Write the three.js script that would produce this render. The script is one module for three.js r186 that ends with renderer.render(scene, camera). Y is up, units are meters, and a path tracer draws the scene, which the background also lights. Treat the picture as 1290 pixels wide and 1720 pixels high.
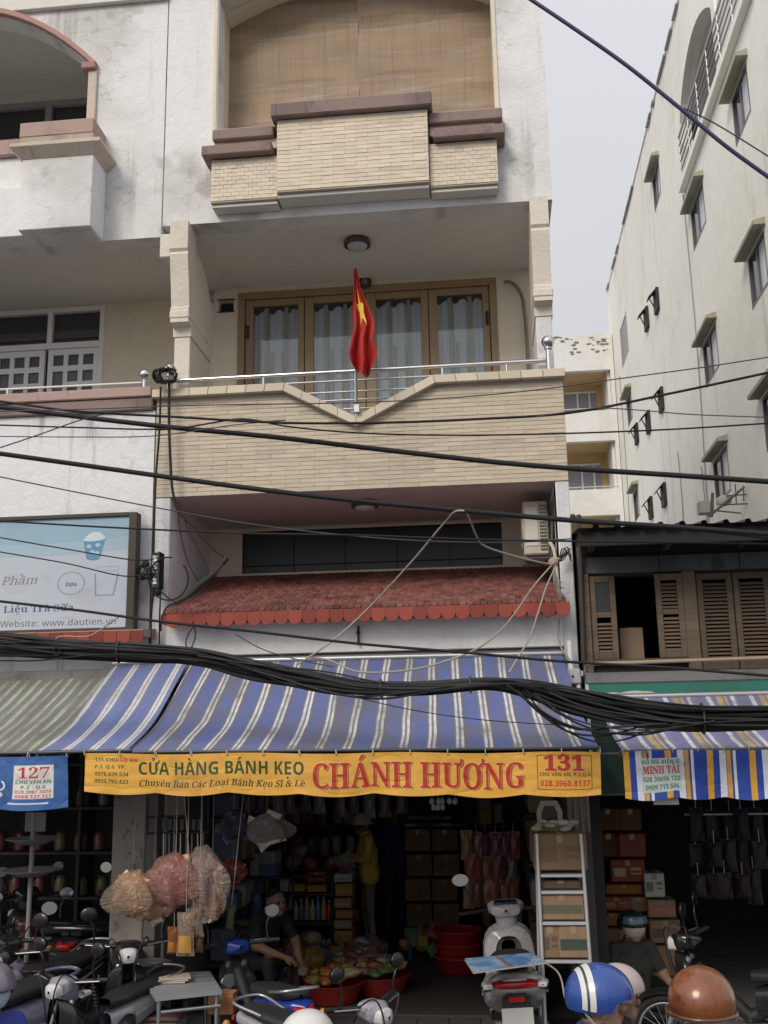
import * as THREE from 'three';
import { mergeGeometries, mergeVertices } from 'three/addons/utils/BufferGeometryUtils.js';
import { MarchingCubes } from 'three/addons/objects/MarchingCubes.js';

// ---------------------------------------------------------------- camera, sky, sun, exposure
const scene = new THREE.Scene();
const camera = new THREE.PerspectiveCamera(52.34, 0.75, 0.05, 600);
const D2R = Math.PI / 180;
camera.rotation.order = 'YXZ';
camera.position.set(0, 2.7, 0);
camera.rotation.set(12.5 * D2R, 5.8 * D2R, -1.03 * D2R);
camera.updateMatrixWorld(true);

function rng(seed) { let s = seed >>> 0; return () => { s = (s + 0x6d2b79f5) >>> 0; let t = s; t = Math.imul(t ^ (t >>> 15), t | 1); t ^= t + Math.imul(t ^ (t >>> 7), t | 61); return ((t ^ (t >>> 14)) >>> 0) / 4294967296; }; }
const rnd = rng(20251);
const rr = (a, b) => a + (b - a) * rnd();
const pick = (a) => a[Math.floor(rnd() * a.length)];

// tileable value noise
const NT = new Float32Array(65536); { const q = rng(7); for (let i = 0; i < 65536; i++) NT[i] = q(); }
function vn(x, y, px, py, seed = 0) {
  const xi = Math.floor(x), yi = Math.floor(y), fx = x - xi, fy = y - yi, sx = fx * fx * (3 - 2 * fx), sy = fy * fy * (3 - 2 * fy);
  const h = (a, b) => NT[((((a % px) + px) % px) * 157 + (((b % py) + py) % py) * 1013 + seed * 7919) & 65535];
  return (h(xi, yi) * (1 - sx) + h(xi + 1, yi) * sx) * (1 - sy) + (h(xi, yi + 1) * (1 - sx) + h(xi + 1, yi + 1) * sx) * sy;
}
function fbm(u, v, fx, fy, oct, seed = 0) { let a = 0.5, s = 0, n = 0; for (let i = 0; i < oct; i++) { s += a * vn(u * fx, v * fy, fx, fy, seed + i * 3); n += a; a *= 0.55; fx *= 2; fy *= 2; } return s / n; }

{ // overcast sky: thin bright cloud high up, brighter round the veiled sun, faint mottling
  const w = 512, h = 256, d = new Float32Array(w * h * 4);
  const sd = new THREE.Vector3(-0.36, 0.62, 0.70).normalize();
  for (let j = 0; j < h; j++) for (let i = 0; i < w; i++) {
    const el = (j / (h - 1) - 0.5) * Math.PI, az = (i / w - 0.5) * 2 * Math.PI;
    const x = Math.cos(el) * Math.cos(az), y = Math.sin(el), z = Math.cos(el) * Math.sin(az);
    const s = Math.max(0, y), g = Math.max(0, x * sd.x + y * sd.y + z * sd.z);
    let L = 0.44 + 0.26 * s + 0.42 * Math.pow(g, 5);
    const n = fbm(i / w, j / h, 8, 6, 4, 11) - 0.5;
    L *= 1 + 0.16 * n;
    const k = (j * w + i) * 4, lo = 1 - s;
    d[k] = L * (0.965 + 0.01 * lo); d[k + 1] = L * 0.985; d[k + 2] = L * (1.05 - 0.02 * lo); d[k + 3] = 1;
    if (y < 0) { const b = 0.16; d[k] = b; d[k + 1] = b; d[k + 2] = b * 0.97; }
  }
  const t = new THREE.DataTexture(d, w, h, THREE.RGBAFormat, THREE.FloatType);
  t.mapping = THREE.EquirectangularReflectionMapping; t.magFilter = THREE.LinearFilter; t.minFilter = THREE.LinearFilter; t.needsUpdate = true;
  scene.background = t; scene.environment = t;
}
const sun = new THREE.DirectionalLight(0xfff2e2, 1.5);
sun.position.set(-11, 20, 10); sun.target.position.set(-1, 3, -10); sun.castShadow = true; sun.shadow.radius = 45;
sun.shadow.mapSize.set(2048, 2048); Object.assign(sun.shadow.camera, { left: -16, right: 16, top: 16, bottom: -16, near: 1, far: 80 });
scene.add(sun, sun.target);

const renderer = new THREE.WebGLRenderer({ antialias: true });
renderer.toneMapping = THREE.LinearToneMapping; renderer.toneMappingExposure = 1.3;
renderer.shadowMap.enabled = true; renderer.shadowMap.type = THREE.PCFSoftShadowMap;

// ---------------------------------------------------------------- geometry helpers
const V = (x, y, z) => new THREE.Vector3(x, y, z);
// where the line of sight of a photo pixel meets the plane z = const (used to read positions off the photograph)
function at(u, v, z) {
  const p = V((u - 645) / 1750, -(v - 860) / 1750, -1).applyEuler(camera.rotation); const t = z / p.z;
  return V(p.x * t, p.y * t + 2.7, z);
}
function atY(u, v, y) { const p = V((u - 645) / 1750, -(v - 860) / 1750, -1).applyEuler(camera.rotation); const t = (y - 2.7) / p.y; return V(p.x * t, y, p.z * t); }
function prep(g) { if (g.index) g = g.toNonIndexed(); if (!g.attributes.normal) g.computeVertexNormals(); for (const k of Object.keys(g.attributes)) if (!['position', 'normal', 'uv', 'color'].includes(k)) g.deleteAttribute(k); if (!g.attributes.uv) g.setAttribute('uv', new THREE.BufferAttribute(new Float32Array(g.attributes.position.count * 2), 2)); return g; }
function M(list) { const a = list.flat(9).map(prep); const col = a.some(g => g.attributes.color); if (col) for (const g of a) if (!g.attributes.color) g.setAttribute('color', new THREE.BufferAttribute(new Float32Array(g.attributes.position.count * 3).fill(1), 3)); return a.length === 1 ? a[0] : mergeGeometries(a, false); }
function uvm(g, s = 1) { // planar uv in metres by face normal
  g = prep(g); const p = g.attributes.position, n = g.attributes.normal, uv = new Float32Array(p.count * 2);
  for (let i = 0; i < p.count; i += 3) {
    const ax = Math.abs(n.getX(i)), ay = Math.abs(n.getY(i)), az = Math.abs(n.getZ(i));
    for (let k = i; k < i + 3; k++) {
      let a, b; if (az >= ax && az >= ay) { a = p.getX(k); b = p.getY(k); } else if (ax >= ay) { a = p.getZ(k); b = p.getY(k); } else { a = p.getX(k); b = p.getZ(k); }
      uv[k * 2] = a * s; uv[k * 2 + 1] = b * s;
    }
  }
  g.setAttribute('uv', new THREE.BufferAttribute(uv, 2)); return g;
}
function tint(g, c) { g = prep(g); const n = g.attributes.position.count, a = new Float32Array(n * 3); for (let i = 0; i < n; i++) { a[i * 3] = c[0]; a[i * 3 + 1] = c[1]; a[i * 3 + 2] = c[2]; } g.setAttribute('color', new THREE.BufferAttribute(a, 3)); return g; }
function cbox(w, h, d, c = 0.006) { // chamfered box centred on the origin
  c = Math.min(c, w * 0.45, h * 0.45, d * 0.45);
  const X = w / 2, Y = h / 2, Z = d / 2, P = [];
  const quad = (a, b, e, f) => P.push(...a, ...b, ...e, ...a, ...e, ...f), tri = (a, b, e) => P.push(...a, ...b, ...e);
  const fix = (pts, n) => { const [a, b, e] = pts; const cr = [(b[1] - a[1]) * (e[2] - a[2]) - (b[2] - a[2]) * (e[1] - a[1]), (b[2] - a[2]) * (e[0] - a[0]) - (b[0] - a[0]) * (e[2] - a[2]), (b[0] - a[0]) * (e[1] - a[1]) - (b[1] - a[1]) * (e[0] - a[0])]; return cr[0] * n[0] + cr[1] * n[1] + cr[2] * n[2] < 0 ? pts.slice().reverse() : pts; };
  const x = X - c, y = Y - c, z = Z - c;
  for (const s of [-1, 1]) {
    quad(...fix([[s * X, -y, -z], [s * X, y, -z], [s * X, y, z], [s * X, -y, z]], [s, 0, 0]));
    quad(...fix([[-x, s * Y, -z], [x, s * Y, -z], [x, s * Y, z], [-x, s * Y, z]], [0, s, 0]));
    quad(...fix([[-x, -y, s * Z], [x, -y, s * Z], [x, y, s * Z], [-x, y, s * Z]], [0, 0, s]));
    for (const t of [-1, 1]) {
      quad(...fix([[s * X, t * y, -z], [s * X, t * y, z], [s * x, t * Y, z], [s * x, t * Y, -z]], [s, t, 0]));
      quad(...fix([[s * X, -y, t * z], [s * X, y, t * z], [s * x, y, t * Z], [s * x, -y, t * Z]], [s, 0, t]));
      quad(...fix([[-x, s * Y, t * z], [x, s * Y, t * z], [x, s * y, t * Z], [-x, s * y, t * Z]], [0, s, t]));
      for (const r of [-1, 1]) tri(...fix([[s * X, t * y, r * z], [s * x, t * Y, r * z], [s * x, t * y, r * Z]], [s, t, r]));
    }
  }
  const g = new THREE.BufferGeometry(); g.setAttribute('position', new THREE.BufferAttribute(new Float32Array(P), 3)); g.computeVertexNormals(); return uvm(g);
}
function box(x0, x1, y0, y1, z0, z1, c = 0.006) { const g = cbox(Math.abs(x1 - x0), Math.abs(y1 - y0), Math.abs(z1 - z0), c); g.translate((x0 + x1) / 2, (y0 + y1) / 2, (z0 + z1) / 2); return uvm(g); }
function pbox(x0, x1, y0, y1, z0, z1) { const g = new THREE.BoxGeometry(Math.abs(x1 - x0), Math.abs(y1 - y0), Math.abs(z1 - z0)); g.translate((x0 + x1) / 2, (y0 + y1) / 2, (z0 + z1) / 2); return uvm(g); }
function shape(pts, holes = []) { const s = new THREE.Shape(pts.map(p => new THREE.Vector2(...p))); for (const h of holes) s.holes.push(new THREE.Path(h.map(p => new THREE.Vector2(...p)))); return s; }
function slab(pts, z0, z1, holes = [], bevel = 0) { // outline in x,y, thickness in z
  const g = new THREE.ExtrudeGeometry(shape(pts, holes), { depth: Math.abs(z1 - z0) - 2 * bevel, bevelEnabled: bevel > 0, bevelSize: bevel, bevelThickness: bevel, bevelOffset: -bevel, bevelSegments: 1, curveSegments: 12 });
  g.translate(0, 0, Math.min(z0, z1) + bevel); return uvm(g);
}
function slabX(pts, x0, x1) { // outline in z,y, thickness in x
  const g = new THREE.ExtrudeGeometry(shape(pts.map(([z, y]) => [-z, y])), { depth: Math.abs(x1 - x0), bevelEnabled: false }); g.rotateY(Math.PI / 2); g.translate(Math.min(x0, x1), 0, 0); return uvm(g);
}
function rod(a, b, r0, r1 = r0, n = 8, open = false) {
  const d = b.clone().sub(a), L = d.length(); const g = new THREE.CylinderGeometry(r1, r0, L, n, 1, open);
  g.applyQuaternion(new THREE.Quaternion().setFromUnitVectors(V(0, 1, 0), d.normalize())); g.translate((a.x + b.x) / 2, (a.y + b.y) / 2, (a.z + b.z) / 2); return prep(g);
}
function tube(pts, r, seg = 40, n = 7) { return prep(new THREE.TubeGeometry(new THREE.CatmullRomCurve3(pts, false, 'centripetal'), seg, r, n, false)); }
function lathe(pts, n = 24) { return prep(new THREE.LatheGeometry(pts.map(p => new THREE.Vector2(...p)), n)); }
function ball(x, y, z, r, n = 16, sy = 1) { const g = new THREE.SphereGeometry(r, n, Math.max(6, n * 0.7 | 0)); g.scale(1, sy, 1); g.translate(x, y, z); return prep(g); }
function blob(r, sx, sy, sz, amp, freq, seed, det = 4) { // crumpled lump
  let g = new THREE.IcosahedronGeometry(r, det); g.deleteAttribute('uv'); g.deleteAttribute('normal'); g = mergeVertices(g, 1e-5); const p = g.attributes.position, cr = rng(seed * 31 + 7), cuts = []; for (let i = 0; i < 26; i++) cuts.push([V(cr() - 0.5, cr() - 0.5, cr() - 0.5).normalize(), 0.62 + 0.33 * cr(), 0.5 + cr()]);
  for (let i = 0; i < p.count; i++) {
    const v = V(p.getX(i), p.getY(i), p.getZ(i)).normalize(), th = Math.atan2(v.z, v.x) / (2 * Math.PI) + 0.5, ph = Math.acos(v.y) / Math.PI;
    const n = fbm(th, ph, freq, freq, 3, seed), m = Math.abs(fbm(th, ph, freq * 2, freq, 2, seed + 5) - 0.5) * 2;
    let dent = 0; for (const [d, t, w] of cuts) { const q = v.dot(d) - t; if (q > 0) dent += q * w * 0.45; const e = Math.abs(v.dot(d) - t * 0.75); if (e < 0.07) dent += (0.07 - e) * 0.5; } const k = r * (1 + amp * (n - 0.5) * 1.1 - amp * m * 0.18 - amp * dent * 1.3); p.setXYZ(i, v.x * k * sx, v.y * k * sy, v.z * k * sz);
  }
  const uv = new Float32Array(p.count * 2); for (let i = 0; i < p.count; i++) { uv[i * 2] = p.getX(i) + 0.5 * p.getZ(i); uv[i * 2 + 1] = p.getY(i) + 0.4 * p.getZ(i); } g.setAttribute('uv', new THREE.BufferAttribute(uv, 2)); g.computeVertexNormals(); return prep(g);
}
function grid(nu, nv, f, uvf) { // f(u,v) -> Vector3, u,v in 0..1
  const P = [], U = [], I = [];
  for (let j = 0; j <= nv; j++) for (let i = 0; i <= nu; i++) { const p = f(i / nu, j / nv); P.push(p.x, p.y, p.z); const q = uvf ? uvf(i / nu, j / nv, p) : [i / nu, j / nv]; U.push(q[0], q[1]); }
  for (let j = 0; j < nv; j++) for (let i = 0; i < nu; i++) { const a = j * (nu + 1) + i, b = a + 1, c = a + nu + 1, d = c + 1; I.push(a, b, d, a, d, c); }
  const g = new THREE.BufferGeometry(); g.setAttribute('position', new THREE.BufferAttribute(new Float32Array(P), 3)); g.setAttribute('uv', new THREE.BufferAttribute(new Float32Array(U), 2)); g.setIndex(I); g.computeVertexNormals(); return prep(g);
}
function move(g, x, y, z, ry = 0, rx = 0, rz = 0) { g = g.clone(); g.applyMatrix4(new THREE.Matrix4().makeRotationFromEuler(new THREE.Euler(rx, ry, rz, 'YXZ'))); g.translate(x, y, z); return g; }

// ---------------------------------------------------------------- naming helpers
const used = {};
function numbered(n) { if (!(n in used)) { used[n] = 0; return n; } used[n]++; return n + '_' + String(used[n]).padStart(3, '0'); }
function tag(o, label, category, group) { o.userData.label = label; o.userData.category = category; if (group) o.userData.group = group; return o; }
function shadow(m) { m.castShadow = true; m.receiveShadow = true; return m; }
function thing(name, [x, y, z], label, category, group) { const o = new THREE.Group(); o.name = numbered(name); o.position.set(x, y, z); scene.add(o); o.userData.base = [x, y, z]; return tag(o, label, category, group); }
function baseOf(o) { while (o && !o.userData.base) o = o.parent; return o ? o.userData.base : [0, 0, 0]; }
function part(parent, name, geo, mat, kind) { // geometry in world position; moved into the thing's own axes
  const b = baseOf(parent); const g = Array.isArray(geo) ? M(geo) : prep(geo); g.translate(-b[0], -b[1], -b[2]);
  const m = shadow(new THREE.Mesh(g, mat)); m.name = name; if (kind) m.userData.kind = kind; parent.add(m); return m;
}
function parts(parent, name, geos, mat) { for (const g of geos) part(parent, name, g, mat); }
const NTH = ['first', 'second', 'third', 'fourth', 'fifth', 'sixth', 'seventh', 'eighth', 'ninth', 'tenth', 'eleventh', 'twelfth'];
function lpart(parent, name, geo, mat) { const m = shadow(new THREE.Mesh(Array.isArray(geo) ? M(geo) : prep(geo), mat)); m.name = name; parent.add(m); return m; } // geometry already in own axes
function solo(name, geo, mat, label, category, group) { // a thing that is one mesh, origin at its centre bottom
  const g = Array.isArray(geo) ? M(geo) : prep(geo); g.computeBoundingBox(); const b = g.boundingBox, c = [(b.min.x + b.max.x) / 2, b.min.y, (b.min.z + b.max.z) / 2];
  g.translate(-c[0], -c[1], -c[2]); const m = shadow(new THREE.Mesh(g, mat)); m.name = numbered(name); m.position.set(...c); scene.add(m); return tag(m, label, category, group);
}
function setting(name, geo, mat) { const m = shadow(new THREE.Mesh(Array.isArray(geo) ? M(geo) : prep(geo), mat)); m.name = numbered(name); m.userData.kind = 'structure'; scene.add(m); return m; }
function copyThing(o, [x, y, z], ry, label, recolor) {
  const c = o.clone(); c.userData = { ...o.userData, base: [x, y, z] }; c.name = numbered(o.name.replace(/_\d{3}$/, '')); c.position.set(x, y, z); c.rotation.y = ry; if (label) c.userData.label = label;
  if (recolor) c.traverse(m => { if (m.isMesh && recolor.has(m.material)) m.material = recolor.get(m.material); });
  scene.add(c); return c;
}

// ---------------------------------------------------------------- materials
function dataTex(n, f, srgb = true, m = n) {
  const d = new Uint8Array(n * m * 4); for (let j = 0; j < m; j++) for (let i = 0; i < n; i++) { const c = f(i / n, j / m), k = (j * n + i) * 4; d[k] = Math.max(0, Math.min(255, c[0])); d[k + 1] = Math.max(0, Math.min(255, c[1])); d[k + 2] = Math.max(0, Math.min(255, c[2])); d[k + 3] = 255; }
  const t = new THREE.DataTexture(d, n, m); t.wrapS = t.wrapT = THREE.RepeatWrapping; t.magFilter = THREE.LinearFilter; t.minFilter = THREE.LinearMipmapLinearFilter; t.generateMipmaps = true; if (srgb) t.colorSpace = THREE.SRGBColorSpace; t.needsUpdate = true; return t;
}
const s255 = (l) => 255 * (l <= 0.0031308 ? 12.92 * l : 1.055 * Math.pow(l, 1 / 2.4) - 0.055);
const lin3 = (c, k) => [s255(Math.min(1, c[0] * k)), s255(Math.min(1, c[1] * k)), s255(Math.min(1, c[2] * k))];
function mixc(a, b, t) { return [a[0] + (b[0] - a[0]) * t, a[1] + (b[1] - a[1]) * t, a[2] + (b[2] - a[2]) * t]; }
const sstep = (a, b, x) => { const t = Math.max(0, Math.min(1, (x - a) / (b - a))); return t * t * (3 - 2 * t); };
function canvas(w, h, draw) { const c = document.createElement('canvas'); c.width = w; c.height = h; const g = c.getContext('2d'); draw(g, w, h); const t = new THREE.CanvasTexture(c); t.colorSpace = THREE.SRGBColorSpace; t.anisotropy = 4; return t; }
const grainTex = dataTex(256, (u, v) => { const n = fbm(u, v, 24, 24, 4, 3) * 255; return [n, n, n]; }, false);
function std(c, rough = 0.8, o = {}) { const m = new THREE.MeshStandardMaterial({ roughness: rough, ...o }); if (typeof c === 'number') m.color.setHex(c); else m.color.setRGB(...c); return m; }
function plaster(base, stain, amt, seed, rep, streak = 0.5) { // metre-repeat plaster with blotches and run-down streaks
  const t = dataTex(1024, (u, v) => {
    const big = fbm(u, v, 3, 3, 5, seed), fine = fbm(u, v, 60, 60, 3, seed + 9), st = fbm(u, v, 46, 3, 4, seed + 17), st2 = fbm(u, v, 14, 2, 4, seed + 29), pat = fbm(u, v, 9, 9, 4, seed + 41);
    let k = amt * (sstep(0.5, 0.78, big) * 0.6 + streak * sstep(0.55, 0.8, st) * sstep(0.42, 0.7, st2) + 0.55 * sstep(0.6, 0.75, pat) * sstep(0.45, 0.6, big));
    const cr = Math.abs(fbm(u, v, 5, 5, 5, seed + 60) - 0.5); if (cr < 0.004 && big > 0.52) k += 0.35 * amt;
    return lin3(mixc(base, stain, Math.min(1, k)), 0.94 + 0.12 * fine);
  });
  t.repeat.set(1 / rep, 1 / rep);
  const b = grainTex.clone(); b.repeat.set(1.4, 1.4);
  return std([1, 1, 1], 0.92, { map: t, bumpMap: b, bumpScale: 0.004 });
}
const MT = {
  whiteWall: plaster([0.77, 0.77, 0.765], [0.42, 0.41, 0.385], 0.85, 1, 4.3),
  oldWall: plaster([0.74, 0.74, 0.75], [0.30, 0.30, 0.30], 0.8, 2, 3.7, 1.0),
  cream: plaster([0.74, 0.66, 0.52], [0.52, 0.45, 0.33], 0.4, 4, 3.9),
  soffit: plaster([0.72, 0.70, 0.65], [0.48, 0.46, 0.42], 0.4, 5, 5.1),
  soffitBrown: plaster([0.58, 0.55, 0.53], [0.36, 0.335, 0.325], 0.4, 6, 3.3),
  tower: plaster([0.86, 0.85, 0.785], [0.55, 0.55, 0.45], 0.5, 8, 9.0, 1.4),
  towerFar: plaster([0.74, 0.74, 0.73], [0.45, 0.44, 0.38], 0.35, 9, 8.0),
  pinkTrim: plaster([0.42, 0.30, 0.265], [0.18, 0.13, 0.12], 0.8, 10, 1.7),
  purpleTrim: plaster([0.27, 0.195, 0.18], [0.12, 0.09, 0.085], 0.8, 12, 1.5),
  paleTrim: plaster([0.58, 0.50, 0.42], [0.30, 0.26, 0.21], 0.7, 13, 1.9),
  concrete: plaster([0.20, 0.20, 0.20], [0.09, 0.09, 0.085], 0.8, 14, 2.3),
  greyBoard: plaster([0.10, 0.11, 0.115], [0.045, 0.045, 0.045], 0.8, 15, 1.6),
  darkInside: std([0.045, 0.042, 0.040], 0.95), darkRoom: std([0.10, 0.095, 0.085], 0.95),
  steel: std([0.62, 0.62, 0.62], 0.22, { metalness: 1 }), dullSteel: std([0.45, 0.46, 0.47], 0.42, { metalness: 0.9 }),
  alu: std([0.55, 0.56, 0.57], 0.5, { metalness: 0.6 }), black: std([0.012, 0.012, 0.013], 0.6), rubber: std([0.018, 0.018, 0.018], 0.85), blackGloss: std([0.012, 0.012, 0.014], 0.25),
  cable: std([0.007, 0.007, 0.008], 0.75), cableBlue: std([0.025, 0.025, 0.09], 0.5), cableGrey: std([0.05, 0.05, 0.055], 0.6), rope: std([0.34, 0.31, 0.265], 0.95),
  white: std([0.72, 0.72, 0.71], 0.6), offWhite: std([0.50, 0.48, 0.43], 0.7), red: std([0.45, 0.03, 0.025], 0.5),
};
MT.tinDark = std([0.03, 0.03, 0.032], 0.7, { metalness: 0.2 });
// ================================================================ GROUND
{
  const asphalt = dataTex(512, (u, v) => lin3([0.085, 0.085, 0.085], 0.7 + 0.6 * fbm(u, v, 40, 40, 3, 70) + 0.3 * (fbm(u, v, 4, 4, 3, 71) - 0.5))); asphalt.repeat.set(0.4, 0.4);
  setting('road', uvm(new THREE.PlaneGeometry(400, 400).rotateX(-Math.PI / 2)), std([1, 1, 1], 0.85, { map: asphalt }));
  const pave = setting('pavement', uvm(pbox(-12, 12, 0.004, 0.10, -10.9, -8.6)), MT.concrete);
  // paving slabs that can be told apart in the gap before the shop
  const slabM = [0.8, 1.0, 1.25].map(k => std([0.085 * k, 0.083 * k, 0.082 * k], 0.8));
  const pg = cbox(0.292, 0.02, 0.292, 0.004);
  for (let i = 0; i < 12; i++) for (let j = 0; j < 7; j++) { const m = shadow(new THREE.Mesh(pg, slabM[Math.floor(rnd() * 3)])); m.name = 'tile'; m.position.set(-1.9 + i * 0.3, 0.105 + rr(0, 0.004), -8.9 - j * 0.3); pave.add(m); }
}
// ================================================================ THE SHOP HOUSE
const XL = -3.36, XR = 0.80, ZF = -10, ZB = -11.65;
const tileTex = dataTex(256, (u, v) => lin3([0.52, 0.45, 0.345], 0.86 + 0.3 * fbm(u, v, 8, 40, 3, 80))); tileTex.repeat.set(0.9, 0.9);
const tileMat = std([1, 1, 1], 0.6, { map: tileTex, vertexColors: true }), groutMat = std([0.45, 0.39, 0.30], 0.95);
const paleTileMat = std([1.3, 1.3, 1.33], 0.6, { map: tileTex, vertexColors: true });
// thin cladding tiles laid in running bond on a wall face z, clipped under a top line
function cladding(x0, x1, y0, top, z, h = 0.046, w = 0.2, seed = 1) {
  const out = [], q = rng(seed), H = typeof top === 'number' ? () => top : top; let row = 0, ymax = 0; for (let i = 0; i <= 40; i++) ymax = Math.max(ymax, H(x0 + (x1 - x0) * i / 40));
  for (let y = y0; y < ymax - 0.004; y += h, row++) for (let x = x0 - (row % 2) * w / 2; x < x1 - 0.004; x += w) {
    const a = Math.max(x0, x) + 0.0015, b = Math.min(x1, x + w) - 0.0015; if (b - a < 0.01) continue;
    const ta = Math.min(y + h - 0.004, H(a)), tb = Math.min(y + h - 0.004, H(b)), lo = y; if (Math.max(ta, tb) < lo + 0.005) continue;
    const pr = 0.005 + 0.0045 * q(), tl = (q() - 0.5) * 0.003, k = (0.90 + 0.11 * q()) * (q() < 0.04 ? 0.85 : 1) * (1 - 0.14 * sstep(0.55, 0.8, fbm(x * 0.13 + 0.5, y * 0.11, 9, 5, 3, 96))), c = [k, k * (0.985 + 0.02 * q()), k * (0.96 + 0.05 * q())];
    const A = [a, lo, z + pr], B = [b, lo, z + pr + tl], C = [b, Math.max(lo, tb), z + pr + tl * 0.5 - 0.001], D = [a, Math.max(lo, ta), z + pr - 0.001];
    const zb = z, Ab = [a, lo, zb], Bb = [b, lo, zb], Cb = [b, C[1], zb], Db = [a, D[1], zb];
    const P = []; const Q = (p, r, s, t) => P.push(...p, ...r, ...s, ...p, ...s, ...t);
    Q(A, B, C, D); Q(Ab, Bb, B, A); Q(D, C, Cb, Db); Q(Ab, A, D, Db); Q(B, Bb, Cb, C);
    const g = new THREE.BufferGeometry(); g.setAttribute('position', new THREE.BufferAttribute(new Float32Array(P), 3)); g.computeVertexNormals(); out.push(tint(uvm(g), c));
  }
  return M(out);
}
const house = thing('shop_house', [-1.28, 0, -14], 'tall narrow cream tiled shop house with a V-notched balcony and red tiled canopy', 'building');
{
  const H = house, W = MT.whiteWall;
  // party walls, rear wall, floors
  parts(H, 'wall', [pbox(XL, XL + 0.13, 0.1, 5.17, -18, -10.02), pbox(XL, XL + 0.13, 5.17, 12.5, -18, ZB), pbox(XL, XL + 0.13, 8.2, 12.5, ZB, -10.27)], W);
  parts(H, 'wall', [pbox(XR - 0.13, XR, 0.1, 5.17, -18, -10.02), pbox(XR - 0.13, XR, 5.17, 12.5, -18, ZB), pbox(XR - 0.13, XR, 8.2, 12.5, ZB, -10.27)], W);
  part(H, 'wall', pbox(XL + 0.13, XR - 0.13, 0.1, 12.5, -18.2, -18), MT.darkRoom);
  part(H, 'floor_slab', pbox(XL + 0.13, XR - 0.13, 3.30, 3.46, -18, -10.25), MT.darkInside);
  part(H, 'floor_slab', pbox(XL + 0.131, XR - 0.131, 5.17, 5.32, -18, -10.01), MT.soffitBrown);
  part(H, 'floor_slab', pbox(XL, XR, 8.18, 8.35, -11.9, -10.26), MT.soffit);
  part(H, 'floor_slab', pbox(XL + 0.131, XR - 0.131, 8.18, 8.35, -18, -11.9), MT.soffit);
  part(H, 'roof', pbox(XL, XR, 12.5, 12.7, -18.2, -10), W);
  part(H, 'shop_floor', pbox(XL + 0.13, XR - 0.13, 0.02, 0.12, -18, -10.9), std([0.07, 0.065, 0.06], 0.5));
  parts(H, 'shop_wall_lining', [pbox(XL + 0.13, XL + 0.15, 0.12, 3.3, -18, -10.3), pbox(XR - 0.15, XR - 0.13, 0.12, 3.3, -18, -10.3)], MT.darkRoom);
  part(H, 'shop_pillar', box(XL + 0.021, XL + 0.135, 0.1, 3.29, -10.2, -10.0, 0.006), plaster([0.16, 0.15, 0.135], [0.08, 0.07, 0.06], 0.8, 85, 1.2));
  // front piers and white lintel band
  part(H, 'pier', box(XL, XL + 0.17, 3.30, 5.17, -10.3, ZF, 0.01), MT.oldWall);
  part(H, 'pier', box(XR - 0.13, XR, 3.30, 5.17, -10.3, ZF, 0.01), MT.oldWall);
  part(H, 'shop_pillar', box(XL - 0.30, XL + 0.02, 0.1, 3.30, -10.4, -9.985, 0.01), plaster([0.30, 0.27, 0.235], [0.08, 0.07, 0.06], 0.8, 84, 1.2));
  part(H, 'shop_pillar', box(XR - 0.16, XR + 0.02, 0.1, 3.30, -10.4, -9.99, 0.01), MT.darkRoom);
  part(H, 'lintel_band', box(XL + 0.17, XR - 0.13, 3.56, 3.96, -10.2, -9.995, 0.008), plaster([0.84, 0.84, 0.83], [0.5, 0.49, 0.46], 0.35, 86, 3.1));
  part(H, 'lintel_beam', box(XL + 0.17, XR - 0.13, 3.30, 3.555, -10.3, -10.04, 0.008), MT.concrete);
  // recessed first floor wall with its long window
  part(H, 'recess_wall', slab([[XL + 0.13, 3.46], [XR - 0.13, 3.46], [XR - 0.13, 5.17], [XL + 0.13, 5.17]], ZB - 0.12, ZB, [[[-2.845, 4.625], [0.153, 4.625], [0.153, 5.12], [-2.845, 5.12]]]), MT.cream);
  const lw = part(H, 'strip_window', [pbox(-2.875, 0.183, 5.12, 5.15, ZB - 0.05, ZB + 0.03), pbox(-2.875, 0.183, 4.59, 4.625, ZB - 0.05, ZB + 0.035)], MT.cream);
  const darkGlass = new THREE.MeshPhysicalMaterial({ roughness: 0.12, metalness: 0 }); darkGlass.color.setRGB(0.012, 0.015, 0.016);
  part(lw, 'glass', pbox(-2.845, 0.153, 4.625, 5.12, ZB - 0.06, ZB - 0.05), std([0.016, 0.019, 0.020], 0.35));
  const bars = []; for (let i = 0; i <= 5; i++) { const x = -2.845 + i * 0.6; bars.push(pbox(x - 0.006, x + 0.006, 4.63, 5.115, ZB - 0.045, ZB - 0.03)); } for (let j = 1; j < 2; j++) bars.push(pbox(-2.84, 0.15, 4.625 + j * 0.1 - 0.005, 4.625 + j * 0.1 + 0.005, ZB - 0.028, ZB - 0.02));
  part(lw, 'window_grille', bars, std([0.028, 0.032, 0.033], 0.6));
  // recessed second floor wall with the balcony door
  part(H, 'recess_wall', slab([[XL - 0.056, 5.32], [XR, 5.32], [XR, 8.18], [XL - 0.056, 8.18]], ZB - 0.12, ZB, [[[-2.93, 5.33], [0.21, 5.33], [0.21, 8.11], [-2.93, 8.11]], [[-3.17, 7.885], [-2.985, 7.885], [-2.985, 8.03], [-3.17, 8.03]]]), MT.cream);
  part(H, 'vent_hole', [pbox(-3.17, -2.985, 7.885, 8.03, ZB - 0.119, ZB - 0.10), pbox(-3.185, -2.97, 7.872, 7.884, ZB, ZB + 0.015), pbox(-3.185, -2.97, 8.031, 8.043, ZB, ZB + 0.015)], MT.black);
  const woodT = dataTex(256, (u, v) => lin3([0.31, 0.215, 0.115], 0.75 + 0.5 * fbm(u, v, 30, 3, 4, 90))); woodT.repeat.set(2, 0.6);
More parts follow.
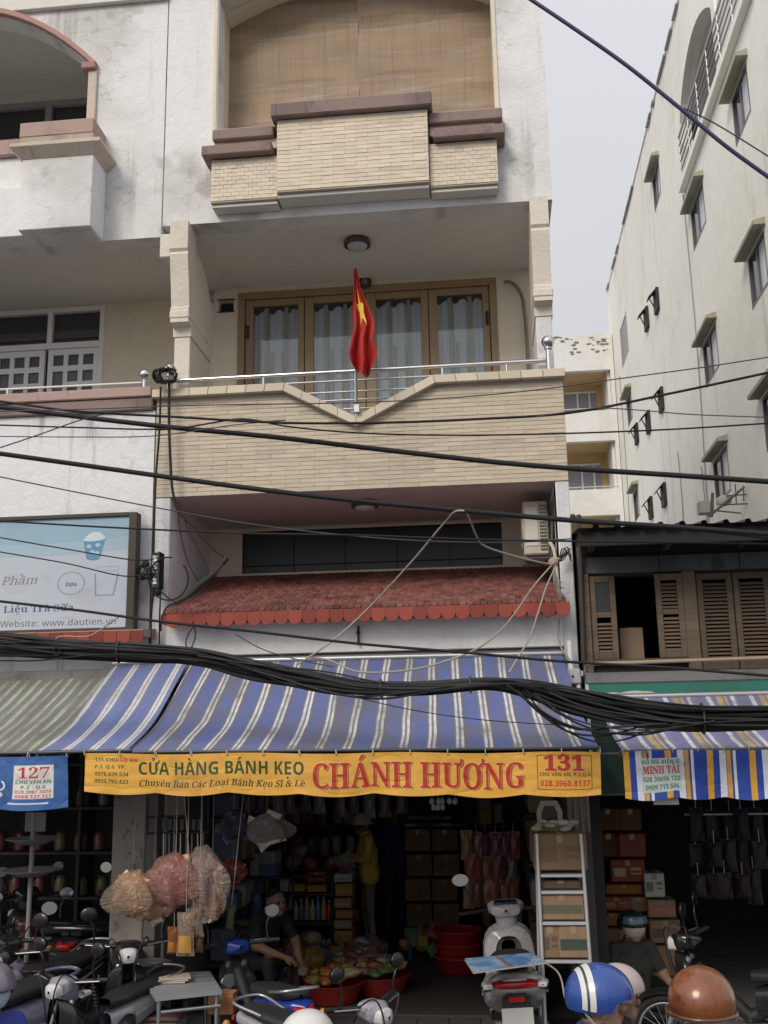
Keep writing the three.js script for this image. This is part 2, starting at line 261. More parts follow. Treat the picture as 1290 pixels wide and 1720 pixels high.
  const wood = std([1, 1, 1], 0.45, { map: woodT });
  const door = part(H, 'balcony_door', [box(-2.93, 0.21, 8.02, 8.11, ZB - 0.1, ZB + 0.02), box(-2.93, -2.845, 5.33, 8.02, ZB - 0.1, ZB + 0.02), box(0.125, 0.21, 5.33, 8.02, ZB - 0.1, ZB + 0.02)], wood);
  const doorGlass = new THREE.MeshPhysicalMaterial({ roughness: 0.04, transmission: 1, thickness: 0, ior: 1.5 }); doorGlass.color.setRGB(0.9, 0.93, 0.94);
  const curtain = std([0.58, 0.59, 0.61], 0.9), tan = std([0.33, 0.28, 0.19], 0.7);
  const xs = [-2.842, -2.112, -1.372, -0.606, 0.122], gl = [[-2.74, -2.19], [-2.00, -1.47], [-1.24, -0.70], [-0.50, 0.04]];
  for (let i = 0; i < 4; i++) {
    const a = xs[i] + 0.004, b = xs[i + 1] - 0.004, [ga, gb] = gl[i], z0 = ZB - 0.06, z1 = ZB - 0.005;
    part(door, 'door_leaf_frame', [box(a, ga, 5.35, 8.015, z0, z1), box(gb, b, 5.35, 8.015, z0, z1), box(ga, gb, 7.93, 8.015, z0, z1), box(ga, gb, 5.35, 5.75, z0, z1)], wood);
    part(door, 'glass', pbox(ga, gb, 5.75, 7.93, ZB - 0.035, ZB - 0.03), doorGlass);
    const m = (ga + gb) / 2, w = gb - ga;
    part(door, 'window_grille', [pbox(m - w * 0.22 - 0.022, m - w * 0.22 + 0.022, 5.76, 7.92, ZB - 0.075, ZB - 0.062), pbox(m + w * 0.22 - 0.022, m + w * 0.22 + 0.022, 5.76, 7.92, ZB - 0.075, ZB - 0.062), pbox(m - w * 0.12, m - w * 0.12 + 0.022, 5.76, 7.35, ZB - 0.075, ZB - 0.062), pbox(m + w * 0.12, m + w * 0.12 + 0.022, 5.76, 7.35, ZB - 0.075, ZB - 0.062)], tan);
    part(door, 'curtain', grid(40, 4, (u, v) => V(ga - 0.02 + (w + 0.04) * u, 5.5 + (7.88 - 5.5 - 0.03 * Math.sin(u * 20)) * v, ZB - 0.10 + 0.010 * Math.sin(u * 55))), curtain);
    for (const hx of i % 2 ? [b - 0.03] : [a + 0.03]) part(door, 'hinge', [lathe([[0, -0.09], [0.012, -0.085], [0.02, -0.05], [0.012, 0], [0.02, 0.05], [0.012, 0.085], [0, 0.09]], 8).translate(hx, 7.6, ZB + 0.012)], MT.black);
  }
  part(door, 'door_handle', [rod(V(-1.33, 6.3, ZB + 0.03), V(-1.33, 6.5, ZB + 0.03), 0.012), rod(V(-1.33, 6.4, ZB), V(-1.33, 6.4, ZB + 0.03), 0.008)], MT.dullSteel);
  // balcony parapet with V notch
  const top = (x) => x < -2.02 ? 6.215 : x < -1.276 ? 6.215 - (x + 2.02) / 0.744 * 0.405 : x < -0.47 ? 5.81 + (x + 1.276) / 0.806 * 0.405 : 6.215;
  const prof = [[XL, 6.215], [-2.02, 6.215], [-1.276, 5.81], [-0.47, 6.215], [XR, 6.215]];
  const par = part(H, 'parapet', slab([[XL, 5.171], [XR, 5.171], ...prof.slice().reverse()], -10.14, ZF), groutMat);
  part(par, 'tile_cladding', cladding(XL + 0.002, XR - 0.002, 5.172, (x) => top(x) - 0.002, ZF, 0.0445, 0.3, 5), tileMat, 'stuff');
  const capT = [[XL - 0.03, 6.30], [-1.998, 6.30], [-1.276, 5.905], [-0.492, 6.30], [XR + 0.02, 6.30]], capB = [[XR + 0.02, 6.216], [-0.4695, 6.216], [-1.276, 5.811], [-2.0205, 6.216], [XL - 0.03, 6.216]];
  const capTile = (k) => std([0.56 * k, 0.49 * k, 0.38 * k], 0.6);
  const ct = [capTile(0.95), capTile(1.02), capTile(1.1)];
  // coping tiles one by one along the broken line
  for (let s = 0; s < 4; s++) {
    const A = capT[s], B = capT[s + 1], C = capB[4 - s], D = capB[3 - s], n = [7, 4, 4, 6][s];
    for (let i = 0; i < n; i++) { const e = 0.0018, L = (t, p, q) => [p[0] + (q[0] - p[0]) * t, p[1] + (q[1] - p[1]) * t], t0 = i / n + e, t1 = (i + 1) / n - e; part(par, 'coping_tile', slab([L(t0, C, D), L(t1, C, D), L(t1, A, B), L(t0, A, B)], -10.2, -9.915 + rr(0, 0.003), [], 0.004), pick(ct)); }
  }
  // curved pilaster brackets carrying the top storey
  for (const [x0, x1] of [[-3.24, -3.045], [0.56, 0.745]]) {
    const fc = [], bk = []; for (let i = 0; i <= 12; i++) { const t = i / 12; fc.push([-9.91 - 0.10 * t * t - 0.03 * Math.sin(t * 3.14), 7.80 - 0.56 * t]); bk.push([-10.94 + 0.70 * Math.pow(t, 1.9), 7.22 + 0.74 * Math.sin(t * 1.57)]); }
    const pts = [[-9.90, 8.175], [-9.90, 7.86], [-9.925, 7.83], ...fc, [-9.985, 7.22], [-9.985, 7.06], [-10.09, 7.04], [-10.10, 6.94], [-10.92, 6.94], ...bk, [-10.22, 8.175]];
    const pc = plaster([0.68, 0.63, 0.54], [0.45, 0.41, 0.34], 0.5, 87, 2.2), p = part(H, 'bracket', slabX(pts, x0, x1), pc);
    part(p, 'bracket_moulding', box(x0 - 0.008, x1 + 0.008, 7.10, 7.19, -10.915, -9.975, 0.012), pc);
    part(H, 'pilaster', box(x0 + 0.012, x1 - 0.012, 5.32, 6.94, -10.90, -10.11, 0.008), x0 > 0 ? MT.whiteWall : pc);
    if (x0 < 0) part(p, 'bracket_return', box(x0 - 0.12, x0 - 0.001, 7.78, 8.05, -10.2, -9.93, 0.01), pc);
  }
  // third floor front wall with the arched opening
  const arch = []; for (let i = 0; i <= 24; i++) { const t = i / 24; arch.push([-2.78 + 3.035 * t, 10.93 + 0.42 * Math.sin(Math.PI * t) ** 0.8]); }
  part(H, 'front_wall', slab([[XL, 8.18], [XR, 8.18], [XR, 12.5], [XL, 12.5]], -10.26, ZF, [[[0.255, 9.2], [-2.78, 9.2], ...arch]]), W);
  part(H, 'arch_reveal', grid(30, 1, (u, v) => V(-2.78 + 3.035 * u, 10.93 + 0.42 * Math.sin(Math.PI * u) ** 0.8 - 0.003, -10.262 - 0.5 * v)), MT.cream);
  parts(H, 'reveal', [pbox(-2.85, -2.785, 9.2, 11, -10.76, -10.262), pbox(0.258, 0.32, 9.2, 11, -10.76, -10.262)], MT.cream);
  parts(H, 'bead', [box(-2.83, -2.79, 9.2, 11.6, -9.999, -9.985, 0.004), box(0.262, 0.3, 9.2, 11.6, -9.999, -9.985, 0.004)], MT.cream);
  // stepped balcony boxes
  const bc = part(H, 'balcony_front', box(-2.056, -0.458, 8.33, 9.17, -9.995, -9.74, 0.004), groutMat);
  part(bc, 'tile_cladding', cladding(-2.054, -0.46, 8.35, 9.165, -9.74, 0.046, 0.24, 8), paleTileMat, 'stuff');
  part(bc, 'cap_moulding', box(-2.11, -0.41, 9.175, 9.33, -9.995, -9.66, 0.01), MT.purpleTrim);
  part(bc, 'cap_top', box(-2.07, -0.45, 9.332, 9.365, -9.995, -9.72, 0.004), MT.paleTrim);
  part(bc, 'soffit_strip', box(-2.05, -0.465, 8.29, 8.329, -9.995, -9.78, 0.004), MT.soffit);
  for (const [a, b, ca, cb] of [[-2.78, -2.058, -2.865, -2.112], [-0.456, 0.25, -0.408, 0.335]]) {
    const s = part(H, 'balcony_front', box(a, b, 8.30, 8.80, -9.995, -9.81, 0.004), groutMat);
    part(s, 'tile_cladding', cladding(a + 0.002, b - 0.002, 8.32, 8.795, -9.81, 0.046, 0.09, 9), paleTileMat, 'stuff');
    part(s, 'cap_moulding', box(ca, cb, 8.81, 8.925, -9.995, -9.71, 0.01), MT.purpleTrim);
    part(s, 'pale_band', box(a + 0.01, b - 0.01, 8.926, 9.04, -9.995, -9.86, 0.004), MT.paleTrim);
    part(s, 'sill_moulding', box(a + 0.005, cb === 0.335 ? 0.32 : cb, 9.041, 9.165, -9.995, -9.80, 0.01), MT.purpleTrim);
    part(s, 'cap_top', box(a + 0.02, b - 0.02, 9.166, 9.19, -9.995, -9.84, 0.004), MT.paleTrim);
    part(s, 'soffit_strip', box(a + 0.01, b - 0.01, 8.262, 8.299, -9.995, -9.84, 0.004), MT.soffit);
  }
  // red tiled canopy with a scalloped edge
  const yT = 4.60, zT = -11.6, yE = 3.972, zE = -9.76, sl = Math.atan2(yT - yE, zE - zT), Ls = Math.hypot(yT - yE, zE - zT);
  const redA = [[0.20, 0.070, 0.055], [0.235, 0.078, 0.06], [0.17, 0.060, 0.048], [0.22, 0.10, 0.085]];
  const cn = part(H, 'tiled_canopy', slabX([[zT, yT - 0.03], [zE, yE - 0.03], [zE, yE - 0.1], [zT, yT - 0.12]], -3.17, 0.70), std([0.2, 0.06, 0.045], 0.9));
  const rows = 24, cols = 58, rt = [];
  const tg = () => { const g = cbox(3.85 / cols - 0.006, 0.014, Ls / rows + 0.03, 0.004); return g; };
  for (let j = 0; j < rows; j++) for (let i = 0; i < cols; i++) {
    const t = (j + 0.5) / rows, g = tg(); g.rotateX(sl + 0.05 + rr(-0.02, 0.02)); g.rotateY(rr(-0.03, 0.03)); g.translate(-3.16 + (i + 0.5 + (j % 2 ? 0.12 : -0.12)) * 3.85 / cols, yT + (yE - yT) * t - 0.012 + rr(0, 0.004), zT + (zE - zT) * t);
    const c = pick(redA), mo = sstep(0.5, 0.8, fbm(i / cols, j / rows, 7, 4, 3, 97)) * 0.5, k = (0.7 + 0.45 * rnd()) * (1 - mo) * (rnd() < 0.05 ? 0.55 : 1); rt.push(tint(g, c.map(x => x * k)));
  }
  part(cn, 'roof_tiles', rt, std([1, 1, 1], 0.75, { vertexColors: true }), 'stuff');
  const sc = new THREE.ExtrudeGeometry((() => { const s = new THREE.Shape(); s.moveTo(-0.063, 0.045); s.lineTo(0.063, 0.045); s.lineTo(0.065, -0.015); s.absarc(0, -0.02, 0.064, 0, Math.PI, true); s.lineTo(-0.063, 0.045); return s; })(), { depth: 0.012, bevelEnabled: true, bevelSize: 0.003, bevelThickness: 0.003, bevelSegments: 1, curveSegments: 8 });
  const rm = [0.8, 1, 1.15].map(k => std([0.27 * k, 0.055 * k, 0.036 * k], 0.75));
  for (let i = 0; i < 29; i++) { const m = shadow(new THREE.Mesh(sc, pick(rm))); m.name = 'edge_tile'; m.position.set(-3.05 + i * 0.1325 + 1.28, yE - 0.07, zE + 14 + rr(-0.004, 0.006)); m.rotation.set(rr(-0.05, 0.05), 0, rr(-0.03, 0.03)); cn.add(m); }
  for (let i = 0; i < 29; i++) { const m = shadow(new THREE.Mesh(sc, pick(rm))); m.name = 'edge_tile'; m.scale.set(1, 0.8, 1); m.position.set(-3.115 + i * 0.1325 + 1.28, yE - 0.06, zE + 13.975); cn.add(m); }
  // conduit and small bracket on the band
  part(H, 'small_bracket', [rod(V(-1.28, 3.62, -9.96), V(-1.28, 3.8, -9.96), 0.012), ball(-1.28, 3.74, -9.955, 0.022, 8), rod(V(-1.28, 3.8, -9.99), V(-1.28, 3.8, -9.95), 0.01)], MT.black);
}
// drain pipe beside the balcony door
solo('drain_pipe', tube([V(0.31, 8.03, -11.6), V(0.40, 8.0, -11.58), V(0.50, 7.85, -11.58), V(0.53, 7.6, -11.58), V(0.53, 5.4, -11.58)], 0.022, 50, 8), std([0.22, 0.17, 0.12], 0.5), 'thin brown pipe bending down the wall beside the balcony door', 'pipe');
// bamboo blinds behind the top opening
{
  const bt = dataTex(512, (u, v) => { const n = fbm(u, v, 3, 80, 4, 100), w = sstep(0.46, 0.8, fbm(u, v, 3, 22, 5, 101)), st = fbm(u, v, 90, 4, 3, 103); return lin3(mixc(mixc([0.40, 0.30, 0.205], [0.25, 0.18, 0.115], n), [0.43, 0.385, 0.33], w * 0.45), 0.55 + 0.7 * n + 0.22 * st - 0.22 * sstep(0.5, 0.75, fbm(u, v, 2, 14, 4, 107))); });
  bt.repeat.set(0.55, 0.55);
  for (const [a, b, l, n] of [[-2.86, -1.262, 'weathered bamboo roll-down blind in the left half of the top arched opening', 0], [-1.272, 0.33, 'weathered bamboo roll-down blind in the right half of the top arched opening', 1]]) {
    const z = -10.50 + n * 0.02, N = 150, lines = [];
    const g = grid(24, N * 2, (u, v) => { const x = a + (b - a) * u, y = 8.6 + 2.9 * v; return V(x, y, z + 0.006 * Math.sin(v * N * Math.PI * 2) + 0.02 * Math.sin(v * 21 + n + u * 2) * Math.sin(u * 5 + n)); }, (u, v) => [a + (b - a) * u + n * 0.7, 2.9 * v]);
    const t = thing('bamboo_blind', [(a + b) / 2, 8.6, z], l, 'blind', 'bamboo blinds in the top opening');
    part(t, 'blind_slats', g, std([1, 1, 1], 0.8, { map: bt }));
    for (let k = 0; k < 6; k++) { const x = a + (b - a) * (k + 0.5) / 6; lines.push(rod(V(x, 8.6, z + 0.030), V(x, 11.4, z + 0.030), 0.0014, 0.0014, 5)); }
    parts(t, 'cord', lines, std([0.36, 0.27, 0.17], 0.9));
  }
}
// ceiling lamps (unlit)
for (const [x, y, z, s, l] of [[-1.325, 8.18, -10.62, 1, 'brown rimmed round lamp on the soffit below the bamboo blinds'], [-1.27, 5.17, -10.53, 0.95, 'brown rimmed round lamp under the tiled balcony above the strip window']]) {
  const t = thing('ceiling_lamp', [x, y, z], l, 'lamp', 'ceiling lamps of the shop house');
  part(t, 'lamp_base', lathe([[0, 0], [0.14 * s, 0], [0.15 * s, -0.02], [0.15 * s, -0.06], [0.13 * s, -0.07], [0.115 * s, -0.065]], 28).translate(x, y, z), std([0.07, 0.05, 0.05], 0.4));
  part(t, 'lamp_shade', lathe([[0.115 * s, -0.06], [0.105 * s, -0.085], [0.07 * s, -0.105], [0, -0.112]], 28).translate(x, y, z), std([0.5, 0.5, 0.5], 0.25));
}
{ const t = thing('wall_clock', [-1.36, 8.0, -11.6], 'small round dark clock above the balcony door behind the flag', 'clock'); part(t, 'clock_rim', new THREE.TorusGeometry(0.062, 0.018, 8, 24).translate(-1.36, 8.13, -11.59), std([0.05, 0.03, 0.025], 0.5)); part(t, 'clock_face', new THREE.CylinderGeometry(0.06, 0.06, 0.02, 20).rotateX(Math.PI / 2).translate(-1.36, 8.13, -11.595), std([0.16, 0.13, 0.12], 0.5)); part(t, 'hand', [box(-1.363, -1.357, 8.125, 8.17, -11.583, -11.58, 0.001), box(-1.363, -1.335, 8.127, 8.133, -11.583, -11.58, 0.001)], MT.white); }
// balcony railing
{
  const t = thing('balcony_railing', [-1.28, 6.3, -10.05], 'stainless steel tube railing above the V-notched tiled balcony', 'railing');
  const z = -10.05; part(t, 'handrail', [rod(V(-3.2, 6.43, z), V(0.70, 6.435, z), 0.024, 0.024, 10)], MT.steel);
  for (const x of [-2.25, -1.29, -0.4, 0.25]) part(t, 'post', rod(V(x, x > -1.5 && x < -1 ? 5.9 : 6.28, z), V(x, 6.42, z), 0.014), MT.steel);
  for (const [y, a, b] of [[6.335, -3.2, 0.70], [6.215, -1.84, -0.66], [6.125, -1.68, -0.82], [6.03, -1.5, -1.0]]) part(t, 'rail', rod(V(a, y, z), V(b, y, z), 0.011), MT.dullSteel);
  for (const [x, y, zz] of [[-3.22, 6.49, -9.95], [0.668, 6.565, -9.95]]) { const p = part(t, 'post', rod(V(x, 6.3, zz), V(x, y, zz), 0.026, 0.026, 10), MT.steel); part(p, 'steel_ball', ball(x, y + 0.03, zz, 0.064, 20), MT.steel); part(p, 'collar', rod(V(x, y - 0.05, zz), V(x, y - 0.03, zz), 0.04, 0.04, 12), MT.dullSteel); }
}
{ // the neighbour's rail beside it
  const t = thing('balcony_railing', [-5.6, 6.35, -10.0], 'thin pale rail with a steel ball post on the white house parapet', 'railing');
  part(t, 'handrail', rod(V(-8.1, 6.44, -10.02), V(-3.50, 6.42, -10.02), 0.012), MT.white);
  for (const x of [-5.0, -6.4]) part(t, 'post', rod(V(x, 6.33, -10.02), V(x, 6.43, -10.02), 0.012), MT.white);
  const p = part(t, 'post', rod(V(-3.49, 6.33, -9.97), V(-3.49, 6.46, -9.97), 0.024, 0.024, 10), MT.steel); part(p, 'steel_ball', ball(-3.49, 6.485, -9.97, 0.062, 20), MT.steel);
}
// flag hanging from a leaning pole
{
  const t = thing('flag', [-1.27, 5.95, -9.86], 'red flag with a yellow star drooping from a slim pole at the balcony notch', 'flag');
  const F0 = at(595, 450, -9.62); part(t, 'flag_pole', rod(V(-1.262, 5.95, -9.9), V(F0.x, F0.y + 0.01, -9.63), 0.012, 0.008), std([0.2, 0.19, 0.18], 0.5));
  part(t, 'pole_clamp', [box(-1.29, -1.23, 5.93, 6.02, -9.93, -9.87), rod(V(-1.262, 6.03, -9.9), V(-1.262, 6.05, -9.9), 0.022)], MT.dullSteel);
  const ft = canvas(512, 512, (g) => { g.fillStyle = '#a41c14'; g.fillRect(0, 0, 512, 512); g.fillStyle = '#dcc648'; g.beginPath(); for (let i = 0; i < 10; i++) { const r = i % 2 ? 52 : 135, a = -Math.PI / 2 + i * Math.PI / 5; g.lineTo(250 + r * Math.cos(a) * 1.05, 215 + r * Math.sin(a) * 0.8); } g.fill(); });
  const FW = 0.84, L = [[0, 0.0], [0.25, -0.005], [0.42, -0.02], [0.62, -0.01], [0.86, -0.065], [1, -0.03]], R = [[0, 0.035], [0.22, 0.085], [0.42, 0.19], [0.55, 0.245], [0.72, 0.22], [0.88, 0.28], [1, 0.235]];
  const ip = (T, v) => { for (let i = 1; i < T.length; i++) if (v <= T[i][0]) { const k = (v - T[i - 1][0]) / (T[i][0] - T[i - 1][0]); return T[i - 1][1] + (T[i][1] - T[i - 1][1]) * k; } return T[T.length - 1][1]; };
  part(t, 'cloth', grid(48, 60, (u, v) => { const w = 1 - v, l = ip(L, w), r = ip(R, w), x = F0.x - 0.005 - w * 0.01 + (l + (r - l) * u) * FW, y = F0.y - w * 1.06 + (w > 0.8 ? (w - 0.8) * (Math.abs(u - 0.55) - 0.35) * 1.2 : 0); return V(x, y, -9.62 - w * 0.05 + 0.05 * w * Math.sin(u * 13 + w * 2) * (0.4 + w) + 0.012 * Math.sin(u * 27 + w * 6)); }, (u, v) => [u, v]), std([1, 1, 1], 0.75, { map: ft, side: THREE.DoubleSide }));
}
// air conditioner outdoor unit on the right recess wall
{
  const t = thing('air_conditioner', [0.5, 4.5, -10.45], 'cream air conditioner unit under the tiled balcony beside the right pier', 'air conditioner');
  const m = plaster([0.52, 0.48, 0.40], [0.26, 0.23, 0.18], 0.8, 110, 0.9);
  part(t, 'casing', box(0.355, 0.60, 4.51, 5.06, -10.85, -10.36, 0.015), m);
  part(t, 'side_panel', box(0.375, 0.50, 4.60, 5.0, -10.36, -10.352, 0.003), std([0.60, 0.57, 0.50], 0.5));
  const sl = []; for (let i = 0; i < 14; i++) sl.push(box(0.515, 0.585, 4.56 + i * 0.034, 4.574 + i * 0.034, -10.36, -10.345, 0.002)); part(t, 'louvre_slats', sl, std([0.2, 0.18, 0.15], 0.7));
  part(t, 'grille_ring', new THREE.TorusGeometry(0.19, 0.012, 8, 28).rotateY(Math.PI / 2).translate(0.35, 4.8, -10.6), MT.offWhite);
  part(t, 'wall_bracket', [box(0.34, 0.668, 4.475, 4.508, -10.44, -10.40), box(0.34, 0.668, 4.475, 4.508, -10.8, -10.76), rod(V(0.62, 4.5, -10.4), V(0.66, 5.05, -10.4), 0.012), box(0.61, 0.64, 4.5, 5.1, -10.5, -10.44)], std([0.14, 0.13, 0.12], 0.8));
  part(t, 'pipe', tube([V(0.6, 4.65, -10.38), V(0.64, 4.55, -10.3), V(0.65, 4.35, -10.2), V(0.66, 4.1, -10.15)], 0.02, 20), MT.offWhite);
}
// ================================================================ LEFT HOUSE
{
  const X1 = -3.374, X0 = -8.2;
  const H = thing('white_house', [-5.8, 0, -14], 'stained white house left of the tiled shop house with a pink trimmed arch', 'building');
  part(H, 'lower_wall', slab([[X0, 3.46], [X1, 3.46], [X1, 6.1], [X0, 6.1]], -10.25, ZF), MT.oldWall);
  parts(H, 'side_wall', [pbox(X1 - 0.12, X1, 0.1, 6.1, -18, -10.26), pbox(X1 - 0.12, X1, 6.1, 12.5, -18, -11.66), pbox(X1 - 0.12, X1, 8.3, 12.5, -11.65, -10.26), pbox(X0, X0 + 0.12, 0, 12.5, -18, -10.3)], MT.whiteWall);
  part(H, 'rear_wall', pbox(X0 + 0.12, X1 - 0.12, 0, 12.5, -18, -17.9), MT.darkRoom);
  part(H, 'shop_floor', pbox(X0 + 0.12, X1 - 0.12, 0.02, 0.12, -17.9, -10.9), MT.concrete);
  parts(H, 'floor_slab', [pbox(X0 + 0.12, X1 - 0.121, 3.2, 3.4, -17.9, -10.1), pbox(X0 + 0.12, X1 - 0.121, 5.2, 5.34, -17.9, -10.26)], MT.darkInside);
  part(H, 'roof', pbox(X0, X1, 12.5, 12.7, -18, -10), MT.whiteWall);
  part(H, 'soffit', [pbox(X0 + 0.12, -3.3615, 8.086, 8.25, -11.85, -10.252)], MT.soffit);
  const trimU = part(H, 'parapet_trim', box(X0, X1 - 0.03, 6.24, 6.345, -10.2, -9.93, 0.01), MT.pinkTrim);
  part(H, 'parapet_trim', box(X0, X1 - 0.02, 6.105, 6.235, -10.2, -9.955, 0.01), MT.purpleTrim);
  // balcony wall and white panelled doors
  part(H, 'recess_wall', slab([[X0, 5.34], [X1, 5.34], [X1, 8.085], [X0, 8.085]], -11.85, ZB, [[[-7.55, 5.35], [-4.61, 5.35], [-4.61, 8.06], [-7.55, 8.06]]]), MT.cream);
  const WP = std([0.80, 0.80, 0.79], 0.5), PG = std([0.075, 0.08, 0.10], 0.25), TG = std([0.05, 0.053, 0.055], 0.2);
  const dr = part(H, 'balcony_door', [box(-7.55, -4.61, 8.0, 8.06, -11.75, -11.63), box(-4.67, -4.61, 5.35, 8.0, -11.75, -11.63), box(-7.55, -4.671, 7.52, 7.60, -11.75, -11.63), box(-5.345, -5.28, 7.6, 8.0, -11.75, -11.64), box(-6.08, -6.02, 7.6, 8.0, -11.75, -11.64)], WP);
  for (const [a, b] of [[-5.28, -4.67], [-6.02, -5.345], [-7.5, -6.08]]) part(dr, 'glass', pbox(a, b, 7.6, 8.0, -11.71, -11.70), TG);
  part(dr, 'blind', grid(4, 30, (u, v) => V(-7.4 + 2.7 * u, 7.62 + 0.1 * v + 0.05, -11.69 + 0.01 * Math.sin(v * 20))), std([0.14, 0.14, 0.13], 0.8));
  for (let L = 0; L < 3; L++) {
    const a = -5.33 + 0.015 - L * 0.69, b = a + 0.645, holes = [], cols = 3;
    const w = 0.135, gx = (b - a - 0.13 - cols * w) / (cols - 1);
    const rowsY = [[7.30, 7.44], [7.09, 7.23], [6.88, 7.02], [6.67, 6.81], [6.46, 6.60], [6.25, 6.39]];
    const panes = []; for (let c = 0; c < cols; c++) for (let r = 0; r < rowsY.length; r++) { const px = a + 0.065 + c * (w + gx); if (c === 0 && r === 1) { panes.push([px, px + w, rowsY[2][0], rowsY[1][1]]); r++; continue; } panes.push([px, px + w, rowsY[r][0], rowsY[r][1]]); }
    for (const [p, q, r, s] of panes) holes.push([[p, r], [q, r], [q, s], [p, s]]);
    const lf = part(dr, 'door_leaf', slab([[a, 5.36], [b, 5.36], [b, 7.515], [a, 7.515]], -11.70, -11.65, holes), WP);
    for (const [p, q, r, s] of panes) part(dr, 'pane', pbox(p, q, r, s, -11.685, -11.68), PG);
  }
  // the upper wall with its arch
  const ar = (dx, dy) => { const o = []; for (let i = 0; i <= 22; i++) { const t = -1 + 2 * i / 22; o.push([-5.85 + (1.60 + dx) * t, 10.22 + (0.80 + dy) * (1 - Math.abs(t) ** 2.1)]); } return o; };
  part(H, 'upper_wall', slab([[X0, 8.055], [X1, 8.055], [X1, 12.5], [X0, 12.5]], -10.25, ZF, [[[-4.25, 9.36], [-7.45, 9.36], ...ar(0, 0)]]), MT.whiteWall);
  part(H, 'wall_top_band', box(X0, X1, 10.98, 11.2, -9.999, -9.94, 0.006), MT.soffit);
  const ao = ar(0.085, 0.085), ai = ar(0.012, 0.012);
  part(H, 'arch_trim', slab([...ao, ...ai.slice().reverse()], -10.1, -9.93, [], 0.006), std([0.42, 0.245, 0.21], 0.8));
  part(H, 'arch_trim', box(-4.33, -4.17, 10.14, 10.225, -10.1, -9.92, 0.008), std([0.36, 0.205, 0.18], 0.8));
  part(H, 'arch_jamb', box(-4.262, -4.16, 9.36, 10.139, -10.1, -9.965, 0.008), MT.paleTrim);
  const bd = part(H, 'balcony_front', box(-7.7, -4.02, 8.025, 8.6, -9.999, -9.715, 0.006), MT.whiteWall);
  part(bd, 'box_front', box(-4.80, -4.01, 8.035, 8.86, -9.999, -9.62, 0.008), MT.whiteWall);
  const flare = (x0, x1, y0, y1, z0, z1, e) => { const P = [[x0, y0, z0], [x1, y0, z0], [x1, y0, z1], [x0, y0, z1], [x0 - e, y1, z0], [x1 + e, y1, z0], [x1 + e, y1, z1 + e], [x0 - e, y1, z1 + e]], q = [[0, 1, 2, 3], [4, 7, 6, 5], [3, 2, 6, 7], [0, 3, 7, 4], [1, 5, 6, 2]], o = []; for (const [a, b, c, d] of q) o.push(...P[a], ...P[b], ...P[c], ...P[a], ...P[c], ...P[d]); const g = new THREE.BufferGeometry(); g.setAttribute('position', new THREE.BufferAttribute(new Float32Array(o), 3)); g.computeVertexNormals(); return uvm(g); };
  part(bd, 'cornice', [flare(-4.80, -4.01, 8.861, 8.95, -9.999, -9.62, 0.10), box(-4.905, -3.905, 8.952, 9.0, -9.999, -9.515, 0.006)], MT.paleTrim);
  part(bd, 'sill', [flare(-4.80, -4.1, 9.001, 9.15, -9.999, -9.72, 0.06)], MT.paleTrim);
  part(bd, 'pink_sill', box(-4.87, -4.04, 9.152, 9.33, -9.999, -9.655, 0.01), MT.pinkTrim);
  part(bd, 'pink_sill', box(-7.7, -4.872, 9.05, 9.24, -9.999, -9.80, 0.01), MT.pinkTrim);
  part(bd, 'wall_infill', box(-7.7, -4.872, 8.602, 9.048, -9.999, -9.86, 0.01), MT.whiteWall);
  // glazed screen inside the arch
  part(H, 'recess_floor', pbox(X0 + 0.12, X1 - 0.121, 8.26, 8.34, -17.9, -10.26), MT.soffit);
  part(H, 'recess_ceiling', pbox(X0 + 0.12, X1 - 0.121, 11.15, 11.25, -17.9, -10.26), MT.soffit);
  part(H, 'recess_wall', pbox(X0 + 0.12, X1 - 0.121, 10.98, 11.149, -11.85, -11.65), MT.soffit);
  const scr = part(H, 'window_screen', [box(-8.0, -3.6, 10.9, 10.975, -11.72, -11.62), box(-5.53, -5.44, 9.98, 10.9, -11.72, -11.62), box(-7.0, -6.9, 9.98, 10.9, -11.72, -11.62), box(-8.0, -3.6, 10.42, 10.47, -11.72, -11.63)], std([0.32, 0.33, 0.32], 0.6));
  for (const [a, b] of [[-8, -7], [-6.9, -5.53], [-5.44, -3.6]]) part(scr, 'glass', pbox(a, b, 9.98, 10.9, -11.70, -11.69), TG);
  const hs = []; for (let i = 0; i < 12; i++) { const x = -7.3 + i * 0.245; hs.push([[x, 9.72], [x + 0.135, 9.72], [x + 0.135, 9.80], [x, 9.80]]); }
  part(scr, 'door_panel', slab([[-8.0, 8.35], [-3.6, 8.35], [-3.6, 9.975], [-8.0, 9.975]], -11.70, -11.64, hs), WP);
  for (const h of hs) part(scr, 'pane', pbox(h[0][0], h[1][0], 9.72, 9.80, -11.69, -11.68), PG);
  // small red scalloped canopy below the signboard
  const cn = part(H, 'tiled_canopy', slabX([[-9.999, 3.84], [-9.64, 3.80], [-9.64, 3.74], [-9.999, 3.74]], -7.6, -3.30), MT.pinkTrim);
  const sc = new THREE.ExtrudeGeometry((() => { const s = new THREE.Shape(); s.moveTo(-0.063, 0.045); s.lineTo(0.063, 0.045); s.lineTo(0.065, -0.015); s.absarc(0, -0.02, 0.064, 0, Math.PI, true); s.lineTo(-0.063, 0.045); return s; })(), { depth: 0.012, bevelEnabled: false, curveSegments: 8 });
  const rm = [0.75, 0.95, 1.1].map(k => std([0.27 * k, 0.055 * k, 0.035 * k], 0.8));
  for (let i = 0; i < 22; i++) { const m = shadow(new THREE.Mesh(sc, pick(rm))); m.name = 'edge_tile'; m.position.set(-3.36 - i * 0.1325 + 5.8, 3.745, -9.635 + 14); m.rotation.x = rr(-0.05, 0.05); cn.add(m); }
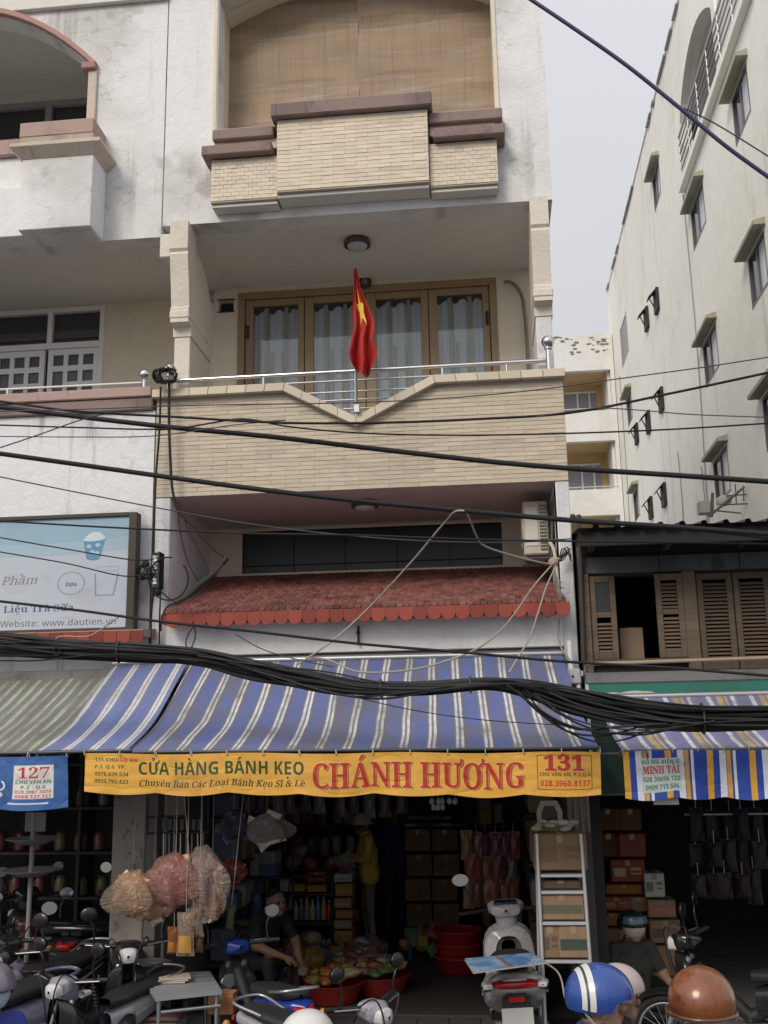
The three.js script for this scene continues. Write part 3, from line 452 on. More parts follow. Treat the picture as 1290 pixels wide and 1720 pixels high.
  part(H, 'ground_pillar', box(X0, X0 + 0.3, 0.1, 3.46, -10.3, -10.0), MT.oldWall);
}
// ================================================================ WOODEN HOUSE ON THE RIGHT
{
  const X0 = 0.835, X1 = 4.6, H = thing('wooden_house', [2.6, 0, -14], 'low dark house with brown louvred shutters under a black corrugated roof', 'building');
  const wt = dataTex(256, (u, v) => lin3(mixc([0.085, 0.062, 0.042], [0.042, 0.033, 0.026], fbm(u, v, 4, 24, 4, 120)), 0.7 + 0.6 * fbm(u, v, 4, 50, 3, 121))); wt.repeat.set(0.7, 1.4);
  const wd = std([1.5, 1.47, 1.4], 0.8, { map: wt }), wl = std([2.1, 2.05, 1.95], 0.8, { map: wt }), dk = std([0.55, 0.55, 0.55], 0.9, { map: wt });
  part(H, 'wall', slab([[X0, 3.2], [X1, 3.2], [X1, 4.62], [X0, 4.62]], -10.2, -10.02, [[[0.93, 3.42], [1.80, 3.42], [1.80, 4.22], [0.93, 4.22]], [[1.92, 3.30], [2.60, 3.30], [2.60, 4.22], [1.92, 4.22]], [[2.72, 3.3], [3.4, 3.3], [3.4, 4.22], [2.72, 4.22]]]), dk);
  parts(H, 'side_wall', [X0, X1 - 0.1].map(x => slabX([[-10.21, 0.1], [-10.21, 4.62], [-16, 5.37], [-16, 0.1]], x, x + 0.1)), MT.darkInside);
  part(H, 'rear_wall', pbox(X0, X1, 0.1, 5.42, -16.2, -16), MT.darkInside);
  part(H, 'floor_slab', pbox(X0 + 0.1, X1 - 0.1, 3.05, 3.19, -16, -10.1), MT.darkInside);
  part(H, 'shop_floor', pbox(X0 + 0.1, X1 - 0.1, 0.02, 0.12, -16, -10.9), MT.concrete);
  part(H, 'front_ledge', box(X0, X1, 3.2, 3.30, -10.015, -9.86, 0.008), MT.concrete);
  // weathered boards above the windows
  for (let i = 0; i < 5; i++) part(H, 'board', box(X0 + 0.03 + i * 0.74, X0 + 0.765 + i * 0.74, 4.24, 4.40, -10.018, -9.985 + rr(0, 0.006), 0.006), MT.greyBoard);
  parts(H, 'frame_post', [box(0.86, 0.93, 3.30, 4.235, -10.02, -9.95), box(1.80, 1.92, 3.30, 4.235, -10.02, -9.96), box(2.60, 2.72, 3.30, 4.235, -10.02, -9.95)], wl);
  const shutter = (a, b, y0, y1, z, mat, mid, solidTop) => {
    const s = 0.055, rail = (y, h) => box(a + s, b - s, y, y + h, z - 0.016, z + 0.016, 0.004);
    const m = part(H, 'shutter', [box(a, a + s, y0, y1, z - 0.018, z + 0.018, 0.004), box(b - s, b, y0, y1, z - 0.018, z + 0.018, 0.004), rail(y0, 0.06), rail(y1 - 0.06, 0.06), rail(mid, 0.05)], mat);
    for (let y = y0 + 0.075; y < y1 - 0.08; y += 0.036) { if (y > mid - 0.03 && y < mid + 0.055) continue; if (solidTop && y > mid) continue; const g = cbox(b - a - 2 * s, 0.007, 0.036, 0.002); g.rotateX(0.75); g.translate((a + b) / 2, y, z); part(m, 'slat', g, mat); }
    if (solidTop) part(m, 'dark_panel', pbox(a + s, b - s, mid + 0.05, y1 - 0.06, z - 0.01, z - 0.004), std([0.03, 0.03, 0.03], 0.3));
    return m;
  };
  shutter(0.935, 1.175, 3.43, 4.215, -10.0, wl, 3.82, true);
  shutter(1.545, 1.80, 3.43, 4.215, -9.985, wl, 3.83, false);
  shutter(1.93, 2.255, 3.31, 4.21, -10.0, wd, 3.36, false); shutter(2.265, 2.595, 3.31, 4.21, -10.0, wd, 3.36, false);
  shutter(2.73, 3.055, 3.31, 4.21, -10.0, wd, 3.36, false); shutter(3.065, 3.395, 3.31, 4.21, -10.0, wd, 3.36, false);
  part(H, 'window_sill', box(0.92, 1.82, 3.385, 3.425, -10.1, -9.94, 0.005), wd);
  // corrugated roof: sheets with raised ribs, seen from below
  const ribs = []; const cs = 2.0, sy = 0.24;
  const prof = []; for (let x = X0 - 0.03; x < X1 + 0.1; x += 0.19) prof.push([x, 0], [x + 0.125, 0], [x + 0.14, 0.028], [x + 0.16, 0.034], [x + 0.178, 0.028]);
  const rg = grid(prof.length - 1, 3, (u, v) => { const p = prof[Math.round(u * (prof.length - 1))]; const z = -9.32 - v * 6.9; return V(p[0], 4.555 + p[1] + (1 - v) * 0 + v * 0.9, z); });
  const rb = rg.clone(); rb.translate(0, -0.012, 0);
  part(H, 'roof_sheet', [rg, rb], MT.tinDark);
  part(H, 'fascia', box(X0 - 0.02, X1, 4.40, 4.535, -9.42, -9.39, 0.004), std([0.02, 0.02, 0.02], 0.9));
  const raf = []; for (let i = 0; i < 6; i++) { const x = X0 + 0.1 + i * 0.7; raf.push(pbox(x, x + 0.05, 4.44, 4.53, -10.0, -9.43)); } raf.push(pbox(X0, X1, 4.5, 4.54, -9.8, -9.75));
  parts(H, 'rafter', raf, MT.darkInside);
  // black corner pipe
  part(H, 'corner_post', [box(0.838, 0.858, 3.1, 4.5, -9.99, -9.94)], MT.concrete);
  solo('bamboo_pole', rod(V(0.85, 3.375, -9.80), V(3.2, 3.40, -9.80), 0.018, 0.017, 9), std([0.36, 0.29, 0.19], 0.6), 'thin bamboo pole fixed across the front below the louvred shutters', 'pole');
  solo('carton', [box(1.22, 1.44, 3.43, 3.74, -10.42, -10.22), pbox(1.30, 1.36, 3.43, 3.742, -10.219, -10.218)], std([0.26, 0.19, 0.13], 0.9), 'pale carton standing in the open window between the brown shutters', 'box');
}
// ================================================================ TALL APARTMENT BUILDING, ITS SIDE WALL ALONG THE RIGHT
{
  const X = 4.0, T = thing('apartment_tower', [8, 0, -21], 'tall grey white building at right with hooded windows and an arched balcony opening', 'building');
  const wins = []; // z0,z1,sill,head,hood,hoodTop
  const zs = [[-14.95, -13.75], [-18.45, -17.05], [-22.0, -20.85], [-28.5, -27.3]], ys = [7.45, 9.62, 12.28, 14.98];
  const want = [[0, 1, 1, 0], [1, 1, 1, 0], [0, 0, 0, 1], [1, 0, 1, 1]];
  const holes = [];
  for (let c = 0; c < 4; c++) for (let r = 0; r < 4; r++) { const ok = [[0, 9.62, 1], [0, 12.28, 1], [1, 7.45, 1], [1, 9.62, 1], [1, 12.28, 1], [2, 14.98, 1], [3, 14.2, 2], [3, 11.95, 1], [3, 9.25, 1]]; }
  const list = [[zs[0], 9.62], [zs[0], 12.28], [zs[0], 7.45], [zs[1], 7.45], [zs[1], 9.62], [zs[1], 12.28], [zs[2], 14.98], [zs[3], 11.95], [zs[3], 9.25]];
  for (const [[a, b], h] of list) holes.push([[a + 0.12, h - 0.80], [b - 0.12, h - 0.80], [b - 0.12, h], [a + 0.12, h]]);
  holes.push([[-28.6, 13.0], [-27.3, 13.0], [-27.3, 14.15], [-28.6, 14.15]]);
  const ah = []; for (let i = 0; i <= 14; i++) { const t = i / 14; ah.push([-18.6 + 3.2 * t, 14.3 + 0.78 * Math.sin(Math.PI * t) ** 0.7]); }
  holes.push([[-15.4, 13.0], [-18.6, 13.0], ...ah]);
  // wall lies in the plane x = 4: outline in z,y
  const sh = shape([[-31, 0], [-12, 0], [-12, 16.35], [-31, 16.35]].map(([z, y]) => [-z, y]), holes.map(h => h.map(([z, y]) => [-z, y])));
  const wg = new THREE.ExtrudeGeometry(sh, { depth: 0.22, bevelEnabled: false }); wg.rotateY(Math.PI / 2); wg.translate(X, 0, 0);
  part(T, 'wall', uvm(wg), MT.tower);
  parts(T, 'wall', [pbox(X + 0.22, 14, 0, 16.35, -12.22, -12), pbox(X + 0.22, 14, 0, 16.35, -31, -30.8), pbox(14, 14.2, 0, 16.35, -31, -12)], MT.tower);
  part(T, 'roof', pbox(X + 0.23, 14, 16.0, 16.2, -30.8, -12.22), MT.tower);
  parts(T, 'floor_slab', [3, 5.7, 8.2, 10.6, 13.0].map(y => pbox(X + 0.23, 13.9, y - 0.16, y - 0.01, -30.7, -12.3)), MT.darkRoom);
  parts(T, 'inner_wall', [pbox(7, 7.1, 0, 16, -30.7, -12.3), pbox(X + 0.25, 6.9, 13, 16, -18.95, -18.85), pbox(X + 0.25, 6.9, 13, 16, -15.1, -15.0)], std([0.22, 0.22, 0.2], 0.9));
  const cop = part(T, 'coping', box(X - 0.03, X + 0.28, 16.351, 16.40, -31, -12, 0.01), MT.tower);
  const st = []; for (let i = 0; i < 26; i++) { const z = -31 + rr(0, 18); st.push(box(X - 0.06, X - 0.002, 16.30 + rr(-0.02, 0.03), 16.349, z, z + rr(0.1, 0.7), 0.004)); } parts(T, 'coping_patch', st, std([0.33, 0.33, 0.32], 0.9));
  const fr = std([0.10, 0.095, 0.10], 0.4), gw = std([0.05, 0.05, 0.06], 0.1), hoodM = plaster([0.36, 0.36, 0.27], [0.22, 0.22, 0.15], 0.8, 130, 1.5), pale = std([0.62, 0.64, 0.70], 0.3);
  for (const [[a, b], h] of list) {
    const w = part(T, 'window', [box(X - 0.004, X + 0.07, h - 0.80, h, a + 0.12, a + 0.17, 0.004), box(X - 0.004, X + 0.07, h - 0.80, h, b - 0.17, b - 0.12, 0.004), box(X - 0.004, X + 0.07, h - 0.05, h, a + 0.17, b - 0.17, 0.004), box(X - 0.004, X + 0.07, h - 0.80, h - 0.75, a + 0.17, b - 0.17, 0.004), box(X, X + 0.06, h - 0.75, h - 0.05, (a + b) / 2 - 0.025, (a + b) / 2 + 0.025, 0.004)], fr);
    part(w, 'pane', pbox(X + 0.03, X + 0.035, h - 0.75, h - 0.05, a + 0.17, (a + b) / 2 - 0.026), gw);
    part(w, 'pane', pbox(X + 0.03, X + 0.035, h - 0.75, h - 0.05, (a + b) / 2 + 0.026, b - 0.17), pale);
    const hp = [[X, h + 0.14], [X - 0.17, h + 0.09], [X - 0.17, h + 0.03], [X, h + 0.03]];
    const hg = new THREE.ExtrudeGeometry(shape(hp), { depth: b - a, bevelEnabled: false }); hg.translate(0, 0, a);
    part(w, 'hood', uvm(hg), hoodM);
  }
  part(T, 'window', [box(X - 0.02, X + 0.06, 13.0, 14.15, -28.62, -28.55, 0.004), box(X - 0.02, X + 0.06, 13.0, 14.15, -27.35, -27.28, 0.004), pbox(X + 0.02, X + 0.03, 13.0, 14.15, -28.55, -27.35)], std([0.28, 0.28, 0.29], 0.4));
  // arched balcony opening with a railing
  const arO = ah.map(([z, y]) => [z, y]), arI = [];
  part(T, 'arch_reveal', grid(20, 1, (u, v) => { const t = u; return V(X + 0.22 + v * 0.5, 14.3 + 0.78 * Math.sin(Math.PI * t) ** 0.7 - 0.002, -18.6 + 3.2 * t); }), MT.soffit);
  const rl = part(T, 'balcony_railing', [rod(V(X - 0.06, 13.95, -18.5), V(X - 0.06, 13.95, -13.2), 0.025), rod(V(X - 0.06, 13.1, -18.5), V(X - 0.06, 13.1, -13.2), 0.02)], MT.alu);
  for (let k = 1; k < 5; k++) part(rl, 'rail', rod(V(X - 0.06, 13.1 + k * 0.17, -18.5), V(X - 0.06, 13.1 + k * 0.17, -13.2), 0.014), std([0.28, 0.28, 0.3], 0.5));
  for (let k = 0; k < 7; k++) part(rl, 'post', rod(V(X - 0.06, 13.0, -18.5 + k * 0.88), V(X - 0.06, 13.95, -18.5 + k * 0.88), 0.016), MT.alu);
  part(T, 'balcony_floor', box(X - 0.12, X - 0.001, 12.86, 12.998, -18.65, -13.1, 0.01), MT.tower);
  part(T, 'balcony_wall', [box(X - 0.05, X - 0.002, 13.0, 15.4, -15.35, -15.1, 0.01)], MT.tower);
  // dark exhaust outlets with propped flaps
  for (const [z, y] of [[-24.1, 12.75], [-22.6, 12.55], [-27, 10.75], [-25.0, 10.45], [-23.0, 10.35], [-25.6, 8.45], [-23.6, 8.30]]) {
    const v = part(T, 'exhaust_outlet', [box(X - 0.07, X - 0.001, y - 0.52, y, z, z + 0.42, 0.01)], MT.black);
    const fl = cbox(0.22, 0.02, 0.30, 0.004); fl.rotateZ(0.85); fl.translate(X - 0.15, y - 0.12, z + 0.2); part(v, 'flap', fl, std([0.06, 0.06, 0.055], 0.7));
    part(v, 'stay', rod(V(X - 0.16, y - 0.16, z + 0.12), V(X - 0.02, y - 0.5, z + 0.12), 0.014), MT.black);
  }
  // cables and pipes running down the wall
  const pipes = [[-18.75, 12.9, 3], [-19.2, 7.6, 3], [-29.3, 13, 4], [-21.4, 8.5, 5]]; const pg = []; for (const [z, a, b] of pipes) pg.push(tube([V(X - 0.02, a, z), V(X - 0.02, (a * 2 + b) / 3, z + 0.05), V(X - 0.02, (a + 2 * b) / 3, z - 0.25), V(X - 0.02, b, z - 0.1)], 0.011, 20, 5));
  parts(T, 'wall_pipe', pg, std([0.30, 0.30, 0.29], 0.7));
}
// old aerial and condenser on the tower wall above the tin roof
{
  const t = thing('roof_antenna', [3.75, 6.2, -16.2], 'rusty aerial and bracket fixed to the tall wall just above the tin roof', 'antenna'), B = std([0.11, 0.10, 0.09], 0.7);
  const c = at(1215, 838, -16.2), q = (du, dv, dz = 0) => { const p = at(1215 + du, 838 + dv, -16.2); p.z += dz; return p; };
  part(t, 'mast', [rod(q(-25, 30), q(35, -20), 0.02), rod(q(-20, 30), q(-18, -10), 0.025)], B);
  part(t, 'element', [rod(q(5, -5), q(45, -8), 0.012), rod(q(-5, 10), q(40, 8), 0.012), rod(q(-10, 20), q(30, 24), 0.012), rod(q(20, -25), q(22, 10), 0.01), rod(q(34, -22), q(34, 4), 0.01)], B);
  part(t, 'box', box(q(-30, 0).x - 0.1, q(-30, 0).x + 0.12, q(0, 22).y, q(0, 2).y, -16.4, -16.2), std([0.38, 0.38, 0.36], 0.6));
  part(t, 'dish', [blob(0.13, 1, 0.75, 0.3, 0.15, 5, 3, 3).translate(q(2, 2).x, q(2, 2).y, -16.25)], std([0.42, 0.42, 0.40], 0.7));
}
// ================================================================ BUILDING AT THE END OF THE GAP
{
  const T = thing('balcony_block', [1.5, 0, -33], 'pale block of flats with yellow recessed balconies seen in the gap', 'building');
  const Z = -30.4, a1 = at(900, 566, Z), fl = [[622, 690], [741, 822], [866, 930]], hs = [];
  const x0 = at(945, 650, Z).x, x1 = at(1027, 650, Z).x;
  for (const [t, b] of fl) hs.push([[x0 - 1.2, at(990, b, Z).y], [x1, at(990, b, Z).y], [x1, at(990, t, Z).y], [x0 - 1.2, at(990, t, Z).y]]);
  part(T, 'wall', slab([[-3, 0], [3.98, 0], [3.98, a1.y], [-3, a1.y]], Z - 0.2, Z, hs), MT.towerFar);
  parts(T, 'side_wall', [pbox(-3, -2.8, 0, a1.y, -36, Z - 0.21), pbox(3.78, 3.98, 0, a1.y, -36, Z - 0.21)], MT.towerFar);
  part(T, 'roof', pbox(-2.8, 3.78, a1.y - 0.3, a1.y - 0.1, -36, Z - 0.21), MT.towerFar);
  const yel = plaster([0.58, 0.42, 0.22], [0.4, 0.28, 0.14], 0.4, 140, 5);
  for (const [k, [t, b]] of fl.entries()) {
    const yt = at(990, t, Z).y, yb = at(990, b, Z).y;
    part(T, 'balcony_back', pbox(x0 - 1.2, x1 + 0.05, yb - 0.1, yt + 0.1, Z - 1.6, Z - 1.5), yel);
    part(T, 'balcony_cheek', pbox(x1 + 0.001, x1 + 0.1, yb - 0.1, yt + 0.1, Z - 1.5, Z - 0.21), yel);
    part(T, 'balcony_floor', pbox(x0 - 1.2, x1, yb - 0.2, yb - 0.05, Z - 1.5, Z - 0.21), MT.towerFar); part(T, 'balcony_ceiling', pbox(x0 - 1.2, x1, yt + 0.02, yt + 0.1, Z - 1.5, Z - 0.21), yel);
    const wx0 = at(948, 670, Z - 1.5).x, wx1 = at(1001, 670, Z - 1.5).x, wy1 = at(975, [659, 780, 900][k], Z - 1.5).y, wy0 = yb - 0.05;
    const w = part(T, 'window', [pbox(wx0, wx1, wy1 - 0.05, wy1, Z - 1.5, Z - 1.45), pbox(wx0 + 0.38, wx0 + 0.43, wy0, wy1 - 0.05, Z - 1.5, Z - 1.45), pbox(wx0 + 0.75, wx0 + 0.8, wy0, wy1 - 0.05, Z - 1.5, Z - 1.45)], MT.white);
    part(w, 'pane', pbox(wx0, wx1, wy0, wy1 - 0.05, Z - 1.499, Z - 1.48), std([0.24, 0.25, 0.30], 0.3));
    part(T, 'balcony_rail', [rod(V(x0 - 1.2, yb + 0.08, Z - 0.05), V(x1, yb + 0.08, Z - 0.05), 0.02)], MT.alu);
  }
  const stn = [], q = rng(55); for (let i = 0; i < 34; i++) { const u = 925 + q() * 105, v = 570 + (q() - 0.5) * 8 + (u > 960 ? q() * 26 : 0), p = at(u, v, Z + 0.01), s = 0.02 + 0.045 * q(); stn.push(move(blob(s, 1.6, 0.7, 0.25, 0.6, 4, i, 1), p.x, p.y, p.z)); }
  parts(T, 'moss_patch', stn, std([0.22, 0.22, 0.15], 0.95));
}
// ================================================================ LETTERING
const HORN = '\u031b', HOOK = '\u0309', DOT = '\u0323', TONE = { '\u0301': 1, '\u0300': 1, '\u0303': 1 };
function vmeasure(g, s) { let w = 0; for (const ch of s.normalize('NFC')) w += g.measureText(split(ch).b).width; return w; }
function split(ch) { // letters the fonts lack are drawn as a base letter plus marks
  const d = ch.normalize('NFD'); let b = d[0]; const m = [];
  for (const k of d.slice(1)) { const c = (b + k).normalize('NFC'); if (k !== HORN && k !== HOOK && k !== DOT && c.length === 1 && c.codePointAt(0) < 0x180) b = c; else m.push(k); }
  return { b, m };
}
function vtext(g, s, x, y, size, font, { width, stroke, lw = 0, fill, skew = 0 } = {}) {
  g.save(); g.font = font.replace('$', size + 'px'); g.translate(x, y); const w0 = vmeasure(g, s); g.transform(width ? width / w0 : 1, 0, -skew, 1, 0, 0);
  const passes = []; if (lw) passes.push(1); passes.push(0); g.lineJoin = 'round'; g.lineCap = 'round';
  for (const st of passes) {
    let cx = 0; g.fillStyle = fill;
    for (const ch of s.normalize('NFC')) {
      const { b, m } = split(ch), w = g.measureText(b).width, up = b === b.toUpperCase() && /\p{L}/u.test(b), hasCirc = b.normalize('NFD').length > 1, top = (up ? 0.73 : (b === 'i' ? 0.5 : 0.53)) * size + (hasCirc ? 0.16 * size : 0);
      if (st) { g.strokeStyle = stroke; g.lineWidth = lw; g.strokeText(b, cx, 0); } else g.fillText(b, cx, 0);
      for (const k of m) {
        const dr = (pts, wd) => { g.strokeStyle = st ? stroke : fill; g.lineWidth = wd * size + (st ? lw : 0); g.beginPath(); g.moveTo(cx + pts[0][0], pts[0][1]); for (let i = 1; i < pts.length; i++) g.quadraticCurveTo(cx + pts[i][0], pts[i][1], cx + pts[i][2], pts[i][3]); g.stroke(); };
        const bold = /bold/.test(font) ? 0.085 : 0.055, S = size;
        if (k === HORN) dr([[w - 0.12 * S, -top + 0.10 * S], [w + 0.03 * S, -top + 0.06 * S, w - 0.0 * S, -top - 0.07 * S]], bold);
        else if (k === DOT) { g.fillStyle = st ? stroke : fill; g.beginPath(); g.arc(cx + w / 2, 0.17 * S, 0.065 * S + (st ? lw / 2 : 0), 0, 7); g.fill(); g.fillStyle = fill; }
        else if (k === HOOK) dr([[w / 2 - 0.08 * S, -top - 0.17 * S], [w / 2 + 0.13 * S, -top - 0.25 * S, w / 2 + 0.06 * S, -top - 0.12 * S], [w / 2 - 0.0 * S, -top - 0.10 * S, w / 2, -top - 0.05 * S]], bold * 0.8);
        else if (k === '\u0300') dr([[w / 2 - 0.08 * S, -top - 0.2 * S], [w / 2, -top - 0.12 * S, w / 2 + 0.06 * S, -top - 0.07 * S]], bold);
        else dr([[w / 2 + 0.08 * S, -top - 0.2 * S], [w / 2, -top - 0.12 * S, w / 2 - 0.06 * S, -top - 0.07 * S]], bold);
      }
      cx += w;
    }
  }
  g.restore();
}
function dirt(g, w, h, n, a, seed) { const q = rng(seed); for (let i = 0; i < n; i++) { const r = 6 + q() * 60; g.fillStyle = `rgba(${60 + q() * 30 | 0},${50 + q() * 25 | 0},${35 + q() * 20 | 0},${a * q()})`; g.beginPath(); g.ellipse(q() * w, q() * h, r * (0.3 + q()), r * (0.3 + 1.6 * q()), q() * 3, 0, 7); g.fill(); } }
// ================================================================ AWNINGS
function awning(name, TL, TR, BL, BR, mat, period, label, opt = {}) { // fabric between a top bar on the wall and a bottom bar
  const o = thing(name, [(TL.x + TR.x) / 2, (BL.y + BR.y) / 2, (TL.z + BL.z) / 2], label, 'awning');
  const { sag = 0.06, bump = 0.012, nu = 90, nv = 26, crease = 0.5, seed = 0 } = opt;
  const f = (u, v) => { // v 0 bottom, 1 top
    const a = BL.clone().lerp(BR, u), b = TL.clone().lerp(TR, u), p = a.lerp(b, v), x = p.x;
    const s = Math.sin(Math.PI * v), fold = fbm(u, v * 0.5, 12, 3, 3, 200 + seed) - 0.5, fl = v < crease ? v / crease : (1 - v) / (1 - crease);
    p.y += -sag * s - 0.03 * fl * (opt.kink || 0) + bump * s * (fold * 4 + 0.6 * Math.sin(x * 9 + v * 2)); p.z += bump * s * fold * 2;
    if (opt.slack) p.x += opt.slack * Math.sin(v * Math.PI * 2) * 0.5 * (1 - 0.6 * u);
    return p;
  };
  const wob = (u, v, p) => [((BL.x + (BR.x - BL.x) * u) + (fbm(u, v, 8, 5, 3, 230 + seed) - 0.5) * 0.022) / period, v];
  part(o, 'canopy', grid(nu, nv, f, wob), mat);
  part(o, 'bottom_bar', rod(BL.clone().add(V(-0.02, -0.012, -0.01)), BR.clone().add(V(0.02, -0.012, -0.01)), 0.016), std([0.09, 0.09, 0.10], 0.5, { metalness: 0.5 }));
  part(o, 'top_bar', rod(TL.clone().add(V(-0.02, 0.0, 0.01)), TR.clone().add(V(0.02, 0.0, 0.01)), 0.03), MT.dullSteel);
  for (const [a, b] of [[TL, BL], [TR, BR]]) part(o, 'arm', rod(V(a.x, a.y - 0.5, a.z - 0.02), V(b.x, b.y - 0.03, b.z - 0.02), 0.014), MT.dullSteel);
  return o;
}
function stripeTex(list, dirtAmt, seed, n = 1024) { // list: [width fraction, colour]; one period across, dirt along the run
  return dataTex(n, (u, v) => {
    let x = (u * 8) % 1, c = list[list.length - 1][1], a = 0; for (const [w, k] of list) { if (x < a + w) { c = k; break; } a += w; }
    const d = dirtAmt * (sstep(0.42, 0.75, fbm(u, v, 10, 4, 5, seed)) * 0.8 + 0.5 * sstep(0.5, 0.8, fbm(u, v, 60, 3, 3, seed + 5)) + 0.35 * sstep(0.45, 0.7, fbm(u, v, 26, 30, 3, seed + 8)));
    return lin3(mixc(c, [0.155, 0.145, 0.14], Math.min(0.85, d)), 0.9 + 0.2 * fbm(u, v, 90, 90, 2, seed + 3));
  }, true, 512);
}
const cloth = (map) => { map.repeat.set(1 / 8, 1); return new THREE.MeshPhysicalMaterial({ map, roughness: 0.85, transmission: 0.12, thickness: 0, side: THREE.DoubleSide }); };
const blueC = [0.115, 0.15, 0.36], wh = [0.66, 0.66, 0.68], gy = [0.19, 0.19, 0.21];
const stripeMain = cloth(stripeTex([[0.545, blueC], [0.06, gy], [0.10, wh], [0.045, gy], [0.035, [0.24, 0.24, 0.26]], [0.10, wh], [0.115, [0.15, 0.15, 0.19]]], 0.62, 300));
const stripeFlap = cloth(stripeTex([[0.55, [0.155, 0.20, 0.43]], [0.05, gy], [0.12, wh], [0.035, gy], [0.12, wh], [0.125, [0.17, 0.22, 0.42]]], 0.35, 320));
const gC = [0.19, 0.21, 0.165], stripeGreen = cloth(stripeTex([[0.42, gC], [0.14, [0.42, 0.45, 0.38]], [0.05, gC], [0.17, [0.48, 0.50, 0.44]], [0.22, gC]], 0.75, 340));
const stripeRight = cloth(stripeTex([[0.26, [0.17, 0.18, 0.36]], [0.10, wh], [0.12, [0.17, 0.18, 0.36]], [0.13, [0.50, 0.36, 0.14]], [0.05, [0.17, 0.18, 0.36]], [0.06, [0.55, 0.42, 0.2]], [0.10, [0.17, 0.18, 0.36]], [0.08, wh], [0.10, [0.2, 0.21, 0.36]]], 0.55, 360));
const ZA = -8.6;
awning('awning', V(-2.90, 3.50, -9.93), V(0.645, 3.49, -9.93), V(-3.05, 2.675, ZA), V(0.80, 2.645, ZA), stripeMain, 0.232, 'large faded blue and white striped awning above the yellow shop banner', { sag: 0.07, kink: 1, crease: 0.42, bump: 0.014, slack: 0.02, seed: 1 });
awning('awning', V(-3.66, 3.50, -9.90), V(-2.93, 3.52, -9.90), V(-3.83, 2.685, ZA + 0.02), V(-3.035, 2.69, ZA + 0.02), stripeFlap, 0.235, 'narrow blue and white striped awning panel left of the large blue awning', { sag: 0.10, nu: 30, bump: 0.008, slack: 0.03, seed: 2 });
awning('awning', V(-6.8, 3.38, -9.93), V(-3.62, 3.41, -9.93), V(-6.9, 2.685, ZA - 0.04), V(-3.80, 2.685, ZA - 0.04), stripeGreen, 0.105, 'dull green and cream striped awning of the white house', { sag: 0.05, bump: 0.008, seed: 3 });
awning('awning', at(1003, 1172, -9.70), at(1003, 1172, -9.70).add(V(2.4, 0.01, 0)), V(0.985, 2.61, ZA), V(3.3, 2.62, ZA), stripeRight, 0.36, 'blue, yellow and white striped awning in front of the wooden house', { sag: 0.05, bump: 0.012, seed: 4 });
solo('awning_housing', [box(-6.9, -3.5, 3.30, 3.45, -9.99, -9.87, 0.01)], MT.concrete, 'dark grey box above the green striped awning on the white house', 'awning housing');
const clothBump = dataTex(512, (u, v) => { const a = Math.abs(2 * fbm(u, v, 10, 2, 3, 370) - 1) ** 0.7, b = fbm(u, v, 9, 2, 3, 371); const k = 255 * (0.5 * a + 0.5 * b); return [k, k, k]; }, false); clothBump.repeat.set(1, 1);
// ================================================================ BANNERS
function banner(label, TL, TR, BL, BR, map, scal, seed, wave = 0.014, cat = 'banner') {
  const o = thing('banner', [(TL.x + TR.x) / 2, BL.y, TL.z], label, cat); const W = TL.distanceTo(TR), n = Math.round(W / scal);
  const g = grid(160, 16, (u, v) => {
    const p = BL.clone().lerp(BR, u).lerp(TL.clone().lerp(TR, u), v), k = 1 - v;
    p.y += k * k * (0.024 * Math.abs(Math.sin(u * n * Math.PI)) - 0.02) * -1; p.z += wave * (k * 1.4 * Math.sin(u * W * 7 + seed) + 0.5 * Math.sin(u * W * 17 + seed * 2 + v * 3) * (0.3 + k)); p.y += 0.006 * Math.sin(u * W * 5 + seed);
    return p;
  });
  part(o, 'printed_cloth', g, new THREE.MeshPhysicalMaterial({ map, roughness: 0.62, transmission: 0.06, thickness: 0, side: THREE.DoubleSide, bumpMap: clothBump, bumpScale: 0.022 }));
  const cl = []; for (let i = 0; i <= n * 2; i++) { const p = TL.clone().lerp(TR, i / (n * 2)); cl.push(new THREE.TorusGeometry(0.022, 0.004, 6, 10).rotateY(Math.PI / 2).translate(p.x, p.y + 0.006, p.z)); }
  parts(o, 'lacing_ring', cl, MT.offWhite);
  return o;
}
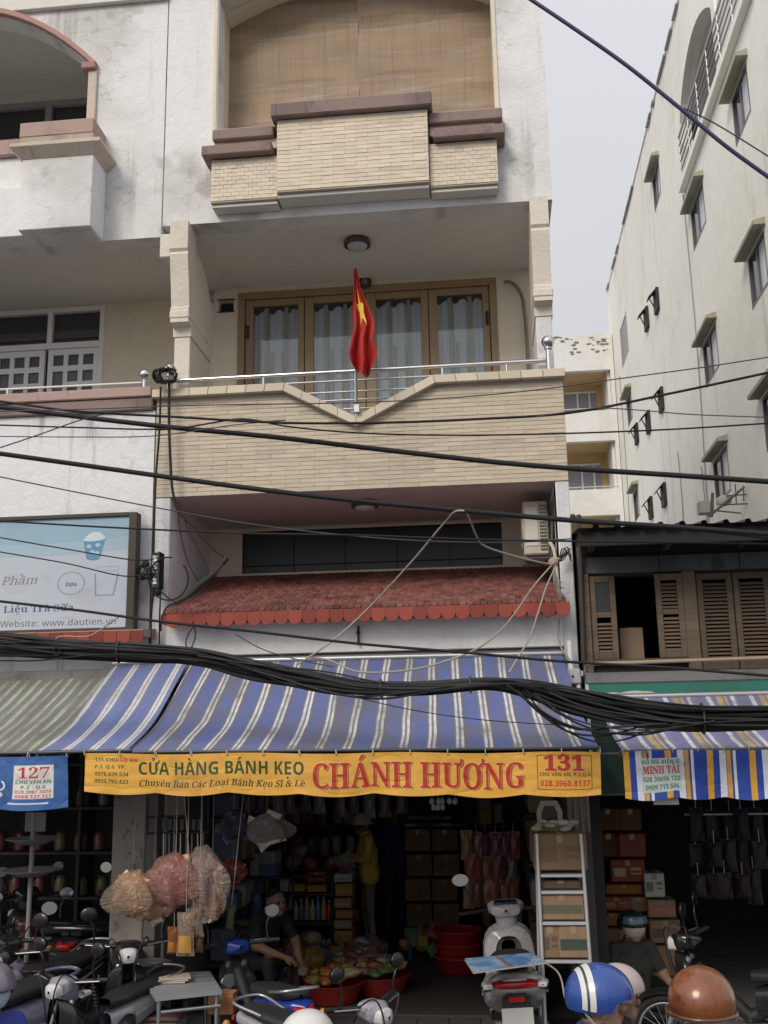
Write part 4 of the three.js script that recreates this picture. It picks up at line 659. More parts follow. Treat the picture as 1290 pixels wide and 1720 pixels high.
{
  const t = canvas(2048, 196, (g, w, h) => {
    g.fillStyle = '#dda640'; g.fillRect(0, 0, w, h);
    g.fillStyle = '#dfae4c'; for (let i = 0; i < 60; i++) g.fillRect((i * 173) % w, (i * 37) % h, 200, 2);
    const G = '#23471f', R = '#b3271f';
    g.fillStyle = '#8f9a3a'; vtext(g, '131 CHU', 40, 40, 24, 'bold $ sans-serif', { fill: G }); vtext(g, 'VĂN AN', 128, 40, 24, 'bold $ sans-serif', { fill: R, width: 90 });
    vtext(g, 'P.2  Q.6  TP.', 40, 74, 24, 'bold $ sans-serif', { fill: G, width: 130 });
    vtext(g, '0978.639.534', 40, 110, 27, 'bold $ sans-serif', { fill: G, width: 140 }); vtext(g, '0933.793.423', 40, 145, 27, 'bold $ sans-serif', { fill: G, width: 140 });
    vtext(g, 'CỬA HÀNG BÁNH KẸO', 218, 100, 86, 'bold $ sans-serif', { fill: G, width: 680 });
    vtext(g, 'Chuyên Bán Các Loại Bánh Kẹo Sỉ & Lẻ', 218, 158, 44, 'italic bold $ serif', { fill: '#2e3a1c', width: 680 });
    vtext(g, 'CHÁNH HƯƠNG', 930, 165, 162, 'bold $ serif', { fill: '#7d5a22', width: 836 });
    vtext(g, 'CHÁNH HƯƠNG', 924, 160, 162, 'bold $ serif', { fill: R, width: 836, stroke: '#f0cf7a', lw: 5 });
    vtext(g, 'CHÁNH HƯƠNG', 924, 160, 162, 'bold $ serif', { fill: R, width: 836, stroke: R, lw: 2 });
    g.strokeStyle = '#7c3a22'; g.lineWidth = 3; g.strokeRect(1808, 16, 206, 150);
    vtext(g, '131', 1830, 82, 94, 'bold $ serif', { fill: R, width: 160, stroke: R, lw: 4 });
    vtext(g, 'CHU VĂN AN, P.2,Q.6', 1814, 108, 24, 'bold $ sans-serif', { fill: '#3a3420', width: 196 });
    vtext(g, '028.3960.8137', 1816, 152, 36, 'bold $ sans-serif', { fill: R, width: 192 });
    dirt(g, w, h, 120, 0.07, 5);
  });
  banner('yellow shop banner with green and large red lettering hanging from the blue awning', V(-3.40, 2.655, ZA + 0.03), V(0.81, 2.60, ZA + 0.03), V(-3.385, 2.33, ZA + 0.035), V(0.80, 2.255, ZA + 0.035), t, 0.62, 1, 0.012);
  const t2 = canvas(1024, 256, (g, w, h) => {
    g.fillStyle = '#2f5f9e'; g.fillRect(0, 0, w, h); for (let i = 0; i < 20; i++) { g.fillStyle = i % 2 ? 'rgba(60,110,180,.25)' : 'rgba(30,70,130,.25)'; g.beginPath(); g.ellipse((i * 97) % w, (i * 53) % h, 90, 50, i, 0, 7); g.fill(); }
    const X = w - 232;
    g.fillStyle = '#d8d9d6'; g.fillRect(X, 42, 172, 160);
    vtext(g, '127', X + 14, 104, 72, 'bold $ serif', { fill: '#c22a2a', width: 144 });
    vtext(g, 'CHU VĂN AN', X + 8, 130, 24, 'bold $ sans-serif', { fill: '#2c5a34', width: 156 }); vtext(g, 'P.2 - Q.6', X + 30, 154, 22, 'bold $ sans-serif', { fill: '#2c5a34', width: 110 });
    vtext(g, '028.3967.3376', X + 8, 176, 21, 'bold $ sans-serif', { fill: '#c2403a', width: 156 }); vtext(g, '0908.127.127', X + 8, 198, 21, 'bold $ sans-serif', { fill: '#c2403a', width: 156 });
    g.strokeStyle = '#d9dde4'; g.lineWidth = 12; g.beginPath(); g.ellipse(X - 130, 184, 80, 18, 0, 0, 7); g.stroke(); g.fillStyle = '#d9dde4'; g.beginPath(); g.moveTo(X - 200, 110); g.quadraticCurveTo(X - 180, 190, X - 130, 190); g.quadraticCurveTo(X - 80, 190, X - 62, 110); g.fill();
    g.fillStyle = '#b03b32'; g.beginPath(); g.ellipse(X - 131, 128, 52, 16, -0.2, 0, 7); g.fill(); g.strokeStyle = '#d9dde4'; g.lineWidth = 9; g.beginPath(); g.arc(X - 60, 140, 22, -1.2, 1.6); g.stroke();
    g.fillStyle = '#d4d4d0'; g.fillRect(X - 20, h - 36, 170, 8); dirt(g, w, h, 40, 0.08, 9);
  });
  banner('blue banner with the number 127 on a white panel below the green awning', V(-5.6, 2.65, ZA), V(-3.565, 2.645, ZA), V(-5.6, 2.25, ZA), V(-3.545, 2.205, ZA), t2, 0.7, 3);
  const t3 = canvas(2048, 320, (g, w, h) => {
    const ss = [[0.04, '#d8a52c'], [0.03, '#2247a0'], [0.04, '#cdd2dc']]; g.fillStyle = '#1f43a2'; g.fillRect(0, 0, w, h);
    for (let x = 0; x < w; x += 285) { g.fillStyle = '#dca22f'; g.fillRect(x, 0, 42, h); g.fillStyle = '#d5d9e2'; g.fillRect(x + 84, 0, 44, h); g.fillRect(x + 176, 0, 20, h); g.fillStyle = '#cf9a3a'; g.fillRect(x + 132, 0, 30, h); }
    g.fillStyle = '#c3cfc9'; g.fillRect(118, 50, 272, 222);
    vtext(g, 'ĐỒ MÃ BIỂN Ở', 126, 88, 36, 'bold $ sans-serif', { fill: '#2c6a4a', width: 254 });
    vtext(g, 'MINH TÀI', 128, 150, 66, 'bold $ serif', { fill: '#c3283a', width: 252, stroke: '#c3283a', lw: 2 });
    vtext(g, '028 39696 122', 128, 202, 42, 'bold $ sans-serif', { fill: '#2c6a4a', width: 250 }); vtext(g, '0909 713 506', 140, 254, 42, 'bold $ sans-serif', { fill: '#2c6a4a', width: 230 });
    dirt(g, w, h, 60, 0.09, 13);
  });
  banner('blue, white and yellow striped valance with a red lettered panel hanging from the right awning', V(0.985, 2.60, ZA + 0.02), V(3.3, 2.605, ZA + 0.02), V(0.985, 2.225, ZA + 0.02), V(3.28, 2.235, ZA + 0.02), t3, 0.42, 6, 0.02);
}
// ================================================================ SIGNBOARDS
{
  const t = canvas(1024, 512, (g, w, h) => { // the visible right-hand part is u 0.45..1
    const gr = (y, a, b, c) => `rgb(${a},${b},${c})`; g.fillStyle = '#b4bcc6'; g.fillRect(0, 0, w, h);
    g.fillStyle = '#8eaec0'; g.beginPath(); g.moveTo(0, 0); g.lineTo(w, 0); g.lineTo(w, 90); g.quadraticCurveTo(w * 0.7, 150, 0, 70); g.fill();
    g.fillStyle = '#9db5c3'; g.beginPath(); g.moveTo(0, 70); g.quadraticCurveTo(w * 0.7, 150, w, 90); g.lineTo(w, 150); g.quadraticCurveTo(w * 0.7, 210, 0, 130); g.fill();
    const S = (px) => 522 + px / 215 * 502, T = (py) => py / 190 * h; // photo offsets from the board's left edge in view and from its top
    vtext(g, 'Hửu', S(0) - 92, T(34), 60, 'bold $ serif', { fill: '#1d2b52', width: 106 });
    g.fillStyle = '#5c8caa'; g.beginPath(); g.moveTo(S(146), T(38)); g.lineTo(S(180), T(36)); g.lineTo(S(172), T(72)); g.quadraticCurveTo(S(163), T(78), S(152), T(72)); g.fill();
    g.fillStyle = '#c6d4da'; g.beginPath(); g.ellipse(S(163), T(37), 40, 11, -0.1, 0, 7); g.fill(); g.beginPath(); g.moveTo(S(148), T(35)); g.quadraticCurveTo(S(163), T(16), S(178), T(33)); g.fill();
    g.fillStyle = '#a8c0cc'; for (const [x, y] of [[155, 50], [168, 48], [160, 60], [167, 62]]) { g.beginPath(); g.arc(S(x), T(y), 9, 0, 7); g.fill(); }
    vtext(g, 'Sản Phẩm', S(-14), T(112), 54, 'italic $ serif', { fill: '#6d7683', width: 220 });
    g.strokeStyle = '#7f8c9a'; g.lineWidth = 4; g.beginPath(); g.ellipse(S(131), T(113), 46, 52, 0, 0, 7); g.stroke(); vtext(g, 'Đậu', S(122), T(118), 26, 'italic bold $ serif', { fill: '#30405e', width: 40 });
    g.lineWidth = 5; g.beginPath(); g.moveTo(S(166), T(98)); g.lineTo(S(168), T(135)); g.lineTo(S(194), T(135)); g.lineTo(S(200), T(98)); g.stroke(); g.strokeStyle = '#9fa9b4'; g.strokeRect(S(170), T(86), 70, 20);
    vtext(g, 'Nguyên Liệu Trà Sữa', S(-36), T(160), 44, 'bold $ serif', { fill: '#46527a', width: 404 });
    vtext(g, 'Website: www.dautien.vn', S(28), T(185), 40, '$ sans-serif', { fill: '#5d5862', width: 402 }); vtext(g, '0933.127.93 -', S(20) - 232, T(185), 40, '$ sans-serif', { fill: '#3b3540', width: 230 });
    dirt(g, w, h, 60, 0.05, 21);
  });
  const o = thing('signboard', [-5, 3.84, -9.8], 'pale blue billboard with a cup picture and script lettering on the white house', 'signboard');
  part(o, 'panel', pbox(-6.55, -3.53, 3.845, 4.945, -9.84, -9.81), std([0.3, 0.3, 0.32], 0.7));
  const p = new THREE.PlaneGeometry(3.02, 1.1); p.translate(-5.04, 4.395, -9.805); part(o, 'printed_face', p, std([1, 1, 1], 0.55, { map: t }));
  part(o, 'frame', [box(-3.53, -3.45, 3.80, 4.98, -9.9, -9.77, 0.005), box(-6.6, -3.531, 4.946, 4.985, -9.9, -9.78, 0.005), box(-6.6, -3.531, 3.81, 3.844, -9.9, -9.79, 0.005)], std([0.055, 0.045, 0.035], 0.7));
  part(o, 'stay', [rod(V(-3.6, 4.9, -9.9), V(-3.6, 4.9, -10), 0.02), rod(V(-3.6, 3.9, -9.9), V(-3.6, 3.9, -10), 0.02)], MT.black);
}
{
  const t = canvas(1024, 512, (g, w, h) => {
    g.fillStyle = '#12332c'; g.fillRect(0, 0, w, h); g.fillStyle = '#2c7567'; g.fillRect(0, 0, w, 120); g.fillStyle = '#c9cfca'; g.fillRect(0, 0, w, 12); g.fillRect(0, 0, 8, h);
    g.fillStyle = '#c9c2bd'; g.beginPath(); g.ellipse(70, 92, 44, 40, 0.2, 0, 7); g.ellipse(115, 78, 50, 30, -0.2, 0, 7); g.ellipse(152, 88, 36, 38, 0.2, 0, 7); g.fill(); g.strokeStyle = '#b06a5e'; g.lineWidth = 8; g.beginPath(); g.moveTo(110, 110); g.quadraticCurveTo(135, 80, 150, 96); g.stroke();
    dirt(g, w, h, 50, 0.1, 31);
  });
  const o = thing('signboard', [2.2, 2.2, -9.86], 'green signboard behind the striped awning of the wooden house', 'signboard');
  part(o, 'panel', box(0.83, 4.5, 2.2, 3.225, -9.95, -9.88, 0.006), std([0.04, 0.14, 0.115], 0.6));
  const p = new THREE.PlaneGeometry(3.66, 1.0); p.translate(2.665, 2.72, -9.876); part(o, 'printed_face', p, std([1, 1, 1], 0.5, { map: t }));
}
// ================================================================ OVERHEAD CABLES
function cable(pts, z, r, label, mat = MT.cable, group, extra) {
  const P = pts.map(([u, v, dz]) => at(u, v, z + (dz || 0)));
  const a = P[0].clone().multiplyScalar(2).sub(P[1]), n = P.length, b = P[n - 1].clone().multiplyScalar(2).sub(P[n - 2]);
  const full = (pts[0][0] <= 2 ? [a] : []).concat(P, pts[n - 1][0] >= 1288 ? [b] : []);
  return solo('overhead_cable', [tube(full, r, Math.max(40, n * 16), 6), ...(extra || [])], mat, label, 'cable', group);
}
const ZC = -8.2;
cable([[884, -6], [960, 45], [1050, 108], [1140, 180], [1220, 246], [1290, 297]], -6.4, 0.0135, 'dark blue cable crossing the sky in the upper right corner', MT.cableBlue);
cable([[1150, 182], [1200, 207], [1290, 262]], -6.4, 0.005, 'thin grey wire branching off the dark blue cable in the upper right corner', MT.cableGrey);
cable([[0, 674], [120, 690], [290, 700], [470, 710], [640, 710], [800, 704], [960, 693], [1130, 660], [1290, 626]], ZC + 0.2, 0.0105, 'slightly wavy black cable running just below the parapet notch and rising to the right');
cable([[0, 684], [150, 702], [300, 719], [450, 733], [640, 755], [830, 776], [960, 787], [1130, 798], [1290, 809]], ZC, 0.022, 'upper of the two thick black cables crossing the tiled parapet');
cable([[0, 714], [130, 718], [290, 720], [410, 704], [480, 716], [600, 727], [760, 731], [950, 728], [1130, 721], [1290, 711]], ZC + 0.1, 0.007, 'thin dark wire across the middle of the tiled parapet, nearly level');
cable([[0, 733], [130, 734], [260, 732], [400, 713], [480, 706]], ZC + 0.15, 0.0045, 'short thin wire on the white house joining the wavy cable by the parapet', MT.cableGrey);
cable([[0, 762], [130, 780], [265, 799], [420, 820], [600, 841], [780, 858], [960, 874], [1130, 885], [1290, 897]], ZC - 0.1, 0.022, 'lower of the two thick black cables, crossing the balcony underside');
cable([[0, 801], [130, 827], [280, 856], [420, 880], [560, 897], [700, 908], [860, 911], [960, 905]], ZC - 0.3, 0.006, 'thin dark wire sloping from the white wall down across the strip window', MT.cableGrey);
cable([[0, 875], [150, 884], [270, 890], [420, 896], [600, 899], [800, 906], [960, 909], [1130, 911], [1290, 914]], ZC - 0.2, 0.0085, 'nearly level dark cable crossing the billboard top and the strip window');
cable([[0, 903], [110, 922], [230, 941], [258, 940]], ZC - 0.4, 0.006, 'upper thin wire crossing the billboard to the insulator rack');
cable([[0, 927], [110, 946], [215, 968], [255, 962]], ZC - 0.4, 0.006, 'lower thin wire crossing the billboard to the insulator rack');
cable([[0, 1010], [130, 1025], [270, 1044], [420, 1060], [600, 1081], [780, 1096], [945, 1111], [1130, 1122], [1290, 1135]], ZC + 0.1, 0.012, 'dark cable sloping across the white band under the red tiled canopy');
cable([[0, 691], [150, 687], [320, 681], [600, 676], [760, 668], [900, 655], [1040, 636], [1180, 617], [1290, 600]], ZC + 0.25, 0.005, 'uppermost thin grey wire passing over the notch of the tiled parapet', MT.cableGrey);
cable([[900, 700], [1000, 686], [1060, 688], [1160, 696], [1290, 701]], ZC + 0.25, 0.0045, 'thin grey wire crossing the end flats in the gap', MT.cableGrey);
cable([[0, 752], [60, 732], [140, 704], [180, 694]], ZC + 0.2, 0.0055, 'thin slanting wire on the old wall of the white house', MT.cableGrey);
cable([[1040, 880], [1120, 884], [1220, 895], [1290, 903]], ZC - 0.3, 0.016, 'thick black cable lying against the tin roof edge');
// small drop wires along the left corner of the shop house
const drop = (pts, r, label, mat = MT.cable) => solo('drop_wire', tube(pts, r, 60, 6), mat, label, 'wire');
const zl = -9.86;
drop([[284, 632], [284, 700], [286, 770], [291, 830], [300, 858], [330, 890], [362, 925], [378, 938]].map(([u, v]) => at(u, v, zl)), 0.014, 'black cable running from the left steel ball down to the slanting splice');
drop([[270, 650], [268, 720], [262, 800], [259, 880], [258, 930]].map(([u, v]) => at(u, v, zl)), 0.011, 'dark wire running straight down the house corner to the insulator rack');
drop([[298, 855], [304, 900], [318, 950], [336, 980]].map(([u, v]) => at(u, v, -9.7)), 0.006, 'thin wire looping below the balcony, nearest the left pier');
drop([[302, 852], [320, 900], [345, 945], [350, 958]].map(([u, v]) => at(u, v, -9.7)), 0.006, 'middle thin wire looping below the balcony to the slanting splice');
drop([[258, 990], [254, 1030], [252, 1090]].map(([u, v]) => at(u, v, zl)), 0.012, 'short cable hanging below the insulator rack down to the bundle');
drop([[270, 992], [268, 1040], [268, 1090]].map(([u, v]) => at(u, v, zl)), 0.008, 'thin cable hanging beside the short cable below the insulator rack');
drop([[326, 1050], [328, 1070], [318, 1092], [312, 1082], [318, 1062], [326, 1052]].map(([u, v]) => at(u, v, ZC)), 0.005, 'little loop of wire hanging in front of the white band by the canopy corner');
drop([[205, 1032], [180, 1050], [150, 1068], [95, 1072], [92, 1096], [100, 1106], [92, 1108]].map(([u, v]) => at(u, v, ZC)), 0.006, 'pale cord dangling from the billboard corner to the bundle', MT.rope);
// insulator rack
{
  const c = at(262, 960, -9.86), t = thing('insulator_rack', [c.x, c.y - 0.16, c.z], 'black bracket with four white spool insulators on the house corner', 'insulator rack');
  part(t, 'bracket', [box(c.x + 0.03, c.x + 0.05, c.y - 0.17, c.y + 0.19, c.z - 0.1, c.z + 0.05, 0.003), box(c.x - 0.04, c.x + 0.05, c.y + 0.165, c.y + 0.185, c.z - 0.02, c.z + 0.03, 0.003), box(c.x - 0.04, c.x + 0.05, c.y - 0.17, c.y - 0.15, c.z - 0.02, c.z + 0.03, 0.003), rod(V(c.x, c.y - 0.17, c.z), V(c.x, c.y + 0.18, c.z), 0.008)], MT.black);
  const sp = lathe([[0, -0.03], [0.032, -0.03], [0.036, -0.02], [0.022, -0.006], [0.022, 0.006], [0.036, 0.02], [0.032, 0.03], [0, 0.03]], 14);
  for (let i = 0; i < 4; i++) part(t, 'insulator', sp.clone().translate(c.x, c.y - 0.105 + i * 0.075, c.z + 0.01), std([0.6, 0.6, 0.6], 0.25));
  const jn = []; for (let i = 0; i < 9; i++) { const q = rng(i + 3); const p = []; for (let k = 0; k < 6; k++) p.push(V(c.x - 0.2 + 0.2 * k / 5 + 0.05 * (q() - 0.5), c.y - 0.02 + 0.16 * (q() - 0.5), c.z + 0.02 + 0.04 * q())); jn.push(tube(p, 0.007, 30, 5)); }
  part(t, 'wire_tangle', [...jn, blob(0.06, 0.8, 0.9, 0.5, 0.3, 5, 4, 2).translate(c.x + 0.02, c.y - 0.2, c.z), blob(0.05, 0.9, 0.8, 0.5, 0.3, 5, 7, 2).translate(c.x - 0.1, c.y + 0.08, c.z + 0.02)], MT.cable);
  const lp = []; for (let i = 0; i <= 24; i++) { const a = -0.7 + i / 24 * 5.6; const p = at(283 + 33 * Math.cos(a), 972 + 36 * Math.sin(a), -9.8); lp.push(p); }
  part(t, 'cable_loop', tube(lp, 0.008, 60, 6), MT.cable);
}
{ // splice closure
  const a = at(381, 937, -9.65), b = at(362, 962, -9.62), c = at(318, 1000, -9.6), d = at(296, 1012, -9.6), t = thing('cable_splice', [c.x, c.y, c.z], 'long slanting black cable splice above the left end of the red canopy', 'cable splice');
  part(t, 'sleeve', [tube([a, b, c, d], 0.014, 40, 8), rod(b, at(336, 982, -9.61), 0.028, 0.034, 10), rod(at(336, 982, -9.61), c, 0.034, 0.024, 10), rod(a, at(374, 946, -9.64), 0.03, 0.026, 10)], std([0.022, 0.022, 0.022], 0.7));
  part(t, 'tail_wire', [tube([d, at(280, 1020, -9.6), at(272, 1040, -9.62), at(270, 1060, -9.7)], 0.008, 20), tube([d, at(285, 1006, -9.65), at(272, 995, -9.75)], 0.008, 20)], MT.cable);
}
{ // tangle on the ball post
  const c = at(278, 632, -9.85), t = thing('wire_tangle', [c.x, c.y - 0.1, c.z], 'messy coil of black wire round the left steel ball of the railing', 'wire coil'), g = [];
  for (let i = 0; i < 9; i++) { const q = rng(i * 5 + 1), p = []; const R = 0.05 + 0.05 * q(); for (let k = 0; k < 12; k++) { const a = k / 11 * 6.0 + q(); p.push(V(c.x + R * 1.15 * Math.cos(a) + 0.02 * (q() - 0.5) + (i % 3 - 1) * 0.03, c.y + R * 0.9 * Math.sin(a) + 0.02 * (q() - 0.5), c.z + 0.05 * q())); } g.push(tube(p, 0.008, 50, 5)); }
  part(t, 'coil', g, MT.cable); part(t, 'clamp', [box(c.x + 0.04, c.x + 0.11, c.y - 0.07, c.y - 0.01, c.z - 0.02, c.z + 0.06, 0.01)], std([0.05, 0.05, 0.05], 0.5));
}
// the heavy bundle
{
  const o = at(640, 1155, -8.2), t = thing('cable_bundle', [o.x, o.y, o.z], 'heavy sagging bundle of many black cables strung in front of the awnings', 'cable bundle');
  const spine = [[-60, 1080], [0, 1082], [100, 1090], [230, 1096], [330, 1103], [430, 1124], [520, 1142], [610, 1155], [720, 1156], [820, 1149], [880, 1156], [960, 1178], [1060, 1198], [1160, 1206], [1290, 1205], [1350, 1203]];
  const width = [20, 20, 16, 14, 13, 17, 15, 11, 10, 9, 14, 24, 24, 21, 19, 18];
  const q = rng(99), cm = [MT.cable, MT.cable, std([0.012, 0.012, 0.013], 0.6), std([0.02, 0.02, 0.021], 0.7)];
  for (let i = 0; i < 44; i++) {
    const a0 = q() * 6.28, rad = Math.sqrt(q()), tw = (q() - 0.5) * 1.6, pts = [], r = i < 6 ? 0.019 : 0.007 + 0.007 * q();
    for (let k = 0; k < spine.length; k++) {
      const [u, v] = spine[k], a = a0 + tw * k * 0.5, off = rad * Math.sin(a) * width[k];
      const p = at(u + (q() - 0.5) * 18, v + off + (q() - 0.5) * 3, -8.2 + rad * Math.cos(a) * 0.05); pts.push(p);
    }
    part(t, 'strand', tube(pts, r, 130, 6), cm[i % 4]);
  }
  // looser strands hanging lower and splitting off
  const loose = [
    [[-60, 1112], [0, 1108], [60, 1110], [150, 1100], [240, 1098], [330, 1110]], [[0, 1080], [90, 1078], [180, 1085], [300, 1094], [420, 1116]],
    [[330, 1103], [440, 1118], [540, 1128], [640, 1146]], [[380, 1112], [470, 1140], [560, 1166], [640, 1172], [720, 1160]], [[420, 1124], [500, 1152], [600, 1168], [680, 1164], [760, 1150]],
    [[820, 1149], [900, 1150], [1000, 1163], [1100, 1178], [1200, 1186], [1350, 1186]], [[840, 1150], [930, 1152], [1040, 1170], [1150, 1186], [1290, 1190], [1350, 1192]], [[860, 1152], [960, 1157], [1080, 1181], [1200, 1192], [1350, 1188]],
    [[860, 1155], [900, 1185], [950, 1215], [1010, 1228], [1090, 1228], [1180, 1214], [1290, 1212], [1340, 1212]], [[880, 1160], [930, 1195], [990, 1222], [1070, 1234], [1150, 1222], [1240, 1212], [1340, 1210]], [[850, 1152], [890, 1180], [930, 1210], [970, 1224], [1030, 1222], [1120, 1215]], [[900, 1165], [960, 1206], [1040, 1226], [1120, 1224], [1200, 1212]],
    [[880, 1158], [920, 1200], [960, 1232], [1005, 1248], [1050, 1242], [1100, 1224], [1180, 1212]], [[870, 1158], [905, 1195], [950, 1228], [990, 1236], [1040, 1232], [1090, 1216]], [[920, 1165], [980, 1186], [1060, 1200], [1120, 1212], [1200, 1218], [1340, 1218]],
  ];
  loose.forEach((l, i) => part(t, 'strand', tube(l.map(([u, v], k) => at(u + (q() - 0.5) * 6, v + (q() - 0.5) * 4, -8.12 + 0.05 * (q() - 0.5) + 0.02 * (i % 3))), 0.006 + 0.005 * q(), 90, 6), cm[i % 4]));
  const tie = []; for (const [u, v, h] of [[200, 1095, 18], [640, 1156, 15], [790, 1150, 13], [1180, 1207, 24]]) { const p = at(u, v, -8.2), s = h / 1750 * 8.2; tie.push(new THREE.TorusGeometry(s * 1.0, 0.008, 6, 18).scale(0.75, 1, 1).rotateY(Math.PI / 2).translate(p.x, p.y, p.z)); }
  for (const g of tie) part(t, 'cable_tie', g, std([0.04, 0.04, 0.04], 0.5));
  const lo = []; for (let i = 0; i < 5; i++) { const p = []; for (let k = 0; k <= 10; k++) { const a = k / 10 * Math.PI * 2, R = 12 + i * 3; p.push(at(95 + R * 0.4 * Math.sin(a), 1094 + R * Math.cos(a) * 0.5, -8.12)); } if (i < 2) lo.push(tube(p, 0.004, 30, 5)); } part(t, 'wire_loop', lo, MT.cable);
}
// thin stray wires by the bundle
drop([[480, 1130], [560, 1160], [680, 1190], [800, 1208], [940, 1218]].map(([u, v]) => at(u, v, -8.3)), 0.004, 'hair-thin wire sagging across the blue awning below the bundle');
drop([[395, 1065], [440, 1090], [500, 1108], [560, 1120]].map(([u, v]) => at(u, v, -8.4)), 0.005, 'thin wire slanting from the canopy edge into the bundle', MT.cableGrey);
// rope lines
{
  const rope = (pts, label) => solo('rope', tube(pts.map(([u, v, z]) => at(u, v, z)), 0.0085, 70, 6), MT.rope, label, 'rope');
  rope([[500, 1116, -8.9], [560, 1075, -9.1], [620, 1020, -9.3], [690, 945, -9.0], [745, 880, -8.5], [768, 858, -8.16], [780, 858, -8.13]], 'pale rope slanting up over the red canopy to the lower thick cable');
  rope([[784, 862, -8.14], [792, 880, -8.4], [800, 900, -8.7], [812, 916, -9.0], [850, 930, -9.3], [895, 942, -9.55], [925, 948, -9.7]], 'pale rope from the lower thick cable across to the knot on the right pier');
  rope([[926, 950, -9.7], [896, 985, -9.6], [865, 1030, -9.55], [838, 1062, -9.3], [800, 1090, -9.0], [750, 1110, -8.9], [690, 1125, -8.9], [600, 1128, -8.9], [550, 1108, -9.0], [515, 1104, -9.0]], 'long pale rope drooping from the pier knot across the top of the blue awning');
  rope([[934, 950, -9.7], [918, 985, -9.6], [905, 1025, -9.5], [890, 1070, -9.3], [868, 1108, -9.0], [855, 1130, -8.9]], 'pale rope hanging from the pier knot to the right end of the blue awning');
  rope([[940, 1038, -9.9], [938, 1070, -9.9], [944, 1090, -9.85], [960, 1112, -9.8]], 'thin pale cord hanging from the canopy corner to the junction box');
  const c = at(930, 945, -9.75), t = thing('rope_knot', [c.x, c.y, c.z], 'lumpy knot where the pale ropes tie to the right pier', 'knot');
  part(t, 'knot', [blob(0.05, 1, 1, 0.8, 0.35, 6, 8, 3).translate(c.x, c.y, c.z), blob(0.03, 1.4, 0.7, 0.8, 0.35, 6, 9, 3).translate(c.x + 0.03, c.y + 0.03, c.z)], std([0.36, 0.27, 0.21], 0.9));
  const f = []; for (let i = 0; i < 10; i++) { const q = rng(i + 70); f.push(tube([c.clone(), V(c.x + 0.03 * (q() - 0.2), c.y - 0.1 - 0.1 * q(), c.z), V(c.x + 0.09 * q(), c.y - 0.2 - 0.25 * q(), c.z - 0.02)], 0.004, 12, 5)); } part(t, 'frayed_end', f, MT.rope);
  const d = []; for (let i = 0; i < 6; i++) { const q = rng(i + 170); d.push(tube([V(c.x + 0.05, c.y + 0.02, c.z - 0.1), V(c.x + 0.1 + 0.06 * q(), c.y + 0.05 + 0.12 * q(), c.z - 0.12), V(c.x + 0.17, c.y + 0.02 + 0.15 * q(), c.z - 0.1)], 0.006, 12, 5)); } part(t, 'wire_clutter', d, MT.cable);
}
// junction box and conduit at the right pier
{
  const c = at(962, 1136, -9.8), t = thing('junction_box', [c.x, c.y - 0.3, c.z], 'grey white junction box on a pipe between the two shop fronts', 'junction box');
  part(t, 'box_body', [box(c.x - 0.075, c.x + 0.075, c.y - 0.07, c.y + 0.07, c.z - 0.08, c.z, 0.012), box(c.x - 0.1, c.x - 0.075, c.y - 0.04, c.y + 0.01, c.z - 0.07, c.z - 0.02, 0.006), box(c.x + 0.075, c.x + 0.1, c.y + 0.0, c.y + 0.05, c.z - 0.07, c.z - 0.02, 0.006)], std([0.42, 0.42, 0.41], 0.6));
  part(t, 'screw', [rod(V(c.x, c.y, c.z), V(c.x, c.y, c.z + 0.008), 0.012)], MT.black);
  parts(t, 'pipe', [rod(V(c.x - 0.01, c.y + 0.07, c.z - 0.04), V(c.x - 0.01, c.y + 0.33, c.z - 0.04), 0.026), rod(V(c.x + 0.05, c.y - 0.07, c.z - 0.04), V(c.x + 0.05, c.y - 0.32, c.z - 0.04), 0.02), rod(V(c.x - 0.03, c.y - 0.07, c.z - 0.04), V(c.x - 0.03, c.y - 0.3, c.z - 0.04), 0.014)], MT.white);
  solo('standpipe', [rod(at(972, 865, -9.9), at(980, 1110, -9.9), 0.022, 0.022, 8), ball(at(962, 865, -9.9).x, at(962, 868, -9.9).y, -9.9, 0.03, 8)], std([0.05, 0.045, 0.04], 0.8), 'dark upright pipe between the white pier and the brown shutters', 'pipe');
}
